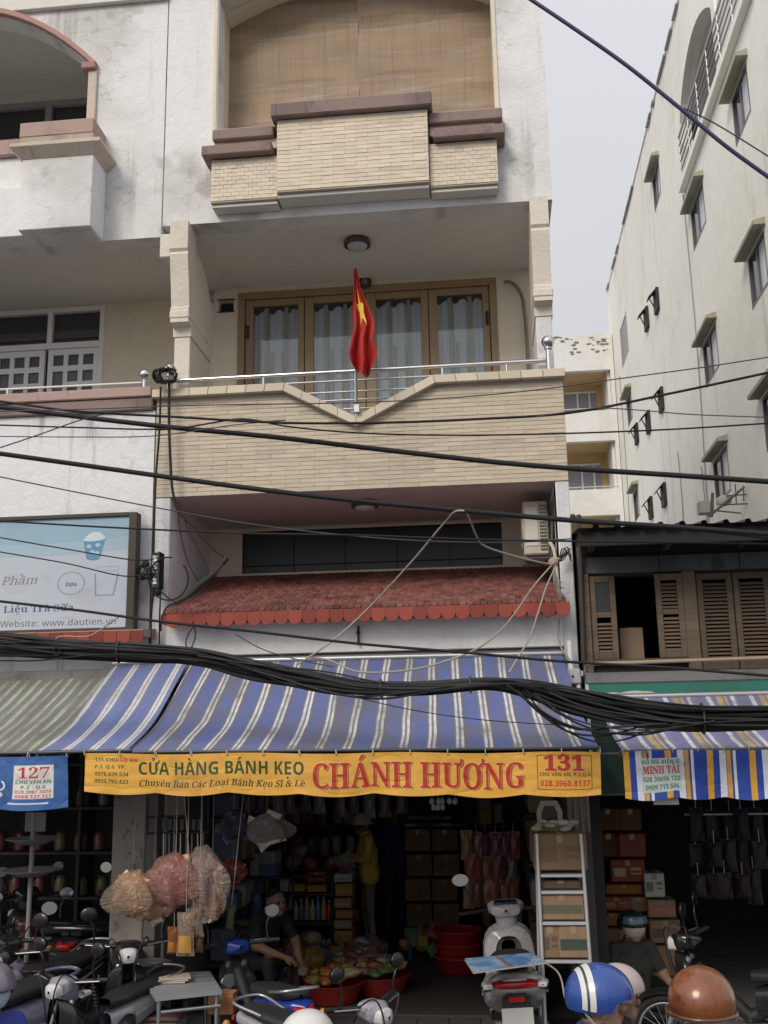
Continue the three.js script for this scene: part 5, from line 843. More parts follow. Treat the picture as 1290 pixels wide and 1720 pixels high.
// ================================================================ PEOPLE
function fieldGeo(bones, res, k = 0.028) { // bones: [a, b, ra, rb, colour]
  let mn = V(9, 9, 9).multiplyScalar(99), mx = V(-9, -9, -9).multiplyScalar(99);
  for (const [a, b, ra, rb] of bones) for (const [p, r] of [[a, ra], [b, rb]]) { mn.min(V(p.x - r, p.y - r, p.z - r)); mx.max(V(p.x + r, p.y + r, p.z + r)); }
  mn.addScalar(-0.06); mx.addScalar(0.06); const c = mn.clone().add(mx).multiplyScalar(0.5), hf = mx.clone().sub(mn).multiplyScalar(0.5);
  const mc = new MarchingCubes(res, new THREE.MeshStandardMaterial(), false, false, 200000), half = res / 2; mc.isolation = 0; const F = mc.field;
  const pre = bones.map(([a, b, ra, rb]) => { const d = b.clone().sub(a); return { a, d, l2: Math.max(1e-9, d.lengthSq()), ra, rb }; });
  const cell = Math.max(hf.x, hf.y, hf.z) * 2 / res;
  for (let z = 0; z < res; z++) for (let y = 0; y < res; y++) for (let x = 0; x < res; x++) {
    const px = c.x + (x - half) / half * hf.x, py = c.y + (y - half) / half * hf.y, pz = c.z + (z - half) / half * hf.z; let s = 0;
    let m = 1e9; const ds = [];
    for (const q of pre) { const ax = px - q.a.x, ay = py - q.a.y, az = pz - q.a.z; let t = (ax * q.d.x + ay * q.d.y + az * q.d.z) / q.l2; t = t < 0 ? 0 : t > 1 ? 1 : t; const dx = ax - q.d.x * t, dy = ay - q.d.y * t, dz = az - q.d.z * t; const dd = Math.sqrt(dx * dx + dy * dy + dz * dz) - (q.ra + (q.rb - q.ra) * t); ds.push(dd); if (dd < m) m = dd; }
    if (m < 0.15) { for (const dd of ds) s += Math.exp(-(dd - m) / k); m -= k * Math.log(s) * 0.6; }
    F[x + y * res + z * res * res] = -m;
  }
  mc.update();
  const n = mc.count, P = new Float32Array(n * 3), C = new Float32Array(n * 3);
  for (let i = 0; i < n; i++) { P[i * 3] = c.x + mc.positionArray[i * 3] * hf.x; P[i * 3 + 1] = c.y + mc.positionArray[i * 3 + 1] * hf.y; P[i * 3 + 2] = c.z + mc.positionArray[i * 3 + 2] * hf.z; }
  for (let i = 0; i < n; i++) { let best = 1e9, col = bones[0][4]; for (let j = 0; j < pre.length; j++) { const q = pre[j], ax = P[i * 3] - q.a.x, ay = P[i * 3 + 1] - q.a.y, az = P[i * 3 + 2] - q.a.z; let t = (ax * q.d.x + ay * q.d.y + az * q.d.z) / q.l2; t = t < 0 ? 0 : t > 1 ? 1 : t; const dd = Math.hypot(ax - q.d.x * t, ay - q.d.y * t, az - q.d.z * t) - (q.ra + (q.rb - q.ra) * t); if (dd < best) { best = dd; col = bones[j][4]; } } C.set(col, i * 3); }
  const g = new THREE.BufferGeometry(); g.setAttribute('position', new THREE.BufferAttribute(P, 3)); g.setAttribute('color', new THREE.BufferAttribute(C, 3));
  const nn = new Float32Array(n * 3); for (let i = 0; i < n; i++) { const v = V(mc.normalArray[i * 3] / hf.x, mc.normalArray[i * 3 + 1] / hf.y, mc.normalArray[i * 3 + 2] / hf.z).normalize(); nn.set([v.x, v.y, v.z], i * 3); }
  // orient normals outwards against the face winding
  g.setAttribute('normal', new THREE.BufferAttribute(nn, 3)); { let a = 0; for (let i = 0; i + 2 < n; i += 3) { const A = V(P[i * 3], P[i * 3 + 1], P[i * 3 + 2]), B = V(P[i * 3 + 3], P[i * 3 + 4], P[i * 3 + 5]), D = V(P[i * 3 + 6], P[i * 3 + 7], P[i * 3 + 8]); const f = B.sub(A).cross(D.sub(A)); a += f.x * nn[i * 3] + f.y * nn[i * 3 + 1] + f.z * nn[i * 3 + 2]; } if (a < 0) for (let i = 0; i < n * 3; i++) nn[i] = -nn[i]; }
  return tintKeep(g);
}
function tintKeep(g) { const p = g.attributes.position, uv = new Float32Array(p.count * 2); for (let i = 0; i < p.count; i++) { uv[i * 2] = p.getX(i) * 1.3 + p.getZ(i) * 1.1; uv[i * 2 + 1] = p.getY(i) * 0.8 + p.getZ(i) * 0.4; } g.setAttribute('uv', new THREE.BufferAttribute(uv, 2)); return g; }
function figure(name, label, groups, mat, foot) {
  const g = mergeGeometries(groups.map(([b, r, k]) => fieldGeo(b, r, k))); g.translate(-foot[0], -foot[1], -foot[2]);
  const m = shadow(new THREE.Mesh(g, mat)); m.name = numbered(name); m.position.set(...foot); m.userData.base = foot.slice(); scene.add(m); return tag(m, label, 'person');
}
const skin = [0.36, 0.215, 0.145], skinD = [0.24, 0.14, 0.095];
const foldT = dataTex(512, (u, v) => { const k = 255 * (0.6 * Math.abs(2 * fbm(u + 0.1 * fbm(u, v, 3, 3, 2, 491), v, 5, 4, 4, 490) - 1) + 0.4 * fbm(u, v, 10, 10, 3, 492)); return [k, k, k]; }, false);
const bodyMat = std([1, 1, 1], 0.85, { vertexColors: true, bumpMap: foldT, bumpScale: 0.035 });
// head with face, built round centre c, looking along yaw (0 = towards +z)
function headBones(c, yaw, s, sk, hair, neckBase) {
  const L = (x, y, z) => { const cs = Math.cos(yaw), sn = Math.sin(yaw); return V(c.x + s * (x * cs + z * sn), c.y + s * y, c.z + s * (-x * sn + z * cs)); };
  return [[L(0, 0.03, -0.015), L(0, 0.02, 0.0), 0.092 * s, 0.09 * s, sk], [L(0, -0.06, 0.03), L(0, -0.075, 0.045), 0.062 * s, 0.05 * s, sk], [L(0, 0.0, 0.088), L(0, -0.022, 0.108), 0.012 * s, 0.016 * s, sk], [L(-0.022, -0.058, 0.088), L(0.022, -0.058, 0.088), 0.011 * s, 0.011 * s, [sk[0] * 0.75, sk[1] * 0.55, sk[2] * 0.5]], [L(-0.036, 0.012, 0.083), L(-0.03, 0.012, 0.084), 0.010 * s, 0.010 * s, [0.02, 0.015, 0.012]], [L(0.036, 0.012, 0.083), L(0.03, 0.012, 0.084), 0.010 * s, 0.010 * s, [0.02, 0.015, 0.012]], [L(-0.092, 0.005, -0.01), L(-0.094, -0.03, -0.005), 0.014 * s, 0.011 * s, sk], [L(0.092, 0.005, -0.01), L(0.094, -0.03, -0.005), 0.014 * s, 0.011 * s, sk], [L(0, 0.065, -0.03), L(0, 0.02, -0.055), 0.082 * s, 0.075 * s, hair], [neckBase, L(0, -0.06, -0.02), 0.058 * s, 0.05 * s, sk]];
}
function handBones(w, dir, side, s, sk, curl = 0.5) { // palm and five separate fingers from wrist w
  dir = dir.clone().normalize(); const up = Math.abs(dir.y) > 0.8 ? V(1, 0, 0) : V(0, 1, 0); const sx = dir.clone().cross(up).normalize(), nz = sx.clone().cross(dir).normalize(), o = [];
  const q = (a, b, c) => w.clone().addScaledVector(dir, a * s).addScaledVector(sx, b * s).addScaledVector(nz, c * s);
  o.push([q(0.0, 0, 0), q(0.07, 0, 0), 0.026 * s, 0.030 * s, sk], [q(0.03, -0.02, 0), q(0.08, -0.026, 0), 0.018 * s, 0.018 * s, sk], [q(0.03, 0.02, 0), q(0.08, 0.026, 0), 0.018 * s, 0.018 * s, sk]);
  const len = [0.062, 0.075, 0.07, 0.055]; for (let f = 0; f < 4; f++) { const y = (f - 1.5) * 0.021, l = len[f]; o.push([q(0.085, y, 0), q(0.085 + l * 0.55, y * 1.08, -0.02 * curl), 0.0095 * s, 0.009 * s, sk], [q(0.085 + l * 0.55, y * 1.08, -0.02 * curl), q(0.085 + l * (1 - 0.3 * curl), y * 1.1, -0.06 * curl), 0.009 * s, 0.0075 * s, sk]); }
  o.push([q(0.02, side * 0.03, -0.005), q(0.06, side * 0.055, -0.018), 0.012 * s, 0.010 * s, sk], [q(0.06, side * 0.055, -0.018), q(0.09, side * 0.052, -0.032), 0.010 * s, 0.0085 * s, sk]);
  return o;
}
function human({ name = 'person', label, at: p, yaw = 0, s = 1, hip, chest, neck, head, headYaw = 0, shirt, pants, sk = skin, hair = [0.012, 0.010, 0.009], shoes = [0.03, 0.03, 0.03], armL, armR, legL, legR, sleeve = 1, res = 84, fat = 1 }) {
  const cs = Math.cos(yaw), sn = Math.sin(yaw), T = ([x, y, z]) => V(p[0] + s * (x * cs + z * sn), p[1] + s * y, p[2] + s * (-x * sn + z * cs)), B = [];
  const G = [], H = T(hip), C = T(chest), N = T(neck), f = fat;
  const off = (v, x) => V(v.x + x * s * cs, v.y, v.z - x * s * sn);
  B.push([off(H, -0.07), off(C, -0.09), 0.115 * s * f, 0.105 * s * f, shirt], [off(H, 0.07), off(C, 0.09), 0.115 * s * f, 0.105 * s * f, shirt], [C, N, 0.13 * s * f, 0.07 * s, shirt], [off(N, -0.16).setY(N.y - 0.05 * s), off(N, 0.16).setY(N.y - 0.05 * s), 0.06 * s, 0.06 * s, shirt], [off(H, -0.08), off(H, 0.08), 0.115 * s, 0.115 * s, pants]);
  for (const [A, sd] of [[armL, -1], [armR, 1]]) { const S = off(N, 0.185 * sd); S.y -= 0.055 * s; const E = T(A[0]), W = T(A[1]), M2 = S.clone().lerp(E, 0.75); B.push([S, sleeve < 1 ? M2 : E, 0.060 * s, 0.048 * s, shirt]); if (sleeve < 1) B.push([M2, E, 0.044 * s, 0.040 * s, sk]); B.push([E, W, sleeve >= 1 ? 0.046 * s : 0.040 * s, sleeve >= 1 ? 0.036 * s : 0.027 * s, sleeve >= 1 ? shirt : sk]); G.push([handBones(W, W.clone().sub(E), -sd, s, sk), 44, 0.005]); }
  for (const [A, sd] of [[legL, -1], [legR, 1]]) { const S = off(H, 0.085 * sd), K = T(A[0]), F = T(A[1]), toe = T([A[1][0], A[1][1] - 0.035, A[1][2] + 0.15]); B.push([S, K, 0.085 * s, 0.058 * s, pants], [K, F, 0.056 * s, 0.040 * s, pants], [F, toe, 0.042 * s, 0.034 * s, shoes]); }
  const hb = headBones(T(head), yaw + headYaw, s, sk, hair, N); B.push(hb[hb.length - 1]); G.push([hb, 60, 0.010]); G.unshift([B, res, 0.026]);
  return figure(name, label, G, bodyMat, p);
}
const subm = (o, name, g, mat) => { return part(o, name, g, mat); };
function helmetGeo(c, r, yaw, open = 0.25) { // open-face shell
  const g = new THREE.SphereGeometry(r, 36, 24, 0, Math.PI * 2, 0, Math.PI * 0.62); const p = g.attributes.position;
  for (let i = 0; i < p.count; i++) { let x = p.getX(i), y = p.getY(i), z = p.getZ(i); if (y < 0 && z > 0.2 * r) y *= open; z *= 1.12; y *= 0.98; p.setXYZ(i, x, y, z); }
  g.computeVertexNormals(); g.rotateY(yaw); g.translate(c.x, c.y, c.z); return prep(g);
}
// ================================================================ MOTORBIKES (front towards -z, origin on the ground under the middle)
function wheelParts(o, z, r, w, spokes, tyreM, rimM) {
  const ty = lpart(o, 'wheel', new THREE.TorusGeometry(r - w * 0.5, w * 0.5, 10, 36).rotateY(Math.PI / 2).translate(0, r, z), tyreM);
  const rm = [new THREE.TorusGeometry(r - w * 1.05, 0.014, 8, 32).rotateY(Math.PI / 2).translate(0, r, z), rod(V(-0.05, r, z), V(0.05, r, z), 0.035, 0.035, 14)];
  for (let i = 0; i < spokes; i++) { const a = i / spokes * Math.PI * 2; rm.push(rod(V((i % 2 ? 1 : -1) * 0.02, r, z), V(0, r + (r - w * 1.05) * Math.cos(a), z + (r - w * 1.05) * Math.sin(a)), spokes > 8 ? 0.003 : 0.012, spokes > 8 ? 0.003 : 0.009, 5)); }
  lpart(ty, 'rim', rm, rimM); return ty;
}
function loft(rings) { // rings: [z, y, halfWidth, up, down] -> smooth shell along z
  const n = 20; return grid(n, (rings.length - 1) * 5, (u, v) => { const t = v * (rings.length - 1), i = Math.min(rings.length - 2, Math.floor(t)), k = sstep(0, 1, t - i) * 0.5 + (t - i) * 0.5, R = rings[i].map((a, j) => a + (rings[i + 1][j] - a) * k), a = u * Math.PI * 2, c = Math.cos(a), s = Math.sin(a); const pw = (x) => Math.sign(x) * Math.pow(Math.abs(x), 0.7); return V(R[2] * pw(c), R[1] + (s > 0 ? R[3] : R[4]) * pw(s), R[0]); });
}
const dustT = dataTex(512, (u, v) => { const d = 0.42 * sstep(0.45, 0.8, fbm(u, v, 6, 6, 5, 480)) + 0.25 * sstep(0.55, 0.8, fbm(u, v, 40, 10, 3, 481)); return lin3([1, 1, 1], 1 - d); }), dustR = dataTex(256, (u, v) => { const k = 255 * (0.35 + 0.65 * fbm(u, v, 12, 12, 4, 482)); return [k, k, k]; }, false);
const gloss = (c, r = 0.3) => { const m = new THREE.MeshPhysicalMaterial({ roughnessMap: dustR, roughness: Math.min(1, r * 1.6), clearcoat: 0.5, clearcoatRoughness: 0.2 }); m.color.setRGB(...c); return m; };
const paint = (c, r = 0.28) => { const m = new THREE.MeshPhysicalMaterial({ map: dustT, roughnessMap: dustR, roughness: Math.min(1, r * 1.6), clearcoat: 0.6, clearcoatRoughness: 0.12 }); m.color.setRGB(...c); return m; };
const seatM = std([0.02, 0.02, 0.021], 0.55), redLens = std([0.35, 0.012, 0.01], 0.15), clearLens = std([0.55, 0.55, 0.55], 0.12), amber = std([0.5, 0.18, 0.02], 0.2), mirrorM = std([0.75, 0.76, 0.78], 0.06, { metalness: 1 });
function mirrors(o, y, z, sp, m = MT.blackGloss) {
  for (const s of [-1, 1]) { const x = s * sp, p = lpart(o, 'mirror', [tube([V(s * 0.26, y - 0.22, z + 0.02), V(s * (sp - 0.04), y - 0.1, z), V(x, y - 0.03, z)], 0.008, 14, 6), new THREE.SphereGeometry(0.066, 16, 12).scale(1, 0.82, 0.3).translate(x, y, z)], m); const g = new THREE.CircleGeometry(0.06, 20).scale(1, 0.82, 1).translate(x, y, z + 0.0215); lpart(p, 'mirror_glass', g, mirrorM); }
}
function scooter(pos, yaw, label, body, dark) {
  const o = thing('motor_scooter', pos, label, 'scooter', undefined); delete o.userData.group; o.rotation.y = yaw;
  wheelParts(o, -0.66, 0.27, 0.10, 5, MT.rubber, MT.dullSteel); wheelParts(o, 0.62, 0.27, 0.11, 5, MT.rubber, MT.dullSteel);
  lpart(o, 'front_shield', [loft([[-0.72, 0.66, 0.05, 0.06, 0.22], [-0.62, 0.66, 0.15, 0.20, 0.30], [-0.53, 0.62, 0.19, 0.28, 0.34], [-0.46, 0.60, 0.18, 0.27, 0.33], [-0.42, 0.60, 0.10, 0.2, 0.25]])], body);
  const fn = grid(24, 8, (u, v) => { const a = -0.5 + u * 2.3, x = (v - 0.5) * 0.15, r = 0.295 - 0.03 * (2 * v - 1) ** 2; return V(x, 0.27 + r * Math.sin(a), -0.66 - r * Math.cos(a)); }); lpart(o, 'front_fender', [fn, fn.clone().scale(0.97, 0.995, 1)], body);
  lpart(o, 'footboard', loft([[-0.47, 0.33, 0.17, 0.05, 0.08], [-0.2, 0.30, 0.17, 0.04, 0.08], [0.05, 0.31, 0.17, 0.06, 0.09]]), body);
  lpart(o, 'side_body', loft([[-0.04, 0.48, 0.10, 0.18, 0.18], [0.1, 0.50, 0.17, 0.19, 0.19], [0.35, 0.55, 0.205, 0.16, 0.16], [0.62, 0.62, 0.19, 0.12, 0.12], [0.84, 0.68, 0.15, 0.085, 0.07], [0.92, 0.69, 0.09, 0.05, 0.03], [0.935, 0.69, 0.01, 0.01, 0.01]]), body);
  lpart(o, 'seat', loft([[-0.06, 0.72, 0.05, 0.03, 0.06], [0.02, 0.74, 0.12, 0.04, 0.08], [0.3, 0.765, 0.145, 0.05, 0.06], [0.6, 0.80, 0.135, 0.05, 0.05], [0.74, 0.80, 0.09, 0.03, 0.03], [0.77, 0.8, 0.01, 0.01, 0.01]]), seatM);
  lpart(o, 'tail_light', loft([[0.90, 0.705, 0.145, 0.034, 0.030], [0.945, 0.70, 0.12, 0.022, 0.020], [0.952, 0.70, 0.01, 0.004, 0.004]]), redLens);
  for (const s of [-1, 1]) lpart(o, 'indicator', loft([[0.86, 0, 0.04, 0.026, 0.026], [0.935, 0, 0.028, 0.018, 0.018], [0.94, 0, 0.005, 0.005, 0.005]]).translate(s * 0.165, 0.70, 0), s > 0 ? clearLens : clearLens);
  lpart(o, 'grab_rail', tube([V(-0.12, 0.80, 0.58), V(-0.15, 0.84, 0.78), V(-0.08, 0.85, 0.9), V(0.08, 0.85, 0.9), V(0.15, 0.84, 0.78), V(0.12, 0.80, 0.58)], 0.014, 40, 8), body);
  lpart(o, 'rear_fender', [box(-0.085, 0.085, 0.42, 0.62, 0.86, 0.885, 0.01), box(-0.06, 0.06, 0.58, 0.645, 0.84, 0.9, 0.01)], MT.black);
  lpart(o, 'reflector', box(-0.05, 0.05, 0.585, 0.62, 0.9, 0.912, 0.004), redLens);
  lpart(o, 'licence_plate', box(-0.095, 0.095, 0.40, 0.545, 0.89, 0.897, 0.002), std([0.45, 0.45, 0.44], 0.5));
  lpart(o, 'exhaust', [rod(V(0.15, 0.28, 0.25), V(0.17, 0.33, 0.82), 0.05, 0.06, 14), rod(V(0.17, 0.33, 0.82), V(0.17, 0.332, 0.84), 0.05, 0.03, 14)], MT.dullSteel);
  lpart(o, 'handlebar_cover', [loft([[-0.66, 0.99, 0.06, 0.04, 0.05], [-0.6, 1.0, 0.12, 0.065, 0.08], [-0.5, 1.02, 0.135, 0.065, 0.07], [-0.42, 1.0, 0.10, 0.045, 0.05], [-0.40, 1.0, 0.01, 0.01, 0.01]]), rod(V(0, 0.85, -0.52), V(0, 0.98, -0.52), 0.07, 0.09, 14)], body);
  for (const s of [-1, 1]) { const h = lpart(o, 'handgrip', [rod(V(s * 0.12, 1.005, -0.5), V(s * 0.35, 0.99, -0.42), 0.018, 0.018, 10)], MT.black); lpart(h, 'brake_lever', rod(V(s * 0.16, 1.0, -0.54), V(s * 0.34, 0.985, -0.48), 0.006), MT.dullSteel); }
  lpart(o, 'dashboard', loft([[-0.52, 1.075, 0.08, 0.012, 0.02], [-0.43, 1.055, 0.085, 0.012, 0.02], [-0.42, 1.05, 0.01, 0.004, 0.004]]), dark);
  lpart(o, 'headlight', loft([[-0.735, 0.80, 0.01, 0.01, 0.01], [-0.72, 0.80, 0.09, 0.05, 0.05], [-0.62, 0.80, 0.11, 0.06, 0.06]]), clearLens);
  mirrors(o, 1.26, -0.47, 0.31, MT.blackGloss);
  for (const s of [-1, 1]) { lpart(o, 'panel_gap', tube([V(s * 0.17, 0.43, 0.12), V(s * 0.208, 0.52, 0.35), V(s * 0.195, 0.60, 0.6), V(s * 0.15, 0.66, 0.84)], 0.0045, 30, 5), MT.black); lpart(o, 'control_cable', tube([V(s * 0.16, 1.0, -0.52), V(s * 0.1, 1.02, -0.68), V(s * 0.06, 0.85, -0.70)], 0.006, 20, 5), MT.black); lpart(o, 'badge', box(s * 0.196, s * 0.21, 0.56, 0.58, 0.42, 0.54, 0.003), MT.dullSteel); }
  lpart(o, 'stand', [rod(V(-0.1, 0.27, 0.2), V(-0.22, 0.01, 0.24), 0.012), rod(V(-0.03, 0.27, 0.62), V(0.1, 0.27, 0.62), 0.05)], MT.black);
  return o;
}
function underbone(pos, yaw, label, body, accent) { // small step-through motorbike
  const o = thing('motorbike', pos, label, 'motorbike'); o.rotation.y = yaw;
  wheelParts(o, -0.66, 0.29, 0.075, 18, MT.rubber, MT.dullSteel); wheelParts(o, 0.60, 0.29, 0.085, 18, MT.rubber, MT.dullSteel);
  lpart(o, 'fork', [rod(V(-0.075, 0.29, -0.66), V(-0.07, 0.85, -0.45), 0.022), rod(V(0.075, 0.29, -0.66), V(0.07, 0.85, -0.45), 0.022)], MT.dullSteel);
  const fn = grid(24, 8, (u, v) => { const a = 0.3 + u * 2.0, x = (v - 0.5) * 0.13, r = 0.315 - 0.03 * (2 * v - 1) ** 2; return V(x, 0.29 + r * Math.sin(a), -0.66 - r * Math.cos(a)); }); lpart(o, 'front_fender', [fn, fn.clone().scale(0.97, 0.995, 1)], body);
  lpart(o, 'leg_shield', [loft([[-0.56, 0.72, 0.06, 0.16, 0.12], [-0.48, 0.68, 0.15, 0.18, 0.26], [-0.40, 0.62, 0.17, 0.16, 0.28], [-0.36, 0.60, 0.10, 0.1, 0.2]])], accent);
  lpart(o, 'frame_tube', [rod(V(0, 0.78, -0.42), V(0, 0.45, -0.05), 0.05, 0.05, 10), rod(V(0, 0.45, -0.05), V(0, 0.62, 0.3), 0.05, 0.05, 10)], MT.black);
  lpart(o, 'engine', [rod(V(0, 0.33, -0.28), V(0, 0.33, -0.02), 0.075, 0.09, 14), box(-0.12, 0.12, 0.25, 0.42, -0.05, 0.22, 0.04)], MT.dullSteel);
  lpart(o, 'side_body', loft([[0.0, 0.56, 0.06, 0.1, 0.1], [0.2, 0.60, 0.13, 0.12, 0.12], [0.5, 0.67, 0.14, 0.09, 0.09], [0.8, 0.74, 0.10, 0.05, 0.05], [0.88, 0.75, 0.01, 0.01, 0.01]]), body);
  lpart(o, 'seat', loft([[-0.02, 0.74, 0.06, 0.03, 0.05], [0.15, 0.755, 0.125, 0.04, 0.05], [0.5, 0.785, 0.125, 0.04, 0.05], [0.75, 0.81, 0.10, 0.03, 0.03], [0.78, 0.81, 0.01, 0.01, 0.01]]), seatM);
  lpart(o, 'tail_light', loft([[0.84, 0.73, 0.085, 0.035, 0.035], [0.90, 0.72, 0.06, 0.02, 0.02], [0.905, 0.72, 0.01, 0.005, 0.005]]), redLens);
  for (const s of [-1, 1]) lpart(o, 'indicator', ball(s * 0.14, 0.70, 0.86, 0.03, 10), amber);
  lpart(o, 'rack', [tube([V(-0.12, 0.80, 0.5), V(-0.13, 0.86, 0.8), V(0.13, 0.86, 0.8), V(0.12, 0.80, 0.5)], 0.012, 30, 7)], MT.dullSteel);
  lpart(o, 'rear_fender', box(-0.07, 0.07, 0.40, 0.68, 0.86, 0.88, 0.01), MT.black);
  lpart(o, 'licence_plate', box(-0.095, 0.095, 0.42, 0.56, 0.882, 0.889, 0.002), std([0.42, 0.42, 0.40], 0.5));
  lpart(o, 'exhaust', rod(V(0.14, 0.26, 0.0), V(0.17, 0.34, 0.85), 0.03, 0.052, 14), MT.dullSteel);
  lpart(o, 'handlebar_cover', [loft([[-0.58, 0.95, 0.05, 0.04, 0.04], [-0.52, 0.96, 0.10, 0.06, 0.08], [-0.42, 0.97, 0.10, 0.05, 0.06], [-0.36, 0.97, 0.01, 0.01, 0.01]])], body);
  lpart(o, 'headlight', loft([[-0.62, 0.93, 0.01, 0.01, 0.01], [-0.60, 0.93, 0.06, 0.05, 0.05], [-0.54, 0.94, 0.075, 0.06, 0.06]]), clearLens);
  for (const s of [-1, 1]) { const h = lpart(o, 'handgrip', [rod(V(s * 0.08, 0.98, -0.45), V(s * 0.34, 1.0, -0.36), 0.017, 0.017, 10)], MT.black); lpart(h, 'brake_lever', rod(V(s * 0.14, 0.99, -0.50), V(s * 0.32, 1.0, -0.43), 0.006), MT.dullSteel); }
  mirrors(o, 1.22, -0.44, 0.30);
  for (const s of [-1, 1]) { lpart(o, 'control_cable', tube([V(s * 0.16, 0.99, -0.47), V(s * 0.12, 1.06, -0.6), V(s * 0.05, 0.9, -0.62), V(s * 0.05, 0.6, -0.55)], 0.006, 24, 5), MT.black); lpart(o, 'shock_absorber', [rod(V(s * 0.11, 0.32, 0.6), V(s * 0.11, 0.62, 0.5), 0.012), ...[0, 1, 2, 3, 4, 5].map(i => new THREE.TorusGeometry(0.026, 0.006, 6, 14).rotateX(Math.PI / 2).translate(s * 0.11, 0.40 + i * 0.03, 0.573 - i * 0.01))], MT.dullSteel); lpart(o, 'foot_peg', rod(V(s * 0.1, 0.27, 0.02), V(s * 0.28, 0.27, 0.02), 0.017), MT.rubber); }
  lpart(o, 'chain_case', loft([[0.0, 0.3, 0.02, 0.05, 0.05], [0.3, 0.3, 0.025, 0.055, 0.055], [0.68, 0.3, 0.02, 0.06, 0.06]]).translate(-0.09, 0, 0), MT.dullSteel);
  for (let i = 0; i < 5; i++) lpart(o, 'cooling_fin', box(-0.1, 0.1, 0.25, 0.41, -0.27 + i * 0.04, -0.26 + i * 0.04, 0.003), MT.dullSteel);
  for (const s of [-1, 1]) lpart(o, 'decal', grid(10, 3, (u, v) => V(s * (0.132 + 0.012 * Math.sin(u * 3.14)), 0.62 + 0.1 * u + (v - 0.5) * 0.03 * (1 - u * 0.6), 0.2 + 0.42 * u)), accent === body ? MT.dullSteel : std([0.4, 0.4, 0.4], 0.4));
  lpart(o, 'stand', rod(V(-0.08, 0.3, 0.15), V(-0.2, 0.01, 0.2), 0.012), MT.black);
  return o;
}
const SC = (o, s) => { o.scale.setScalar(s); return o; };
const whiteP = paint([0.62, 0.62, 0.60]), blueP = paint([0.02, 0.05, 0.30]), greyP = paint([0.20, 0.20, 0.21]), blackP = paint([0.016, 0.016, 0.018]), silverP = paint([0.30, 0.30, 0.33]), redP = paint([0.075, 0.02, 0.022]), violetP = paint([0.14, 0.13, 0.20]);
const ws = SC(scooter([0.09, 0, -10.05], 0.02, 'white scooter with a blue patterned board across its seat, parked before the shop', whiteP, std([0.03, 0.05, 0.06], 0.2)), 1.13); ws.scale.x = 1.32; ws.rotation.z = 0.05;
{ // board lying on the white scooter
  const t = canvas(256, 128, (g, w, h) => { g.fillStyle = '#6c93bd'; g.fillRect(0, 0, w, h); const q = rng(4); for (let i = 0; i < 40; i++) { g.fillStyle = q() > 0.5 ? 'rgba(190,200,200,.35)' : 'rgba(60,110,180,.35)'; g.beginPath(); g.ellipse(q() * w, q() * h, 10 + q() * 40, 5 + q() * 18, q() * 3, 0, 7); g.fill(); } g.fillStyle = 'rgba(150,90,70,.8)'; g.beginPath(); g.moveTo(110, 0); g.lineTo(124, 0); g.lineTo(142, h); g.lineTo(126, h); g.fill(); });
  const o = thing('board', [0.05, 0.98, -9.35], 'blue and cream patterned board lying flat across the white scooter seat', 'board');
  const a = atY(780, 1610, 0.985), b = atY(893, 1600, 0.985), c = atY(918, 1616, 0.985), d = atY(795, 1633, 0.985), f = (dy) => (u, v) => { const p = d.clone().lerp(c, u).lerp(a.clone().lerp(b, u), v); p.y += dy; return p; };
  part(o, 'board_panel', [grid(1, 1, f(-0.012)), grid(1, 1, (u, v) => { const p = d.clone().lerp(c, u); p.y += -0.012 + 0.012 * v; return p; }), grid(1, 1, (u, v) => { const p = c.clone().lerp(b, u); p.y += -0.012 + 0.012 * v; return p; })], std([0.45, 0.42, 0.36], 0.6));
  part(o, 'printed_top', grid(4, 4, f(0.001)), std([1, 1, 1], 0.35, { map: t }));
  part(o, 'strap', tube([atY(893, 1606, 1.0), V(0.42, 0.86, -9.15), V(0.46, 0.7, -9.0)], 0.008, 20, 6), MT.rope);
}
SC(underbone([-2.02, 0, -9.0], 0.62, 'blue motorbike with a black seat parked beside the slatted metal table', blueP, blackP), 1.05);
SC(underbone([-1.28, 0, -7.75], 0.95 + Math.PI, 'grey motorbike of which only the handlebar and a mirror show at the bottom centre', silverP, greyP), 1.0);
SC(underbone([-3.98, 0.1, -10.95], -0.12, 'dark motorbike with a pale licence plate at the left', blackP, redP), 1.1);
SC(scooter([-4.05, 0, -8.0], 2.6, 'grey violet scooter with a round mirror at the lower left', violetP, MT.black), 1.1);
SC(underbone([-3.95, 0, -9.2], 2.9, 'dark motorbike standing behind the grey violet scooter', blackP, silverP), 1.1);
SC(underbone([-3.3, 0, -9.5], -2.8, 'black motorbike under the number 127 banner beside the brown pillar', blackP, blackP), 1.1);
SC(scooter([-4.3, 0, -9.8], 0.5, 'maroon scooter farthest back in the cluster at the left', redP, MT.black), 1.05);
SC(underbone([-4.15, 0, -8.75], 0.25, 'dark motorbike with its tail to the street at the far left', blackP, violetP), 1.1);
SC(underbone([-3.15, 0, -8.6], 2.75, 'silver and black motorbike with chrome bars just left of the slatted table', silverP, blackP), 1.0);
SC(scooter([-4.75, 0.1, -11.2], 0.9, 'black scooter deep in the shade of the left shop', blackP, MT.black), 1.05);
SC(underbone([2.0, 0, -9.3], 1.25, 'dark motorbike under the masked person by the stacked red boxes', blackP, blackP), 1.1);
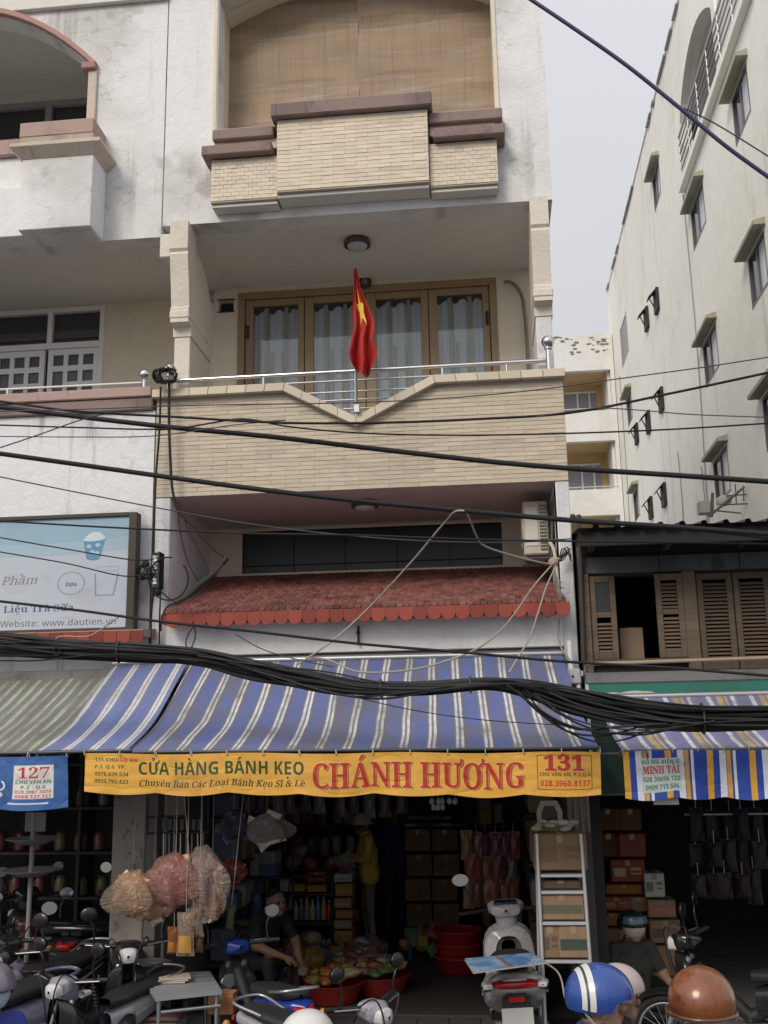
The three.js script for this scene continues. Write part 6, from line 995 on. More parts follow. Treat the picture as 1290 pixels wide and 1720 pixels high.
// ================================================================ GOODS IN AND BEFORE THE SHOPS
const cardT = dataTex(256, (u, v) => lin3([0.25, 0.165, 0.095], 0.85 + 0.3 * fbm(u, v, 60, 4, 3, 400) + 0.2 * (fbm(u, v, 5, 5, 3, 401) - 0.5)));
function tinted(c, map = cardT, r = 0.85) { return std(c, r, { map }); }
const card = [tinted([1, 1, 1]), tinted([0.85, 0.82, 0.78]), tinted([1.15, 1.1, 1.0])];
function carton(label, x0, x1, y0, y1, z, d, mat, printC, ry = 0, group, band) { // folded board with flaps, tape and a printed patch on its face
  const w = x1 - x0, h = y1 - y0, o = thing('carton', [(x0 + x1) / 2, y0, z - d / 2], label, 'box', group); o.rotation.y = ry;
  lpart(o, 'box_body', cbox(w, h, d, 0.008).translate(0, h / 2, 0), mat);
  lpart(o, 'lid_flap', [cbox(w * 0.998, 0.006, d * 0.485, 0.002).translate(0, h + 0.003, d * 0.25), cbox(w * 0.998, 0.006, d * 0.485, 0.002).translate(0, h + 0.003, -d * 0.25)], mat);
  lpart(o, 'tape', [cbox(0.05, 0.002, d, 0.0005).translate(0, h + 0.0075, 0), cbox(0.05, h * 0.22, 0.002, 0.0005).translate(0, h * 0.88, d / 2 + 0.0015)], std([0.30, 0.24, 0.16], 0.25));
  if (printC) lpart(o, 'printed_patch', band ? [cbox(w * 0.9, h * 0.34, 0.002, 0.0005).translate(0, h * 0.42, d / 2 + 0.002)] : [cbox(w * 0.34, h * 0.4, 0.002, 0.0005).translate(-w * 0.24, h * 0.45, d / 2 + 0.002), cbox(w * 0.3, h * 0.14, 0.002, 0.0005).translate(w * 0.24, h * 0.6, d / 2 + 0.002), cbox(w * 0.3, h * 0.08, 0.002, 0.0005).translate(w * 0.24, h * 0.38, d / 2 + 0.002)], std(printC, 0.7));
  return o;
}
const px = (u0, v0, u1, v1, z) => { const a = at(u0, v1, z), b = at(u1, v0, z); return [Math.min(a.x, b.x), Math.max(a.x, b.x), a.y, b.y]; };
const cp = (label, u0, v0, u1, v1, z, d, mat, print, group, ry = 0, band) => { const [x0, x1, y0, y1] = px(u0, v0, u1, v1, z); return carton(label, x0, x1, y0 + 0.004, y1 - 0.012, z, d, mat, print, ry, group, band); };
const redB = tinted([0.95, 0.36, 0.26]), orangeB = tinted([1.15, 0.62, 0.22]), yellowB = tinted([1.5, 1.1, 0.5]), whiteB = std([0.42, 0.42, 0.40], 0.7);
// --- metal trolley of cartons beside the right pier
{
  const z = -9.4, L = (u, v) => at(u, v, z), o = thing('metal_rack', [0.5, 0.01, z - 0.15], 'grey metal stepladder rack holding cartons beside the right pier', 'rack');
  for (const [a, b, zz] of [[[901, 1400], [912, 1640], 0.02], [[975, 1400], [993, 1640], 0.02], [[903, 1400], [909, 1640], -0.4], [[972, 1400], [986, 1640], -0.4]]) { const p = L(...a), q = L(...b); p.z += zz; q.z += zz; const e = p.clone().lerp(q, (p.y - 0.02) / (p.y - q.y)); part(o, 'leg', rod(p, e, 0.016), MT.alu); }
  for (const v of [1468, 1496, 1548, 1612]) { const a = L(905 + (v - 1400) * 0.04, v), b = L(976 + (v - 1400) * 0.07, v); part(o, 'shelf', box(a.x, b.x, a.y - 0.025, a.y, z - 0.42, z + 0.03, 0.004), MT.alu); }
}
cp('largest plain carton, on top of the metal rack beside the right pier', 898, 1399, 984, 1463, -9.4, 0.4, card[1], [0.16, 0.09, 0.05]);
cp('flat dark carton squeezed under the largest plain carton on the metal rack', 909, 1478, 975, 1494, -9.42, 0.36, tinted([0.4, 0.4, 0.42]), null);
cp('carton with a green band on the middle shelf of the metal rack', 908, 1500, 980, 1546, -9.4, 0.38, card[0], [0.10, 0.10, 0.06], undefined, 0, true);
cp('plain half-width carton at the bottom left of the metal rack', 911, 1553, 938, 1610, -9.4, 0.36, card[1], [0.10, 0.07, 0.05]);
cp('carton with dark green lettering at the bottom right of the metal rack', 940, 1553, 988, 1610, -9.39, 0.36, card[0], [0.04, 0.06, 0.05], undefined, 0, true);
{ const p = at(930, 1398, -9.5), o = thing('snack_heap', [p.x, p.y, p.z], 'heap of greenish wrapped snacks on top of the big carton of the metal rack', 'snacks'); const c = [[0.25, 0.3, 0.12], [0.4, 0.4, 0.36], [0.3, 0.32, 0.16], [0.5, 0.48, 0.4]]; for (let i = 0; i < 12; i++) { const q = at(900 + i * 5.5 + rr(-3, 3), 1392 - (i % 3) * 5, -9.5 - 0.08 * (i % 4)); part(o, 'packet', blob(0.045, 1.2, 0.7, 0.9, 0.3, 5, 410 + i, 2).translate(q.x, q.y, q.z), std(pick(c), 0.3)); } }
{ const p = at(923, 1373, -9.75), o = thing('wall_mirror', [p.x, p.y, p.z], 'small arched frame standing behind the snacks above the metal rack', 'mirror'); const fr = shape([[-0.1, -0.14], [0.1, -0.14], [0.11, 0.05], [0.07, 0.14], [-0.07, 0.14], [-0.11, 0.05]].map(a => a), [[[-0.07, -0.11], [0.07, -0.11], [0.075, 0.04], [0.045, 0.105], [-0.045, 0.105], [-0.075, 0.04]]]); part(o, 'frame', new THREE.ExtrudeGeometry(fr, { depth: 0.03, bevelEnabled: true, bevelSize: 0.005, bevelThickness: 0.005, bevelSegments: 1 }).translate(p.x, p.y, p.z), std([0.40, 0.36, 0.30], 0.5)); part(o, 'glass', pbox(p.x - 0.075, p.x + 0.075, p.y - 0.11, p.y + 0.105, p.z + 0.005, p.z + 0.01), std([0.05, 0.03, 0.03], 0.15)); part(o, 'support', rod(V(p.x, p.y - 0.15, p.z), V(p.x, p.y - 0.1, p.z), 0.02), MT.offWhite); }
{ const a = at(968, 1338, -9.9), b = at(968, 1398, -9.9), o = thing('curtain', [a.x, b.y, a.z], 'strip of beige cloth hanging beside the right pier above the metal rack', 'curtain'); part(o, 'cloth', grid(30, 2, (u, v) => V(a.x - 0.09 + 0.2 * u, b.y + (a.y + 0.2 - b.y) * v, a.z + 0.02 * Math.sin(u * 22))), std([0.26, 0.23, 0.18], 0.9, { side: THREE.DoubleSide })); part(o, 'rail', rod(V(a.x - 0.12, a.y + 0.2, a.z), V(a.x + 0.14, a.y + 0.2, a.z), 0.01), MT.dullSteel); }
// --- stacked cartons in the right hand shop
const RZ = -11.2;
[['dark carton at the top left of the tall stack in the right shop', 1003, 1357, 1040, 1396, tinted([0.5, 0.34, 0.26]), null], ['dark carton at the top right of the tall stack in the right shop', 1042, 1357, 1076, 1396, tinted([0.55, 0.38, 0.28]), [0.1, 0.05, 0.03]],
 ['maroon carton below the top of the tall stack, left side, in the right shop', 1006, 1399, 1039, 1440, tinted([0.5, 0.2, 0.15]), null], ['plain red carton high in the tall stack in the right shop', 1041, 1399, 1083, 1440, redB, [0.2, 0.05, 0.03]],
 ['red and white carton in the middle of the tall stack in the right shop', 1027, 1443, 1082, 1482, redB, [0.40, 0.30, 0.22]], ['long orange carton under the red and white carton in the right shop', 1018, 1485, 1078, 1503, orangeB, null],
 ['carton with red print, left one of the pair beneath the long orange carton', 1014, 1506, 1058, 1530, redB, [0.30, 0.16, 0.08]], ['plain brown carton, right of the two beneath the long orange carton', 1060, 1506, 1086, 1532, card[1], null],
 ['orange carton at the lower left of the tall stack beside the masked person', 1008, 1533, 1046, 1556, orangeB, [0.25, 0.1, 0.05]], ['wide brown carton at the bottom of the tall stack', 1012, 1559, 1084, 1640, card[1], [0.12, 0.07, 0.04]]
].forEach(([l, a, b, c, d, m, p], i) => cp(l, a, b, c, d, RZ - 0.02 * (i % 3), 0.4, m, p));
cp('small white carton with green print atop the shorter stack in the right shop', 1084, 1466, 1115, 1508, RZ + 0.03, 0.3, whiteB, [0.12, 0.2, 0.08]);
cp('carton with a red and white label topping the shorter stack in the right shop', 1089, 1511, 1134, 1542, RZ + 0.05, 0.36, card[0], [0.38, 0.14, 0.10], undefined, 0, true);
cp('big brown carton in the shorter stack in the right shop', 1093, 1545, 1142, 1585, RZ + 0.06, 0.4, card[0], [0.14, 0.08, 0.05]);
cp('lowest carton of the shorter stack in the right shop', 1096, 1588, 1148, 1640, RZ + 0.06, 0.4, card[2], null);
{ // dim hanging goods at the far right
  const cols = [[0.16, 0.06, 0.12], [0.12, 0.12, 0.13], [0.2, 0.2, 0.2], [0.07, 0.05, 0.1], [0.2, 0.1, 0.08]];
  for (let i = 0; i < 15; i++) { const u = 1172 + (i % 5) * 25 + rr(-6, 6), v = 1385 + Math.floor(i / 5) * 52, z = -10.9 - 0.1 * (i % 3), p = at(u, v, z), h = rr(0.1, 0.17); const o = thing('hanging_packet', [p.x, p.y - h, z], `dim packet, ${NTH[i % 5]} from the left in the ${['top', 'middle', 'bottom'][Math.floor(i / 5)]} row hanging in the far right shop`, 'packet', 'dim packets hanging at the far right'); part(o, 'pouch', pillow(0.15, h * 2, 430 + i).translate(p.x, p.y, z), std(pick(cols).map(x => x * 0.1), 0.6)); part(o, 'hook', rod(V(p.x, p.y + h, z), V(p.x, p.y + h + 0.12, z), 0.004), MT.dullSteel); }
  solo('hanging_rail', rod(at(1150, 1368, -10.95), at(1330, 1366, -10.95), 0.014), MT.dullSteel, 'rail with the dim packets at the far right', 'rail');
}
{ // stripes of the small sign under the right valance
  const [x0, x1, y0, y1] = px(1098, 1343, 1140, 1352, -8.65); solo('plate', box(x0, x1, y0, y1 + 0.03, -8.66, -8.65, 0.002), MT.offWhite, 'pale plate peeping out below the striped valance on the right', 'plate');
}
// --- the seven pale tiers stand in the left shop
{
  const z = -9.6, c = at(54, 1430, z), o = thing('display_stand', [c.x, 0.1, z], 'white pole stand with two round trays below the blue banner', 'display stand');
  const dim = std([0.24, 0.23, 0.235], 0.7); part(o, 'pole', rod(V(c.x, 0.12, z), V(c.x, at(54, 1365, z).y, z), 0.022, 0.022, 12), dim);
  for (const [v, r, k] of [[1410, 0.24, 0], [1463, 0.26, 1]]) { const y = at(54, v, z).y; part(o, 'tray', lathe([[0.02, -0.045], [r * 0.45, -0.042], [r * 0.9, 0.0], [r, 0.005], [r, 0.015], [r * 0.45, -0.03], [0.02, -0.035]], 32).translate(c.x, y, z), dim); }
  const [x0, x1, y0, y1] = px(42, 1364, 78, 1397, z); part(o, 'top_card', box(x0, x1, y0, y1, z - 0.01, z + 0.01, 0.003), std([0.20, 0.18, 0.19], 0.7));
  part(o, 'base', lathe([[0, 0.0], [0.25, 0.0], [0.25, 0.02], [0.04, 0.05], [0, 0.05]], 24).translate(c.x, 0.11, z), dim);
}
{ // dim shelves behind it
  const o = thing('shelf_unit', [-4.3, 0.12, -12.5], 'dark shelving with jars at the back of the left shop', 'shelf'); const sm = std([0.05, 0.048, 0.045], 0.8);
  for (let i = 0; i < 5; i++) part(o, 'shelf_board', box(-6.2, -3.62, 0.5 + i * 0.5, 0.53 + i * 0.5, -12.7, -12.2), sm);
  for (const x of [-6.2, -4.9, -3.65]) part(o, 'upright', box(x, x + 0.04, 0.12, 2.7, -12.69, -12.21), sm);
  const jc = [[0.14, 0.11, 0.05], [0.1, 0.1, 0.1], [0.13, 0.04, 0.03], [0.16, 0.12, 0.06]];
  for (let i = 0; i < 5; i++) for (let k = 0; k < 9; k++) { const x = -5.9 + k * 0.25 + rr(-0.03, 0.03); part(o, 'jar', lathe([[0, 0], [0.07, 0], [0.075, 0.02], [0.075, 0.16], [0.05, 0.19], [0.05, 0.22], [0, 0.22]], 12).translate(x, 0.532 + i * 0.5, -12.35), std(pick(jc), 0.3)); }
}
// --- slatted metal table with things on it
{
  const H = 0.78, A = atY(236, 1636, H), B = atY(352, 1630, H), C = atY(373, 1664, H), D = atY(262, 1676, H), o = thing('metal_table', [(A.x + C.x) / 2, 0.1, (A.z + C.z) / 2], 'low table with a top of wide grey metal slats before the left pillar', 'table');
  const m = std([0.34, 0.36, 0.37], 0.45, { metalness: 0.3 });
  for (let i = 0; i < 5; i++) { const t0 = i / 5 + 0.015, t1 = (i + 1) / 5 - 0.03, f = (u, t) => D.clone().lerp(A, t).lerp(C.clone().lerp(B, t), u); const up = grid(8, 1, (u, v) => f(u, t0 + (t1 - t0) * v)), lo = grid(8, 1, (u, v) => f(u, t0 + (t1 - t0) * v).add(V(0, -0.03, 0))), fr = grid(8, 1, (u, v) => f(u, t0).add(V(0, -0.03 + 0.03 * v, 0))), bk = grid(8, 1, (u, v) => f(u, t1).add(V(0, -0.03 * v, 0))); part(o, 'slat', [up, lo, fr, bk], m); }
  for (const P of [A, B, C, D]) { const q = P.clone().lerp(V((A.x + C.x) / 2, H, (A.z + C.z) / 2), 0.12); part(o, 'leg', rod(V(q.x, H - 0.03, q.z), V(q.x, 0.01, q.z), 0.018), MT.dullSteel); }
  const ap = D.clone().lerp(C, 0.05), aq = D.clone().lerp(C, 0.95); part(o, 'apron', [rod(V(ap.x, H - 0.12, ap.z - 0.05), V(aq.x, H - 0.12, aq.z - 0.05), 0.014)], MT.dullSteel);
  const pa = atY(272, 1648, H), pb = atY(318, 1640, H); solo('paper_pile', [0, 1, 2].map(i => move(cbox(0.26, 0.012, 0.2, 0.002), (pa.x + pb.x) / 2 + 0.012 * i, H + 0.012 + i * 0.014, pa.z + 0.02, 0.1 + 0.12 * i)), std([0.46, 0.38, 0.32], 0.8), 'small pile of pale papers on the slatted metal table', 'papers');
  const cb = thing('storage_box', [-3.0, 0.0, -8.85], 'whitish box standing under the slatted metal table', 'box'); part(cb, 'box_body', box(-3.0, -2.66, 0.02, 0.52, -9.2, -8.9, 0.02), std([0.30, 0.29, 0.26], 0.8)); part(cb, 'lid', box(-3.02, -2.64, 0.521, 0.56, -9.22, -8.88, 0.015), std([0.12, 0.06, 0.055], 0.7));
  const wp = []; for (let i = 0; i < 9; i++) { const p = []; const R = 0.08 + 0.012 * i; for (let k = 0; k <= 16; k++) { const a = k / 16 * 6.28; p.push(V(A.x + 0.06 + R * Math.cos(a) * 1.1, H + 0.012 + 0.009 * i + 0.004 * Math.sin(3 * a), A.z - 0.06 + R * Math.sin(a) * 0.8)); } wp.push(tube(p, 0.008, 40, 5)); } solo('wire_coil', wp, std([0.05, 0.05, 0.055], 0.5), 'flat coil of dark wire at the back left of the slatted metal table', 'wire coil');
}
{ const p = at(306, 1690, -8.95); cp('small orange and tan parcel hanging at the right side of the slatted metal table', 348, 1668, 392, 1706, -9.0, 0.16, tinted([1.3, 0.85, 0.5]), [0.35, 0.12, 0.06]); }
// --- plastic bags and packets hanging from the awning at the left
const crumpleT = dataTex(512, (u, v) => { let s = 0, a = 1, n = 0; for (let i = 0; i < 4; i++) { const f = 5 << i; s += a * (1 - Math.abs(2 * fbm(u + 0.13 * fbm(u, v, 4, 4, 2, 470), v, f, f, 2, 460 + i) - 1) ** 0.7); n += a; a *= 0.6; } const k = 255 * s / n; return [k, k, k]; }, false); crumpleT.repeat.set(2.2, 2.2);
const plastic = (c, tr = 0.35) => { const m = new THREE.MeshPhysicalMaterial({ roughness: 0.3, transmission: tr, thickness: 0, clearcoat: 0.3, bumpMap: crumpleT, bumpScale: 0.035 }); m.color.setRGB(...c); return m; };
function pillow(w, h, seed) { // sealed flat packet
  const q = rng(seed), a = (q() - 0.5) * 0.9, f = (s) => grid(10, 14, (u, v) => V((u - 0.5) * w * (1 - 0.12 * Math.sin(v * 3.14)), (v - 0.5) * h, s * 0.035 * Math.sin(u * 3.14) * Math.sin(v * 3.14) ** 0.5 + 0.006 * Math.sin(u * 15 + seed) * Math.sin(v * 9 + seed))); return M([f(1), f(-0.8), cbox(w * 0.96, 0.02, 0.004, 0.001).translate(0, h / 2, 0)]).rotateY(a);
}
const sheer = (c) => { const m = new THREE.MeshPhysicalMaterial({ roughness: 0.22, transmission: 0.78, thickness: 0, clearcoat: 0.4, bumpMap: crumpleT, bumpScale: 0.05, side: THREE.DoubleSide }); m.color.setRGB(...c); return m; };
function sack(label, u, v, z, ru, rv, c, seed) { // thin see-through bag full of small packets, tied at its neck and hung on a string
  const p = at(u, v, z), s = -z / 1780, q = rng(seed), W = ru * s, Hh = rv * s, D = Math.min(W, Hh) * 0.75, o = thing('plastic_bag', [p.x, p.y - Hh, z], label, 'bag'), sm = sheer(c.map(x => Math.min(0.95, x * 1.35)));
  part(o, 'bag_body', blob(1, W, Hh, D, 0.3, 9, seed, 5).translate(p.x, p.y, z), sm);
  // loose film flaring from the neck and hanging in folds
  part(o, 'film_fold', grid(36, 16, (a, b) => { const t = a * 6.283, r = (0.25 + 0.9 * Math.sin(b * 2.3)) * (1 + 0.22 * Math.sin(t * 5 + seed) + 0.12 * Math.sin(t * 11 + seed * 2 + b * 5)); return V(p.x + W * 0.98 * r * Math.cos(t), p.y + Hh * (0.85 - 1.5 * b) + 0.02 * Math.sin(t * 4 + seed), z + D * r * Math.sin(t)); }), sm);
  const pm = [c, c.map(x => x * 0.7), [c[0] * 1.1, c[1] * 0.9, c[2] * 0.7]].map(k => std(k, 0.4));
  for (let i = 0; i < 9; i++) { const a = i * 2.4 + q(), rr2 = 0.68 * Math.sqrt((i + 0.5) / 9), pw = W * 0.75, ph = pw * 1.1; part(o, 'packet', pillow(pw, ph, seed + i).rotateZ(q() * 3).rotateX(q() - 0.5).translate(p.x + W * rr2 * Math.cos(a), p.y + Hh * rr2 * Math.sin(a) - 0.1 * Hh, z + D * 0.3 * (q() - 0.5)), pm[i % 3]); }
  part(o, 'string', rod(V(p.x, p.y + Hh * 0.8, z), V(p.x, 2.66, z), 0.003, 0.003, 5), std([0.16, 0.13, 0.11], 0.7));
  return o;
}
sack('bulging amber plastic bag of snacks hanging at the far left of the cluster', 222, 1502, -8.95, 38, 40, [0.62, 0.50, 0.37], 501, 0.45, 0.45);
sack('second amber bag tucked between the bulging amber bag and the pink bag', 258, 1512, -9.05, 34, 34, [0.60, 0.48, 0.37], 502, 0.45, 0.45);
sack('pink plastic bag in the middle of the hanging cluster', 290, 1480, -9.0, 42, 48, [0.58, 0.37, 0.33], 503, 0.45, 0.4);
sack('large pale grey pink bag bulging over the top right of the hanging cluster', 338, 1475, -9.1, 36, 56, [0.60, 0.51, 0.48], 504, 0.5, 0.35);
sack('cloudy beige bag drooping at the right end of the hanging cluster', 356, 1510, -9.05, 17, 40, [0.62, 0.50, 0.42], 505, 0.5, 0.4);
sack('clear whitish plastic bag hanging high under the banner beside the blue bundle', 448, 1392, -9.4, 36, 26, [0.40, 0.38, 0.36], 506, 0.35, 0.45);
sack('dark blue and red bundle hanging high under the banner', 392, 1386, -9.4, 24, 26, [0.06, 0.045, 0.14], 507, 0.05, 0.5);
sack('small bright red bag hanging behind the pale bags', 392, 1462, -9.6, 20, 20, [0.34, 0.05, 0.03], 508, 0.1, 0.4);
function pouch(label, u0, v0, u1, v1, z, c, lab, tilt = 0) { const [x0, x1, y0, y1] = px(u0, v0, u1, v1, z), w = x1 - x0, h = y1 - y0, o = thing('snack_pouch', [(x0 + x1) / 2, y0, z], label, 'packet'); o.rotation.z = tilt; const pl = grid(14, 18, (u, v) => V((u - 0.5) * w * (1 - 0.1 * Math.sin(v * 3.14)), v * h, 0.05 * Math.sin(u * 3.14) * Math.sin(v * 3.14) ** 0.6 + 0.006 * Math.sin(u * 17 + v * 9))), bk = grid(14, 18, (u, v) => V((u - 0.5) * w * (1 - 0.1 * Math.sin(v * 3.14)), v * h, -0.04 * Math.sin(u * 3.14) * Math.sin(v * 3.14) ** 0.6)); lpart(o, 'pouch_body', [pl, bk], plastic(c, 0.05)); if (lab) lpart(o, 'label_patch', grid(8, 8, (u, v) => { const uu = 0.12 + 0.76 * u, vv = 0.08 + 0.4 * v; return V((uu - 0.5) * w * 0.92, vv * h, 0.054 * Math.sin(uu * 3.14) * Math.sin(vv * 3.14) ** 0.6 + 0.006); }), std(lab, 0.5)); lpart(o, 'string', rod(V(0, h, 0), V(0, Math.max(h + 0.05, 2.64 - y0), 0), 0.003, 0.003, 5), MT.rope); return o; }
pouch('long beige pouch with an orange label hanging above the metal table', 296, 1532, 328, 1606, -8.9, [0.36, 0.25, 0.18], [0.50, 0.26, 0.06]);
pouch('long beige pouch with no label hanging beside the labelled one', 318, 1524, 344, 1575, -8.95, [0.33, 0.235, 0.19], null, 0.12);
pouch('dark orange packet hanging behind the labelled beige pouch', 280, 1556, 304, 1602, -9.0, [0.36, 0.12, 0.03], [0.42, 0.17, 0.03]);
pouch('brown orange packet hanging at the right of the labelled beige pouch', 326, 1572, 342, 1600, -8.98, [0.26, 0.10, 0.03], null);
pouch('white and red flat package leaning above the yellow box stack', 572, 1432, 600, 1462, -13.4, [0.42, 0.40, 0.40], [0.3, 0.06, 0.07], 0.5);
pouch('greenish packet dangling behind the mirror of the blue motorbike', 378, 1520, 392, 1560, -9.2, [0.14, 0.16, 0.07], null, -0.1);
{ // rack with hanging ladles
  const z = -9.75, o = thing('utensil_rack', [at(310, 1380, z).x, at(310, 1470, z).y, z], 'rail of hanging metal ladles and brushes high beside the left pillar', 'utensil rack');
  part(o, 'rail', [rod(at(248, 1372, z), at(350, 1370, z), 0.01), rod(at(248, 1400, z), at(350, 1398, z), 0.01), rod(at(248, 1340, z), at(248, 1402, z), 0.008), rod(at(350, 1340, z), at(350, 1400, z), 0.008)], MT.black);
  for (let i = 0; i < 8; i++) { const u = 275 + i * 9.5, a = at(u, 1400, z + 0.02), b = at(u + rr(-1, 1), 1440 + rr(0, 28), z + 0.02); part(o, i % 2 ? 'ladle' : 'brush', [rod(a, b, 0.007, 0.009), i % 2 ? new THREE.SphereGeometry(0.03, 12, 8).scale(1, 1, 0.4).translate(b.x, b.y - 0.02, b.z) : box(b.x - 0.018, b.x + 0.018, b.y - 0.05, b.y, b.z - 0.01, b.z + 0.01, 0.004)], i % 3 ? std([0.20, 0.19, 0.17], 0.5) : MT.dullSteel); }
  for (let i = 0; i < 7; i++) { const p = at(275 + i * 10, 1385, z + 0.01); part(o, 'card', box(p.x - 0.018, p.x + 0.018, p.y - 0.05, p.y + 0.05, z - 0.01, z + 0.005, 0.002), std([0.06, 0.06, 0.065], 0.6)); }
  const p2 = at(300, 1356, -9.9); part(o, 'paper', box(p2.x - 0.12, p2.x + 0.06, p2.y - 0.08, p2.y + 0.1, -9.93, -9.92, 0.002), std([0.20, 0.17, 0.14], 0.9));
}
// scribbles left on the brown pillar
{ const g = []; const q = rng(88); for (const [u, v] of [[226, 1380], [218, 1432], [232, 1434], [228, 1452], [212, 1395]]) { for (let k = 0; k < 3; k++) { const a = at(u + q() * 12 - 6, v + q() * 16 - 8, -9.985); const b = a.clone().add(V(0.03 * (q() - 0.3), -0.05 * q(), 0)); b.z = a.z; g.push(rod(a, b, 0.004, 0.004, 5)); } } part(house, 'pillar_scrawl', g, std([0.03, 0.03, 0.03], 0.9)); }
// --- inside the main shop
{
  const z = -13.2, o = thing('goods_shelf', [-2.6, 0.12, z - 0.2], 'black shelf crowded with bottles and packets in the middle of the shop', 'shelf');
  for (const v of [1470, 1500, 1548, 1600]) { const a = at(468, v, z), b = at(560, v, z); part(o, 'shelf_board', box(a.x, b.x, a.y - 0.035, a.y, z - 0.42, z + 0.02, 0.004), MT.black); }
  for (const u of [468, 558]) { const a = at(u, 1455, z); part(o, 'upright', [box(a.x - 0.015, a.x + 0.015, 0.12, a.y, z - 0.41, z - 0.38), box(a.x - 0.015, a.x + 0.015, 0.12, a.y, z - 0.02, z + 0.01)], MT.black); }
  const bc = [[0.36, 0.34, 0.32], [0.42, 0.22, 0.10], [0.38, 0.05, 0.04], [0.26, 0.32, 0.34], [0.10, 0.18, 0.36], [0.42, 0.36, 0.16], [0.34, 0.18, 0.24]];
  const bottle = (u, v, h, r, c, cap) => { const p = at(u, v, z); const b = lathe([[0, 0], [r, 0], [r, h * 0.62], [r * 0.45, h * 0.8], [r * 0.4, h * 0.9], [0, h * 0.9]], 14).translate(p.x, p.y + 0.002, z - 0.08); const nm = solo('bottle', b, std(c, 0.3), '', 'bottle', 'bottles on the black goods shelf'); nm.userData.label = `small bottle, ${NTH[Math.round((u - 476) / 9.4)]} from the left in the row on the black goods shelf`; const cp2 = lpart(nm, 'cap', lathe([[0, 0], [r * 0.45, 0], [r * 0.45, h * 0.1], [0, h * 0.1]], 12).translate(0, h * 0.9, 0), std(cap, 0.4)); return nm; };
  for (let i = 0; i < 9; i++) bottle(476 + i * 9.4, 1547, rr(0.22, 0.29), 0.032, pick(bc), pick(bc));
  for (let i = 0; i < 8; i++) { const p = at(478 + i * 10.5, 1590, z), c = pick(bc).map(x => x * 0.7); const m = solo('packet', blob(0.055, 0.8, 1.1, 0.6, 0.25, 5, 540 + i, 3).translate(p.x, p.y + 0.03, z - 0.06), std(c, 0.35), `crinkled packet, ${NTH[i]} from the left on the lowest board of the black goods shelf`, 'packet', 'packets low on the black goods shelf'); }
  [['white carton at the left end of the top board of the black goods shelf', 470, 1474, 484, 1498, whiteB, null], ['low yellow carton on the top board of the black goods shelf', 486, 1484, 512, 1499, yellowB, [0.36, 0.24, 0.05]], ['bright red carton on the top board of the black goods shelf', 515, 1464, 548, 1482, redB, [0.4, 0.04, 0.03]], ['pale flat carton under the bright red carton on the black goods shelf', 515, 1486, 548, 1499, yellowB, null]].forEach(([l, a, b, c, d, m, p]) => cp(l, a, b, c, d, z - 0.02, 0.3, m, p, undefined, 0, true));
  const hp = [['pinkish bag heaped on the left of the black goods shelf', 492, 1448, [0.3, 0.14, 0.15]], ['dull red bag heaped over the bright red carton', 520, 1450, [0.3, 0.07, 0.07]], ['grey bag heaped behind the pinkish bag on the goods shelf', 505, 1430, [0.2, 0.18, 0.18]], ['small yellow green bag on top of the goods shelf heap', 500, 1428, [0.22, 0.20, 0.06]], ['red and white bag heaped beside the yellow box stack', 557, 1450, [0.34, 0.10, 0.10]]];
  hp.forEach(([l, u, v, c], i) => { const p = at(u, v, z - 0.15 - 0.05 * i); solo('snack_bag', blob(0.11, 1, 0.9, 0.8, 0.4, 7, 560 + i, 4).translate(p.x, p.y, p.z), plastic(c, 0.1), l, 'bag'); });
}
[['top white carton of the yellow box stack beside the person in yellow', 561, 1467, 591, 1482, whiteB, [0.2, 0.2, 0.22]], ['second carton of the yellow box stack, deep yellow', 563, 1484, 592, 1506, yellowB, [0.4, 0.22, 0.04]], ['third carton of the yellow box stack, with a blue grey label', 561, 1508, 590, 1526, yellowB, [0.25, 0.28, 0.3]], ['fourth carton of the yellow box stack, plain yellow', 563, 1528, 592, 1543, yellowB, null], ['fifth carton of the yellow box stack, faded cream', 561, 1545, 591, 1561, tinted([1.4, 1.2, 0.8]), [0.2, 0.24, 0.3]], ['sixth carton of the yellow box stack, with a green label', 561, 1563, 592, 1585, yellowB, [0.06, 0.22, 0.16]]].forEach(([l, a, b, c, d, m, p], i) => cp(l, a, b, c, d, -13.1 - 0.01 * (i % 2), 0.34, m, p, undefined, 0, i % 2 === 0));
cp('bright orange carton at the foot of the yellow box stack', 550, 1588, 589, 1614, -13.0, 0.36, orangeB, [0.45, 0.35, 0.25]);
cp('wide brown carton lying at the foot of the yellow box stack', 556, 1617, 618, 1640, -12.7, 0.4, card[1], null);
// baskets of snacks on the floor
function basket(label, u, v, r, c, heap, seed) { const p = atY(u, v, 0.12), o = thing('plastic_basin', [p.x, 0.12, p.z], label, 'basin'); part(o, 'basin_body', lathe([[0, 0], [r * 0.78, 0], [r * 0.8, 0.01], [r, 0.17], [r * 1.06, 0.18], [r * 1.06, 0.19], [r * 0.98, 0.19], [r * 0.77, 0.02], [0, 0.02]], 32).translate(p.x, 0.122, p.z), std(c, 0.4)); if (heap) for (let i = 0; i < 11; i++) { const a = i * 2.4, R = r * 0.75 * Math.sqrt((i + 0.5) / 11), g = blob(0.1, 1.3, 0.55, 0.85, 0.35, 6, seed + i, 3); part(o, 'snack_packet', move(g, p.x + R * Math.cos(a), 0.33 + 0.03 * (i % 3) + 0.06 * (1 - R / r), p.z + R * Math.sin(a), a), plastic(pick(heap), 0.08)); } return o; }
const sc1 = [[0.42, 0.16, 0.04], [0.40, 0.30, 0.06], [0.42, 0.10, 0.05], [0.30, 0.26, 0.10], [0.45, 0.38, 0.22]], sc2 = [[0.34, 0.20, 0.14], [0.14, 0.22, 0.07], [0.42, 0.30, 0.10], [0.34, 0.07, 0.05], [0.4, 0.34, 0.3]];
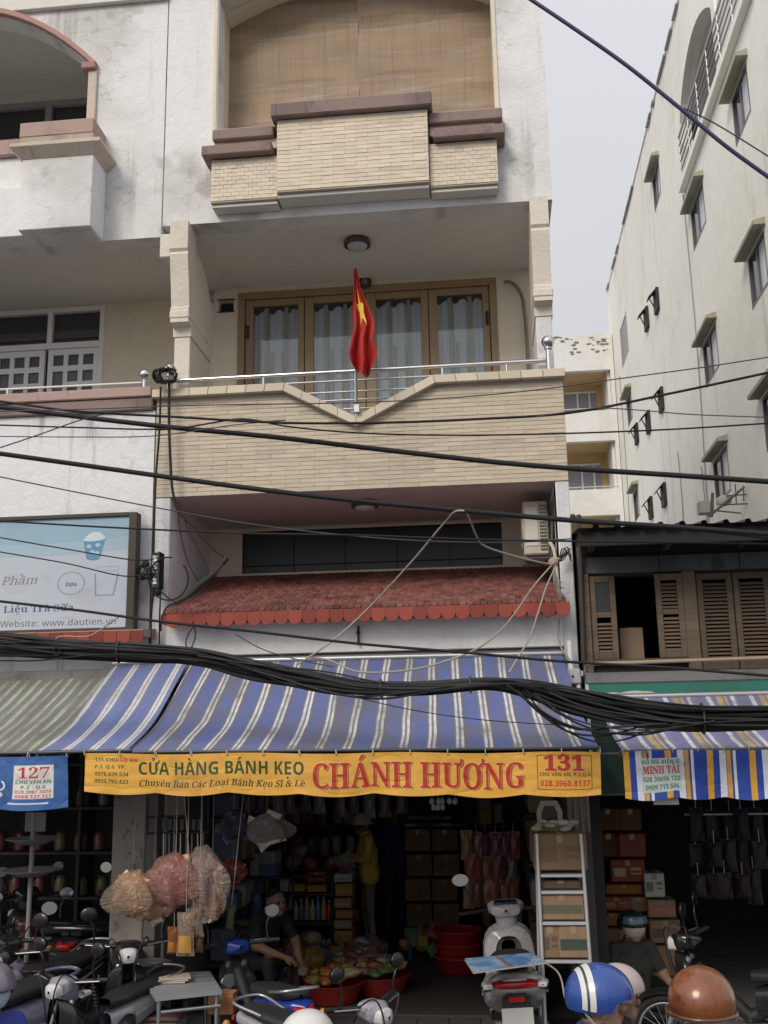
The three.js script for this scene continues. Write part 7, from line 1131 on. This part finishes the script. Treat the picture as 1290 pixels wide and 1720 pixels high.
basket('red basin heaped with orange and yellow snack packets, left one on the threshold', 560, 1682, 0.30, [0.32, 0.03, 0.025], sc1, 600);
basket('red basin heaped with mixed snack packets, right one on the threshold', 640, 1668, 0.30, [0.30, 0.03, 0.03], sc2, 620);
basket('red basin heaped with pinkish packets behind the other two basins', 600, 1648, 0.28, [0.28, 0.05, 0.04], [[0.36, 0.2, 0.18], [0.4, 0.3, 0.22], [0.3, 0.12, 0.12]], 640);
{ const p = atY(625, 1620, 0.12); solo('net_bag', blob(0.2, 1.0, 0.8, 0.9, 0.4, 9, 651, 4).translate(p.x, 0.32, p.z), plastic([0.30, 0.22, 0.20], 0.2), 'clear bag of brownish sweets slumped behind the floor basins', 'bag'); }
{ const p = atY(520, 1650, 0.12); solo('yellow_bag', blob(0.17, 0.95, 1.05, 0.8, 0.35, 8, 652, 4).translate(p.x, 0.34, p.z), plastic([0.40, 0.27, 0.06], 0.12), 'tied yellow bag beside the seated person in black', 'bag'); solo('net_bag', blob(0.12, 1.1, 0.8, 0.9, 0.4, 8, 653, 4).translate(p.x + 0.02, 0.60, p.z + 0.02), plastic([0.30, 0.25, 0.14], 0.4), 'clear knotted bag lying on the tied yellow bag', 'bag'); }
{ const p = atY(510, 1668, 0.12); for (const [i, c, l] of [[0, [0.3, 0.2, 0.18], 'small pinkish packet on the floor before the tied yellow bag'], [1, [0.35, 0.3, 0.24], 'small cream packet on the floor before the tied yellow bag']]) solo('packet', blob(0.09, 1.2, 0.7, 0.8, 0.35, 6, 655 + i, 3).translate(p.x - 0.12 + 0.22 * i, 0.2, p.z + 0.05 * i), plastic(c, 0.1), l, 'packet'); }
{ const p = atY(772, 1632, 0.12); for (let i = 0; i < 3; i++) { const r = 0.275, y = 0.122 + i * 0.14, o = thing('plastic_basin', [p.x, y, p.z], ['lowest red basin in the stack left of the white scooter', 'middle red basin in the stack left of the white scooter', 'uppermost red basin in the stack left of the white scooter'][i], 'basin'); lpart(o, 'basin_body', lathe([[0, 0], [r * 0.8, 0], [r * 0.84, 0.01], [r, 0.16], [r * 1.05, 0.165], [r * 1.05, 0.18], [r * 0.97, 0.178], [r * 0.8, 0.02], [0, 0.02]], 36), std(i % 2 ? [0.33, 0.018, 0.02] : [0.26, 0.014, 0.016], 0.35)); lpart(o, 'rim', new THREE.TorusGeometry(r * 1.04, 0.012, 8, 36).rotateX(Math.PI / 2).translate(0, 0.172, 0), std([0.36, 0.022, 0.024], 0.35)); } }
// dim cartons stacked towards the back
for (let i = 0; i < 5; i++) for (let k = 0; k < 2; k++) cp(`dim carton, ${NTH[i]} from the top in the ${k ? 'right' : 'left'} column of the shadowy back stack`, 680 + k * 46 + (i % 2) * 3, 1392 + i * 42, 722 + k * 46 + (i % 2) * 3, 1430 + i * 42, -15.2 + 0.02 * (i % 2), 0.5, card[(i + k) % 2], i % 2 ? [0.15, 0.11, 0.07] : null, 'dim cartons at the back of the shop');
for (let i = 0; i < 9; i++) { const p = at(690 + (i % 5) * 20, 1385 - Math.floor(i / 5) * 12, -15.0); solo('flat_packet', cbox(0.16, 0.05, 0.12, 0.01).rotateY(i).translate(p.x, p.y, p.z), std([0.16, 0.15, 0.12], 0.4), `dim flat packet, ${NTH[i % 5]} from the left in the ${i < 5 ? 'lower' : 'upper'} layer on the back cartons`, 'packet', 'dim flat packets on the back cartons'); }
{ // glinting white packets and red bags hanging near the ceiling
  for (let i = 0; i < 8; i++) { const p = at(726 + (i % 5) * 9 + rr(-2, 2), 1346 + Math.floor(i / 5) * 10, -11.5); solo('hanging_sachet', [blob(0.03, 1, 1.2, 0.4, 0.3, 5, 700 + i, 2).translate(p.x, p.y, p.z), rod(V(p.x, p.y, p.z), V(p.x, 3.28, p.z), 0.002, 0.002, 4)], std([0.50, 0.50, 0.50], 0.2), `shiny white sachet, ${NTH[i % 5]} from the left in the ${i < 5 ? 'upper' : 'lower'} row behind the banner`, 'sachet', 'shiny sachets behind the banner'); }
  const rc = [[0.26, 0.07, 0.05], [0.2, 0.1, 0.07], [0.3, 0.16, 0.08], [0.15, 0.12, 0.1], [0.16, 0.06, 0.06]];
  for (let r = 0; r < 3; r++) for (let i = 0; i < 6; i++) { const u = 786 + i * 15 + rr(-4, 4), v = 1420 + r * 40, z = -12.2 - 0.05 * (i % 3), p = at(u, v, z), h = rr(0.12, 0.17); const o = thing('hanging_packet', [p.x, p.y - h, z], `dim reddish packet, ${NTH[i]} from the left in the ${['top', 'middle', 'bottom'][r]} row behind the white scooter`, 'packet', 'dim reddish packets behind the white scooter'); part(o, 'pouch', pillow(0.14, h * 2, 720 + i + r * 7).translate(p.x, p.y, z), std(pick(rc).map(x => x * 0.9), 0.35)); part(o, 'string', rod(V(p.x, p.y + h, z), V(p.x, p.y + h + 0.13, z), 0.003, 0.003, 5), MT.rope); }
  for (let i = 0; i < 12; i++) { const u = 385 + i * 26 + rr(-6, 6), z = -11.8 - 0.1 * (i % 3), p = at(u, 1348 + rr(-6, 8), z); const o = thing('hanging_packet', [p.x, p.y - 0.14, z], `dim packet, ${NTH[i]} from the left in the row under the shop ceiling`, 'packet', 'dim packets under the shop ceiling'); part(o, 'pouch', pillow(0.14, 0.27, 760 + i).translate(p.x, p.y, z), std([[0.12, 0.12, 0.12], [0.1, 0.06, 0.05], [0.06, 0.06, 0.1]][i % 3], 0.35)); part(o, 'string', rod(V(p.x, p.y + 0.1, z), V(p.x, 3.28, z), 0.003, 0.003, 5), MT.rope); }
}
// crowded shelving across the back and the middle of the shop
const pc = [[0.5, 0.42, 0.36], [0.5, 0.12, 0.08], [0.52, 0.36, 0.08], [0.16, 0.3, 0.14], [0.14, 0.2, 0.4], [0.5, 0.25, 0.12], [0.42, 0.4, 0.4], [0.4, 0.16, 0.24]];
{
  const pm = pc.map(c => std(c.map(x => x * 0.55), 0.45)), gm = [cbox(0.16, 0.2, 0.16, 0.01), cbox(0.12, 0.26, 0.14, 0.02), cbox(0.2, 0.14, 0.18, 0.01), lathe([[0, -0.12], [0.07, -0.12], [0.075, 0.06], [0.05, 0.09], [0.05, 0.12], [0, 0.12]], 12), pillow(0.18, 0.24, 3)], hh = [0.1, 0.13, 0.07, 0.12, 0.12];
  for (const [l, x0, x1, z, y1] of [['tall crowded shelving along the back left of the shop', -3.1, -1.95, -14.6, 2.9], ['tall crowded shelving at the back of the shop beyond the dim cartons', -0.3, 0.25, -14.2, 2.9], ['low crowded rack in the left part of the shop behind the seated person', -3.15, -2.45, -12.4, 1.7]]) {
    const o = thing('goods_shelf', [(x0 + x1) / 2, 0.12, z], l, 'shelf');
    for (let y = 0.35; y < y1; y += 0.42) {
      part(o, 'shelf_board', box(x0, x1, y, y + 0.025, z - 0.4, z, 0.004), MT.black);
      for (let x = x0 + 0.1; x < x1 - 0.06; x += 0.17 + rr(0, 0.05)) { const k = Math.floor(rnd() * 5), m = new THREE.Mesh(gm[k], pick(pm)); shadow(m); m.name = 'packet'; m.position.set(x - (x0 + x1) / 2, y + 0.027 + hh[k] - 0.12, -0.14 + rr(-0.03, 0.03)); m.rotation.y = rr(-0.3, 0.3); o.add(m); if (rnd() < 0.4) { const m2 = m.clone(); m2.position.y += hh[k] * 2 * 0.8; m2.material = pick(pm); if (k === 0 || k === 2) { m2.position.y = m.position.y + hh[k] * 2; o.add(m2); } } }
    }
    for (const x of [x0, x1 - 0.03]) part(o, 'upright', box(x, x + 0.03, 0.12, y1, z - 0.42, z - 0.39, 0.004), MT.black);
  }
}
{ // low heaps of packets and boxes on the floor towards the threshold
  const hm = pc.map(c => std(c.map(x => x * 0.8), 0.4)), hg = [pillow(0.2, 0.26, 31), pillow(0.16, 0.2, 32), cbox(0.2, 0.1, 0.14, 0.008), cbox(0.14, 0.14, 0.12, 0.008), blob(0.09, 1.2, 0.8, 0.9, 0.3, 6, 33, 3)];
  for (const [l, u, v, n, w, d] of [['low heap of mixed packets and little boxes on the floor before the yellow box stack', 600, 1632, 26, 0.42, 0.3], ['scattered packets and little boxes on the floor below the black goods shelf', 500, 1636, 22, 0.4, 0.3], ['low heap of packets along the left side of the shop entrance', 440, 1668, 20, 0.35, 0.3], ['small heap of packets before the dim back cartons', 720, 1606, 16, 0.4, 0.25]]) {
    const p = atY(u, v, 0.12), o = thing('goods_heap', [p.x, 0.12, p.z], l, 'goods');
    for (let i = 0; i < n; i++) { const a = i * 2.4, r = Math.sqrt((i + 0.5) / n), m = shadow(new THREE.Mesh(pick(hg), pick(hm))); m.name = 'packet'; m.position.set(w * r * Math.cos(a), 0.07 + 0.26 * (1 - r) + rr(0, 0.03), d * r * Math.sin(a)); m.rotation.set(rr(-1.5, 0.2), rr(-3, 3), rr(-0.4, 0.4)); o.add(m); }
  }
}
// tall shelving along both inner walls
{
  for (const [xa, xb, l] of [[-3.2, -2.85, 'dim tall shelving along the left inner wall of the shop'], [0.28, 0.62, 'dim tall shelving along the right inner wall of the shop']]) {
    const o = thing('wall_shelf', [(xa + xb) / 2, 0.12, -14.5], l, 'shelf'), sm = std([0.06, 0.05, 0.04], 0.8);
    for (let k = 0; k < 5; k++) part(o, 'shelf_board', box(xa, xb, 0.4 + k * 0.5, 0.43 + k * 0.5, -17.5, -11.6), sm);
    for (let k = 0; k < 5; k++) for (let i = 0; i < 14; i++) { const z = -17.2 + i * 0.41, h = rr(0.2, 0.36), c = pick([[0.3, 0.17, 0.1], [0.26, 0.09, 0.07], [0.3, 0.24, 0.09], [0.13, 0.16, 0.22], [0.34, 0.3, 0.26]]); part(o, 'packet', cbox(xb - xa - 0.06, h, rr(0.24, 0.37), 0.02).translate((xa + xb) / 2, 0.432 + k * 0.5 + h / 2, z), std(c, 0.6)); }
  }
}
// ================================================================ THE PEOPLE
{ // shopper in a yellow jacket, standing inside and facing left
  const p = atY(620, 1585, 0.13), y = 0.13, s = 0.98;
  const o = human({ label: 'person in a mustard yellow jacket and pale hat standing beside the yellow box stack', at: [p.x, y, p.z], yaw: -1.25, s, hip: [0, 0.88, 0], chest: [0, 1.18, 0.01], neck: [0, 1.40, 0.02], head: [0, 1.52, 0.07], headYaw: 0.1, shirt: [0.78, 0.56, 0.12], pants: [0.30, 0.22, 0.16], sk: skinD, armL: [[-0.26, 1.10, 0.06], [-0.12, 1.12, 0.30]], armR: [[0.26, 1.10, 0.06], [0.10, 1.10, 0.30]], legL: [[-0.09, 0.48, 0.02], [-0.09, 0.07, -0.02]], legR: [[0.10, 0.48, 0.0], [0.10, 0.07, -0.04]], fat: 1.12, res: 92 });
  const hc = V(p.x + 0.07 * Math.sin(-1.25) * s, y + 1.58 * s, p.z + 0.07 * Math.cos(-1.25) * s);
  subm(o, 'hat', [lathe([[0.16, -0.035], [0.165, -0.03], [0.12, 0.0], [0.112, 0.05], [0.085, 0.095], [0.03, 0.115], [0, 0.117]], 28).translate(hc.x, hc.y, hc.z)], std([0.72, 0.60, 0.42], 0.8));
  subm(o, 'face_mask', new THREE.SphereGeometry(0.098, 20, 14, 0, Math.PI, 1.4, 0.9).rotateY(-1.25 + Math.PI / 2 - Math.PI / 2).translate(hc.x + Math.sin(-1.25) * 0.01, hc.y - 0.03, hc.z + Math.cos(-1.25) * 0.01), std([0.05, 0.04, 0.05], 0.9));
}
{ // someone in dark blue farther back
  const p = atY(664, 1562, 0.13);
  human({ label: 'person in dark blue clothes standing in the shadow behind the yellow jacket', at: [p.x, 0.13, p.z], yaw: 0.4, s: 1.0, hip: [0, 0.9, 0], chest: [0, 1.2, 0.01], neck: [0, 1.42, 0.02], head: [0, 1.55, 0.06], shirt: [0.03, 0.03, 0.10], pants: [0.025, 0.025, 0.07], sk: skinD, armL: [[-0.25, 1.12, 0.02], [-0.24, 0.88, 0.10]], armR: [[0.25, 1.12, 0.02], [0.22, 0.90, 0.14]], legL: [[-0.09, 0.48, 0.02], [-0.09, 0.07, -0.02]], legR: [[0.10, 0.48, 0.02], [0.10, 0.07, -0.02]], res: 72 });
}
{ // seated vendor in black leaning to the right over the goods
  const z = -11.25, p = at(437, 1632, z), y = 0.13;
  const vend = human({ label: 'person in a black T-shirt seated low, leaning over the goods behind the blue motorbike', at: [p.x, y, z], yaw: 0.95, s: 1.02, hip: [0, 0.36, -0.10], chest: [0, 0.66, 0.03], neck: [0, 0.86, 0.13], head: [0, 0.97, 0.23], headYaw: -0.1, shirt: [0.012, 0.012, 0.013], pants: [0.02, 0.02, 0.022], sk: skinD, sleeve: 0.6, armL: [[-0.25, 0.60, 0.22], [-0.10, 0.50, 0.46]], armR: [[0.26, 0.58, 0.24], [0.10, 0.42, 0.48]], legL: [[-0.18, 0.44, 0.30], [-0.15, 0.07, 0.36]], legR: [[0.20, 0.42, 0.30], [0.18, 0.07, 0.34]], res: 92 });
  { const hy = 0.95, a = 0.23 * 1.02, cx = p.x + a * Math.sin(hy), cy = y + 0.97 * 1.02, cz = z + a * Math.cos(hy); const hr = blob(0.104, 1, 0.92, 1.06, 0.10, 14, 901, 5); const hp = hr.attributes.position; for (let i = 0; i < hp.count; i++) { const d = hp.getX(i) * Math.sin(hy - 0.1) + hp.getZ(i) * Math.cos(hy - 0.1); if (hp.getY(i) < 0.02 + Math.max(0, d) * 0.75) { hp.setX(i, hp.getX(i) * 0.86); hp.setZ(i, hp.getZ(i) * 0.86); if (hp.getY(i) < -0.05) hp.setY(i, -0.05); } } hr.computeVertexNormals(); subm(vend, 'hair', hr.translate(cx - 0.012 * Math.sin(hy), cy + 0.028, cz - 0.012 * Math.cos(hy)), std([0.012, 0.011, 0.010], 0.6)); }
  const st = thing('stool', [p.x, 0.12, z], 'low dark stool under the seated person in black', 'stool'), b = [p.x - 0.08, z - 0.06]; part(st, 'seat', box(b[0] - 0.15, b[0] + 0.15, 0.33, 0.36, b[1] - 0.15, b[1] + 0.15, 0.01), MT.black); for (const sx of [-1, 1]) for (const sz of [-1, 1]) part(st, 'leg', rod(V(b[0] + sx * 0.12, 0.33, b[1] + sz * 0.12), V(b[0] + sx * 0.14, 0.122, b[1] + sz * 0.14), 0.012), MT.black);
}
{ // masked rider seated at the right among the boxes
  const z = -10.6, p = at(1062, 1640, z), y = 0.12;
  const hd = at(1060, 1556, z), hy = hd.y - y, o = human({ label: 'person in dark clothes with a pale mask sitting by the red boxes', at: [p.x, y, z], yaw: 0.35, s: 1.0, hip: [0, hy - 0.64, -0.05], chest: [0, hy - 0.34, 0.0], neck: [0, hy - 0.135, 0.02], head: [0, hy, 0.07], shirt: [0.035, 0.038, 0.032], pants: [0.03, 0.03, 0.035], sk: skin, sleeve: 0.7, armL: [[-0.26, hy - 0.42, 0.06], [-0.14, hy - 0.52, 0.30]], armR: [[0.28, hy - 0.42, 0.06], [0.26, hy - 0.50, 0.32]], legL: [[-0.2, hy - 0.66, 0.34], [-0.2, hy - 1.05, 0.30]], legR: [[0.2, hy - 0.66, 0.34], [0.22, hy - 1.05, 0.30]], res: 92 });
  const c = V(p.x + 0.07 * Math.sin(0.35), y + hy, z + 0.07 * Math.cos(0.35));
  subm(o, 'helmet', helmetGeo(V(c.x - 0.005, c.y + 0.035, c.z - 0.01), 0.132, 0.35), paint([0.02, 0.03, 0.035]));
  subm(o, 'visor', [new THREE.SphereGeometry(0.146, 20, 10, Math.PI * 0.15, Math.PI * 0.7, 1.05, 0.45).rotateY(0.35 + Math.PI).scale(1, 1, 1).rotateY(Math.PI).translate(c.x, c.y + 0.04, c.z)], std([0.10, 0.16, 0.20], 0.1));
  subm(o, 'face_mask', new THREE.SphereGeometry(0.112, 20, 12, Math.PI * 0.1, Math.PI * 0.8, 1.5, 0.85).rotateY(0.35).translate(c.x + 0.004, c.y + 0.005, c.z + 0.014), std([0.48, 0.40, 0.34], 0.8));
}
{ // three riders passing close to the camera, seen from behind
  const rider = (label, u, v, z, yaw, shirt, fat, hel, s = 1.08, lean = 0.04, extra) => {
    const hd = at(u, v, z), H = hd.y / s;
    const o = human({ label, at: [hd.x, 0, z], yaw, s, hip: [0, H - 0.66, -0.05], chest: [0, H - 0.36, 0.0], neck: [0, H - 0.14, lean * 0.6], head: [0, H - 0.02, lean], shirt, pants: [0.04, 0.04, 0.05], sk: skin, armL: [[-0.27, H - 0.42, 0.10], [-0.30, H - 0.50, 0.36]], armR: [[0.27, H - 0.42, 0.10], [0.30, H - 0.50, 0.36]], legL: [[-0.14, (H - 0.66) * 0.53, 0.06], [-0.16, 0.07, 0]], legR: [[0.14, (H - 0.66) * 0.53, 0.06], [0.16, 0.07, 0]], fat, res: 96 });
    const c = V(hd.x + lean * s * Math.sin(yaw), hd.y + 0.02, z + lean * s * Math.cos(yaw)); hel(o, c, yaw, s); return o;
  };
  rider('person in navy with a blue and white striped helmet at the lower right', 992, 1679, -5.6, 1.75, [0.03, 0.04, 0.12], 1.05, (o, c, yaw) => {
    subm(o, 'helmet', helmetGeo(c, 0.152, yaw), gloss([0.018, 0.06, 0.27], 0.25));
    const h = new THREE.TorusGeometry(0.150, 0.022, 10, 40, Math.PI * 1.15).scale(1.0, 1, 1).rotateZ(-0.25).rotateY(yaw - Math.PI / 2 + Math.PI / 2).rotateY(0).translate(c.x, c.y, c.z - 0.0);
    const bnd = grid(40, 4, (u, v) => { const a = -1.9 + 3.8 * u, q = (v - 0.5) * 0.055 - 0.075, r = Math.sqrt(Math.max(0.001, 0.156 ** 2 - q * q)) ; const lx = r * Math.sin(a), ly = r * Math.cos(a), lz = q * 1.12; return V(c.x + lx * Math.cos(yaw) + lz * Math.sin(yaw), c.y + ly * 0.98, c.z - lx * Math.sin(yaw) + lz * Math.cos(yaw)); }); subm(o, 'white_stripe', bnd, gloss([0.6, 0.6, 0.56]));
    const b2 = grid(40, 2, (u, v) => { const a = -1.9 + 3.8 * u, q = (v - 0.5) * 0.010 - 0.078, r = Math.sqrt(0.1575 ** 2 - q * q); const lx = r * Math.sin(a), ly = r * Math.cos(a), lz = q * 1.12; return V(c.x + lx * Math.cos(yaw) + lz * Math.sin(yaw), c.y + ly * 0.98, c.z - lx * Math.sin(yaw) + lz * Math.cos(yaw)); }); subm(o, 'dark_line', b2, std([0.03, 0.04, 0.08], 0.4));
    const em = grid(8, 8, (u, v) => { const a = 1.12 + 0.3 * u, e = 0.35 + 0.4 * v, r = 0.1545; const lx = r * Math.sin(a) * Math.cos(e) , ly = r * Math.sin(e), lz = r * 1.12 * Math.cos(a) * Math.cos(e) * (0.7 + 0.3 * v); return V(c.x + lx * Math.cos(yaw) + lz * Math.sin(yaw), c.y + ly * 0.98, c.z - lx * Math.sin(yaw) + lz * Math.cos(yaw)); }); subm(o, 'emblem', em, std([0.55, 0.56, 0.55], 0.4));
    subm(o, 'chin_strap', tube([V(c.x - 0.10, c.y - 0.03, c.z + 0.11), V(c.x - 0.02, c.y - 0.13, c.z + 0.09), V(c.x + 0.02, c.y - 0.16, c.z + 0.05)], 0.008, 16, 6), MT.rope);
  });
  rider('person in a white shirt with a glossy brown helmet at the lower right', 1176, 1690, -5.6, 2.75, [0.56, 0.60, 0.68], 1.05, (o, c, yaw) => {
    subm(o, 'helmet', helmetGeo(c, 0.160, yaw), paint([0.20, 0.062, 0.018], 0.3));
    const h = helmetGeo(V(c.x, c.y - 0.004, c.z), 0.163, yaw); subm(o, 'helmet_brim', new THREE.TorusGeometry(0.158, 0.012, 8, 36).rotateX(Math.PI / 2).scale(1, 1, 1.12).rotateY(yaw).translate(c.x, c.y - 0.055, c.z), paint([0.10, 0.035, 0.012], 0.35));
  });
  rider('person with a white helmet and dark blue sleeve at the bottom edge, left of centre', 508, 1752, -6.2, 2.6, [0.03, 0.05, 0.16], 0.95, (o, c, yaw) => { subm(o, 'helmet', helmetGeo(c, 0.150, yaw), gloss([0.62, 0.62, 0.60], 0.35)); subm(o, 'helmet_brim', new THREE.TorusGeometry(0.148, 0.010, 8, 36).rotateX(Math.PI / 2).scale(1, 1, 1.12).rotateY(yaw).translate(c.x, c.y - 0.05, c.z), MT.black); }, 1.0);
  rider('person in a bright blue jacket with a pale blue mask at the lower left edge', -24, 1668, -6.4, 0.9, [0.03, 0.05, 0.27], 1.0, (o, c, yaw) => { subm(o, 'helmet', helmetGeo(V(c.x, c.y + 0.02, c.z), 0.15, yaw), paint([0.16, 0.15, 0.20], 0.35)); subm(o, 'face_mask', new THREE.SphereGeometry(0.118, 20, 12, Math.PI * 0.05, Math.PI * 0.9, 1.5, 0.8).rotateY(yaw).translate(c.x + 0.01, c.y - 0.01, c.z + 0.012), std([0.36, 0.46, 0.54], 0.8)); }, 1.0);
  rider('person in a dark top with a dusty pink helmet beside the blue helmet', 1026, 1672, -5.95, 1.9, [0.025, 0.022, 0.025], 0.95, (o, c, yaw) => { subm(o, 'helmet', helmetGeo(V(c.x, c.y + 0.01, c.z), 0.128, yaw), gloss([0.42, 0.34, 0.33], 0.6)); }, 1.0);
}
renderer.render(scene, camera);
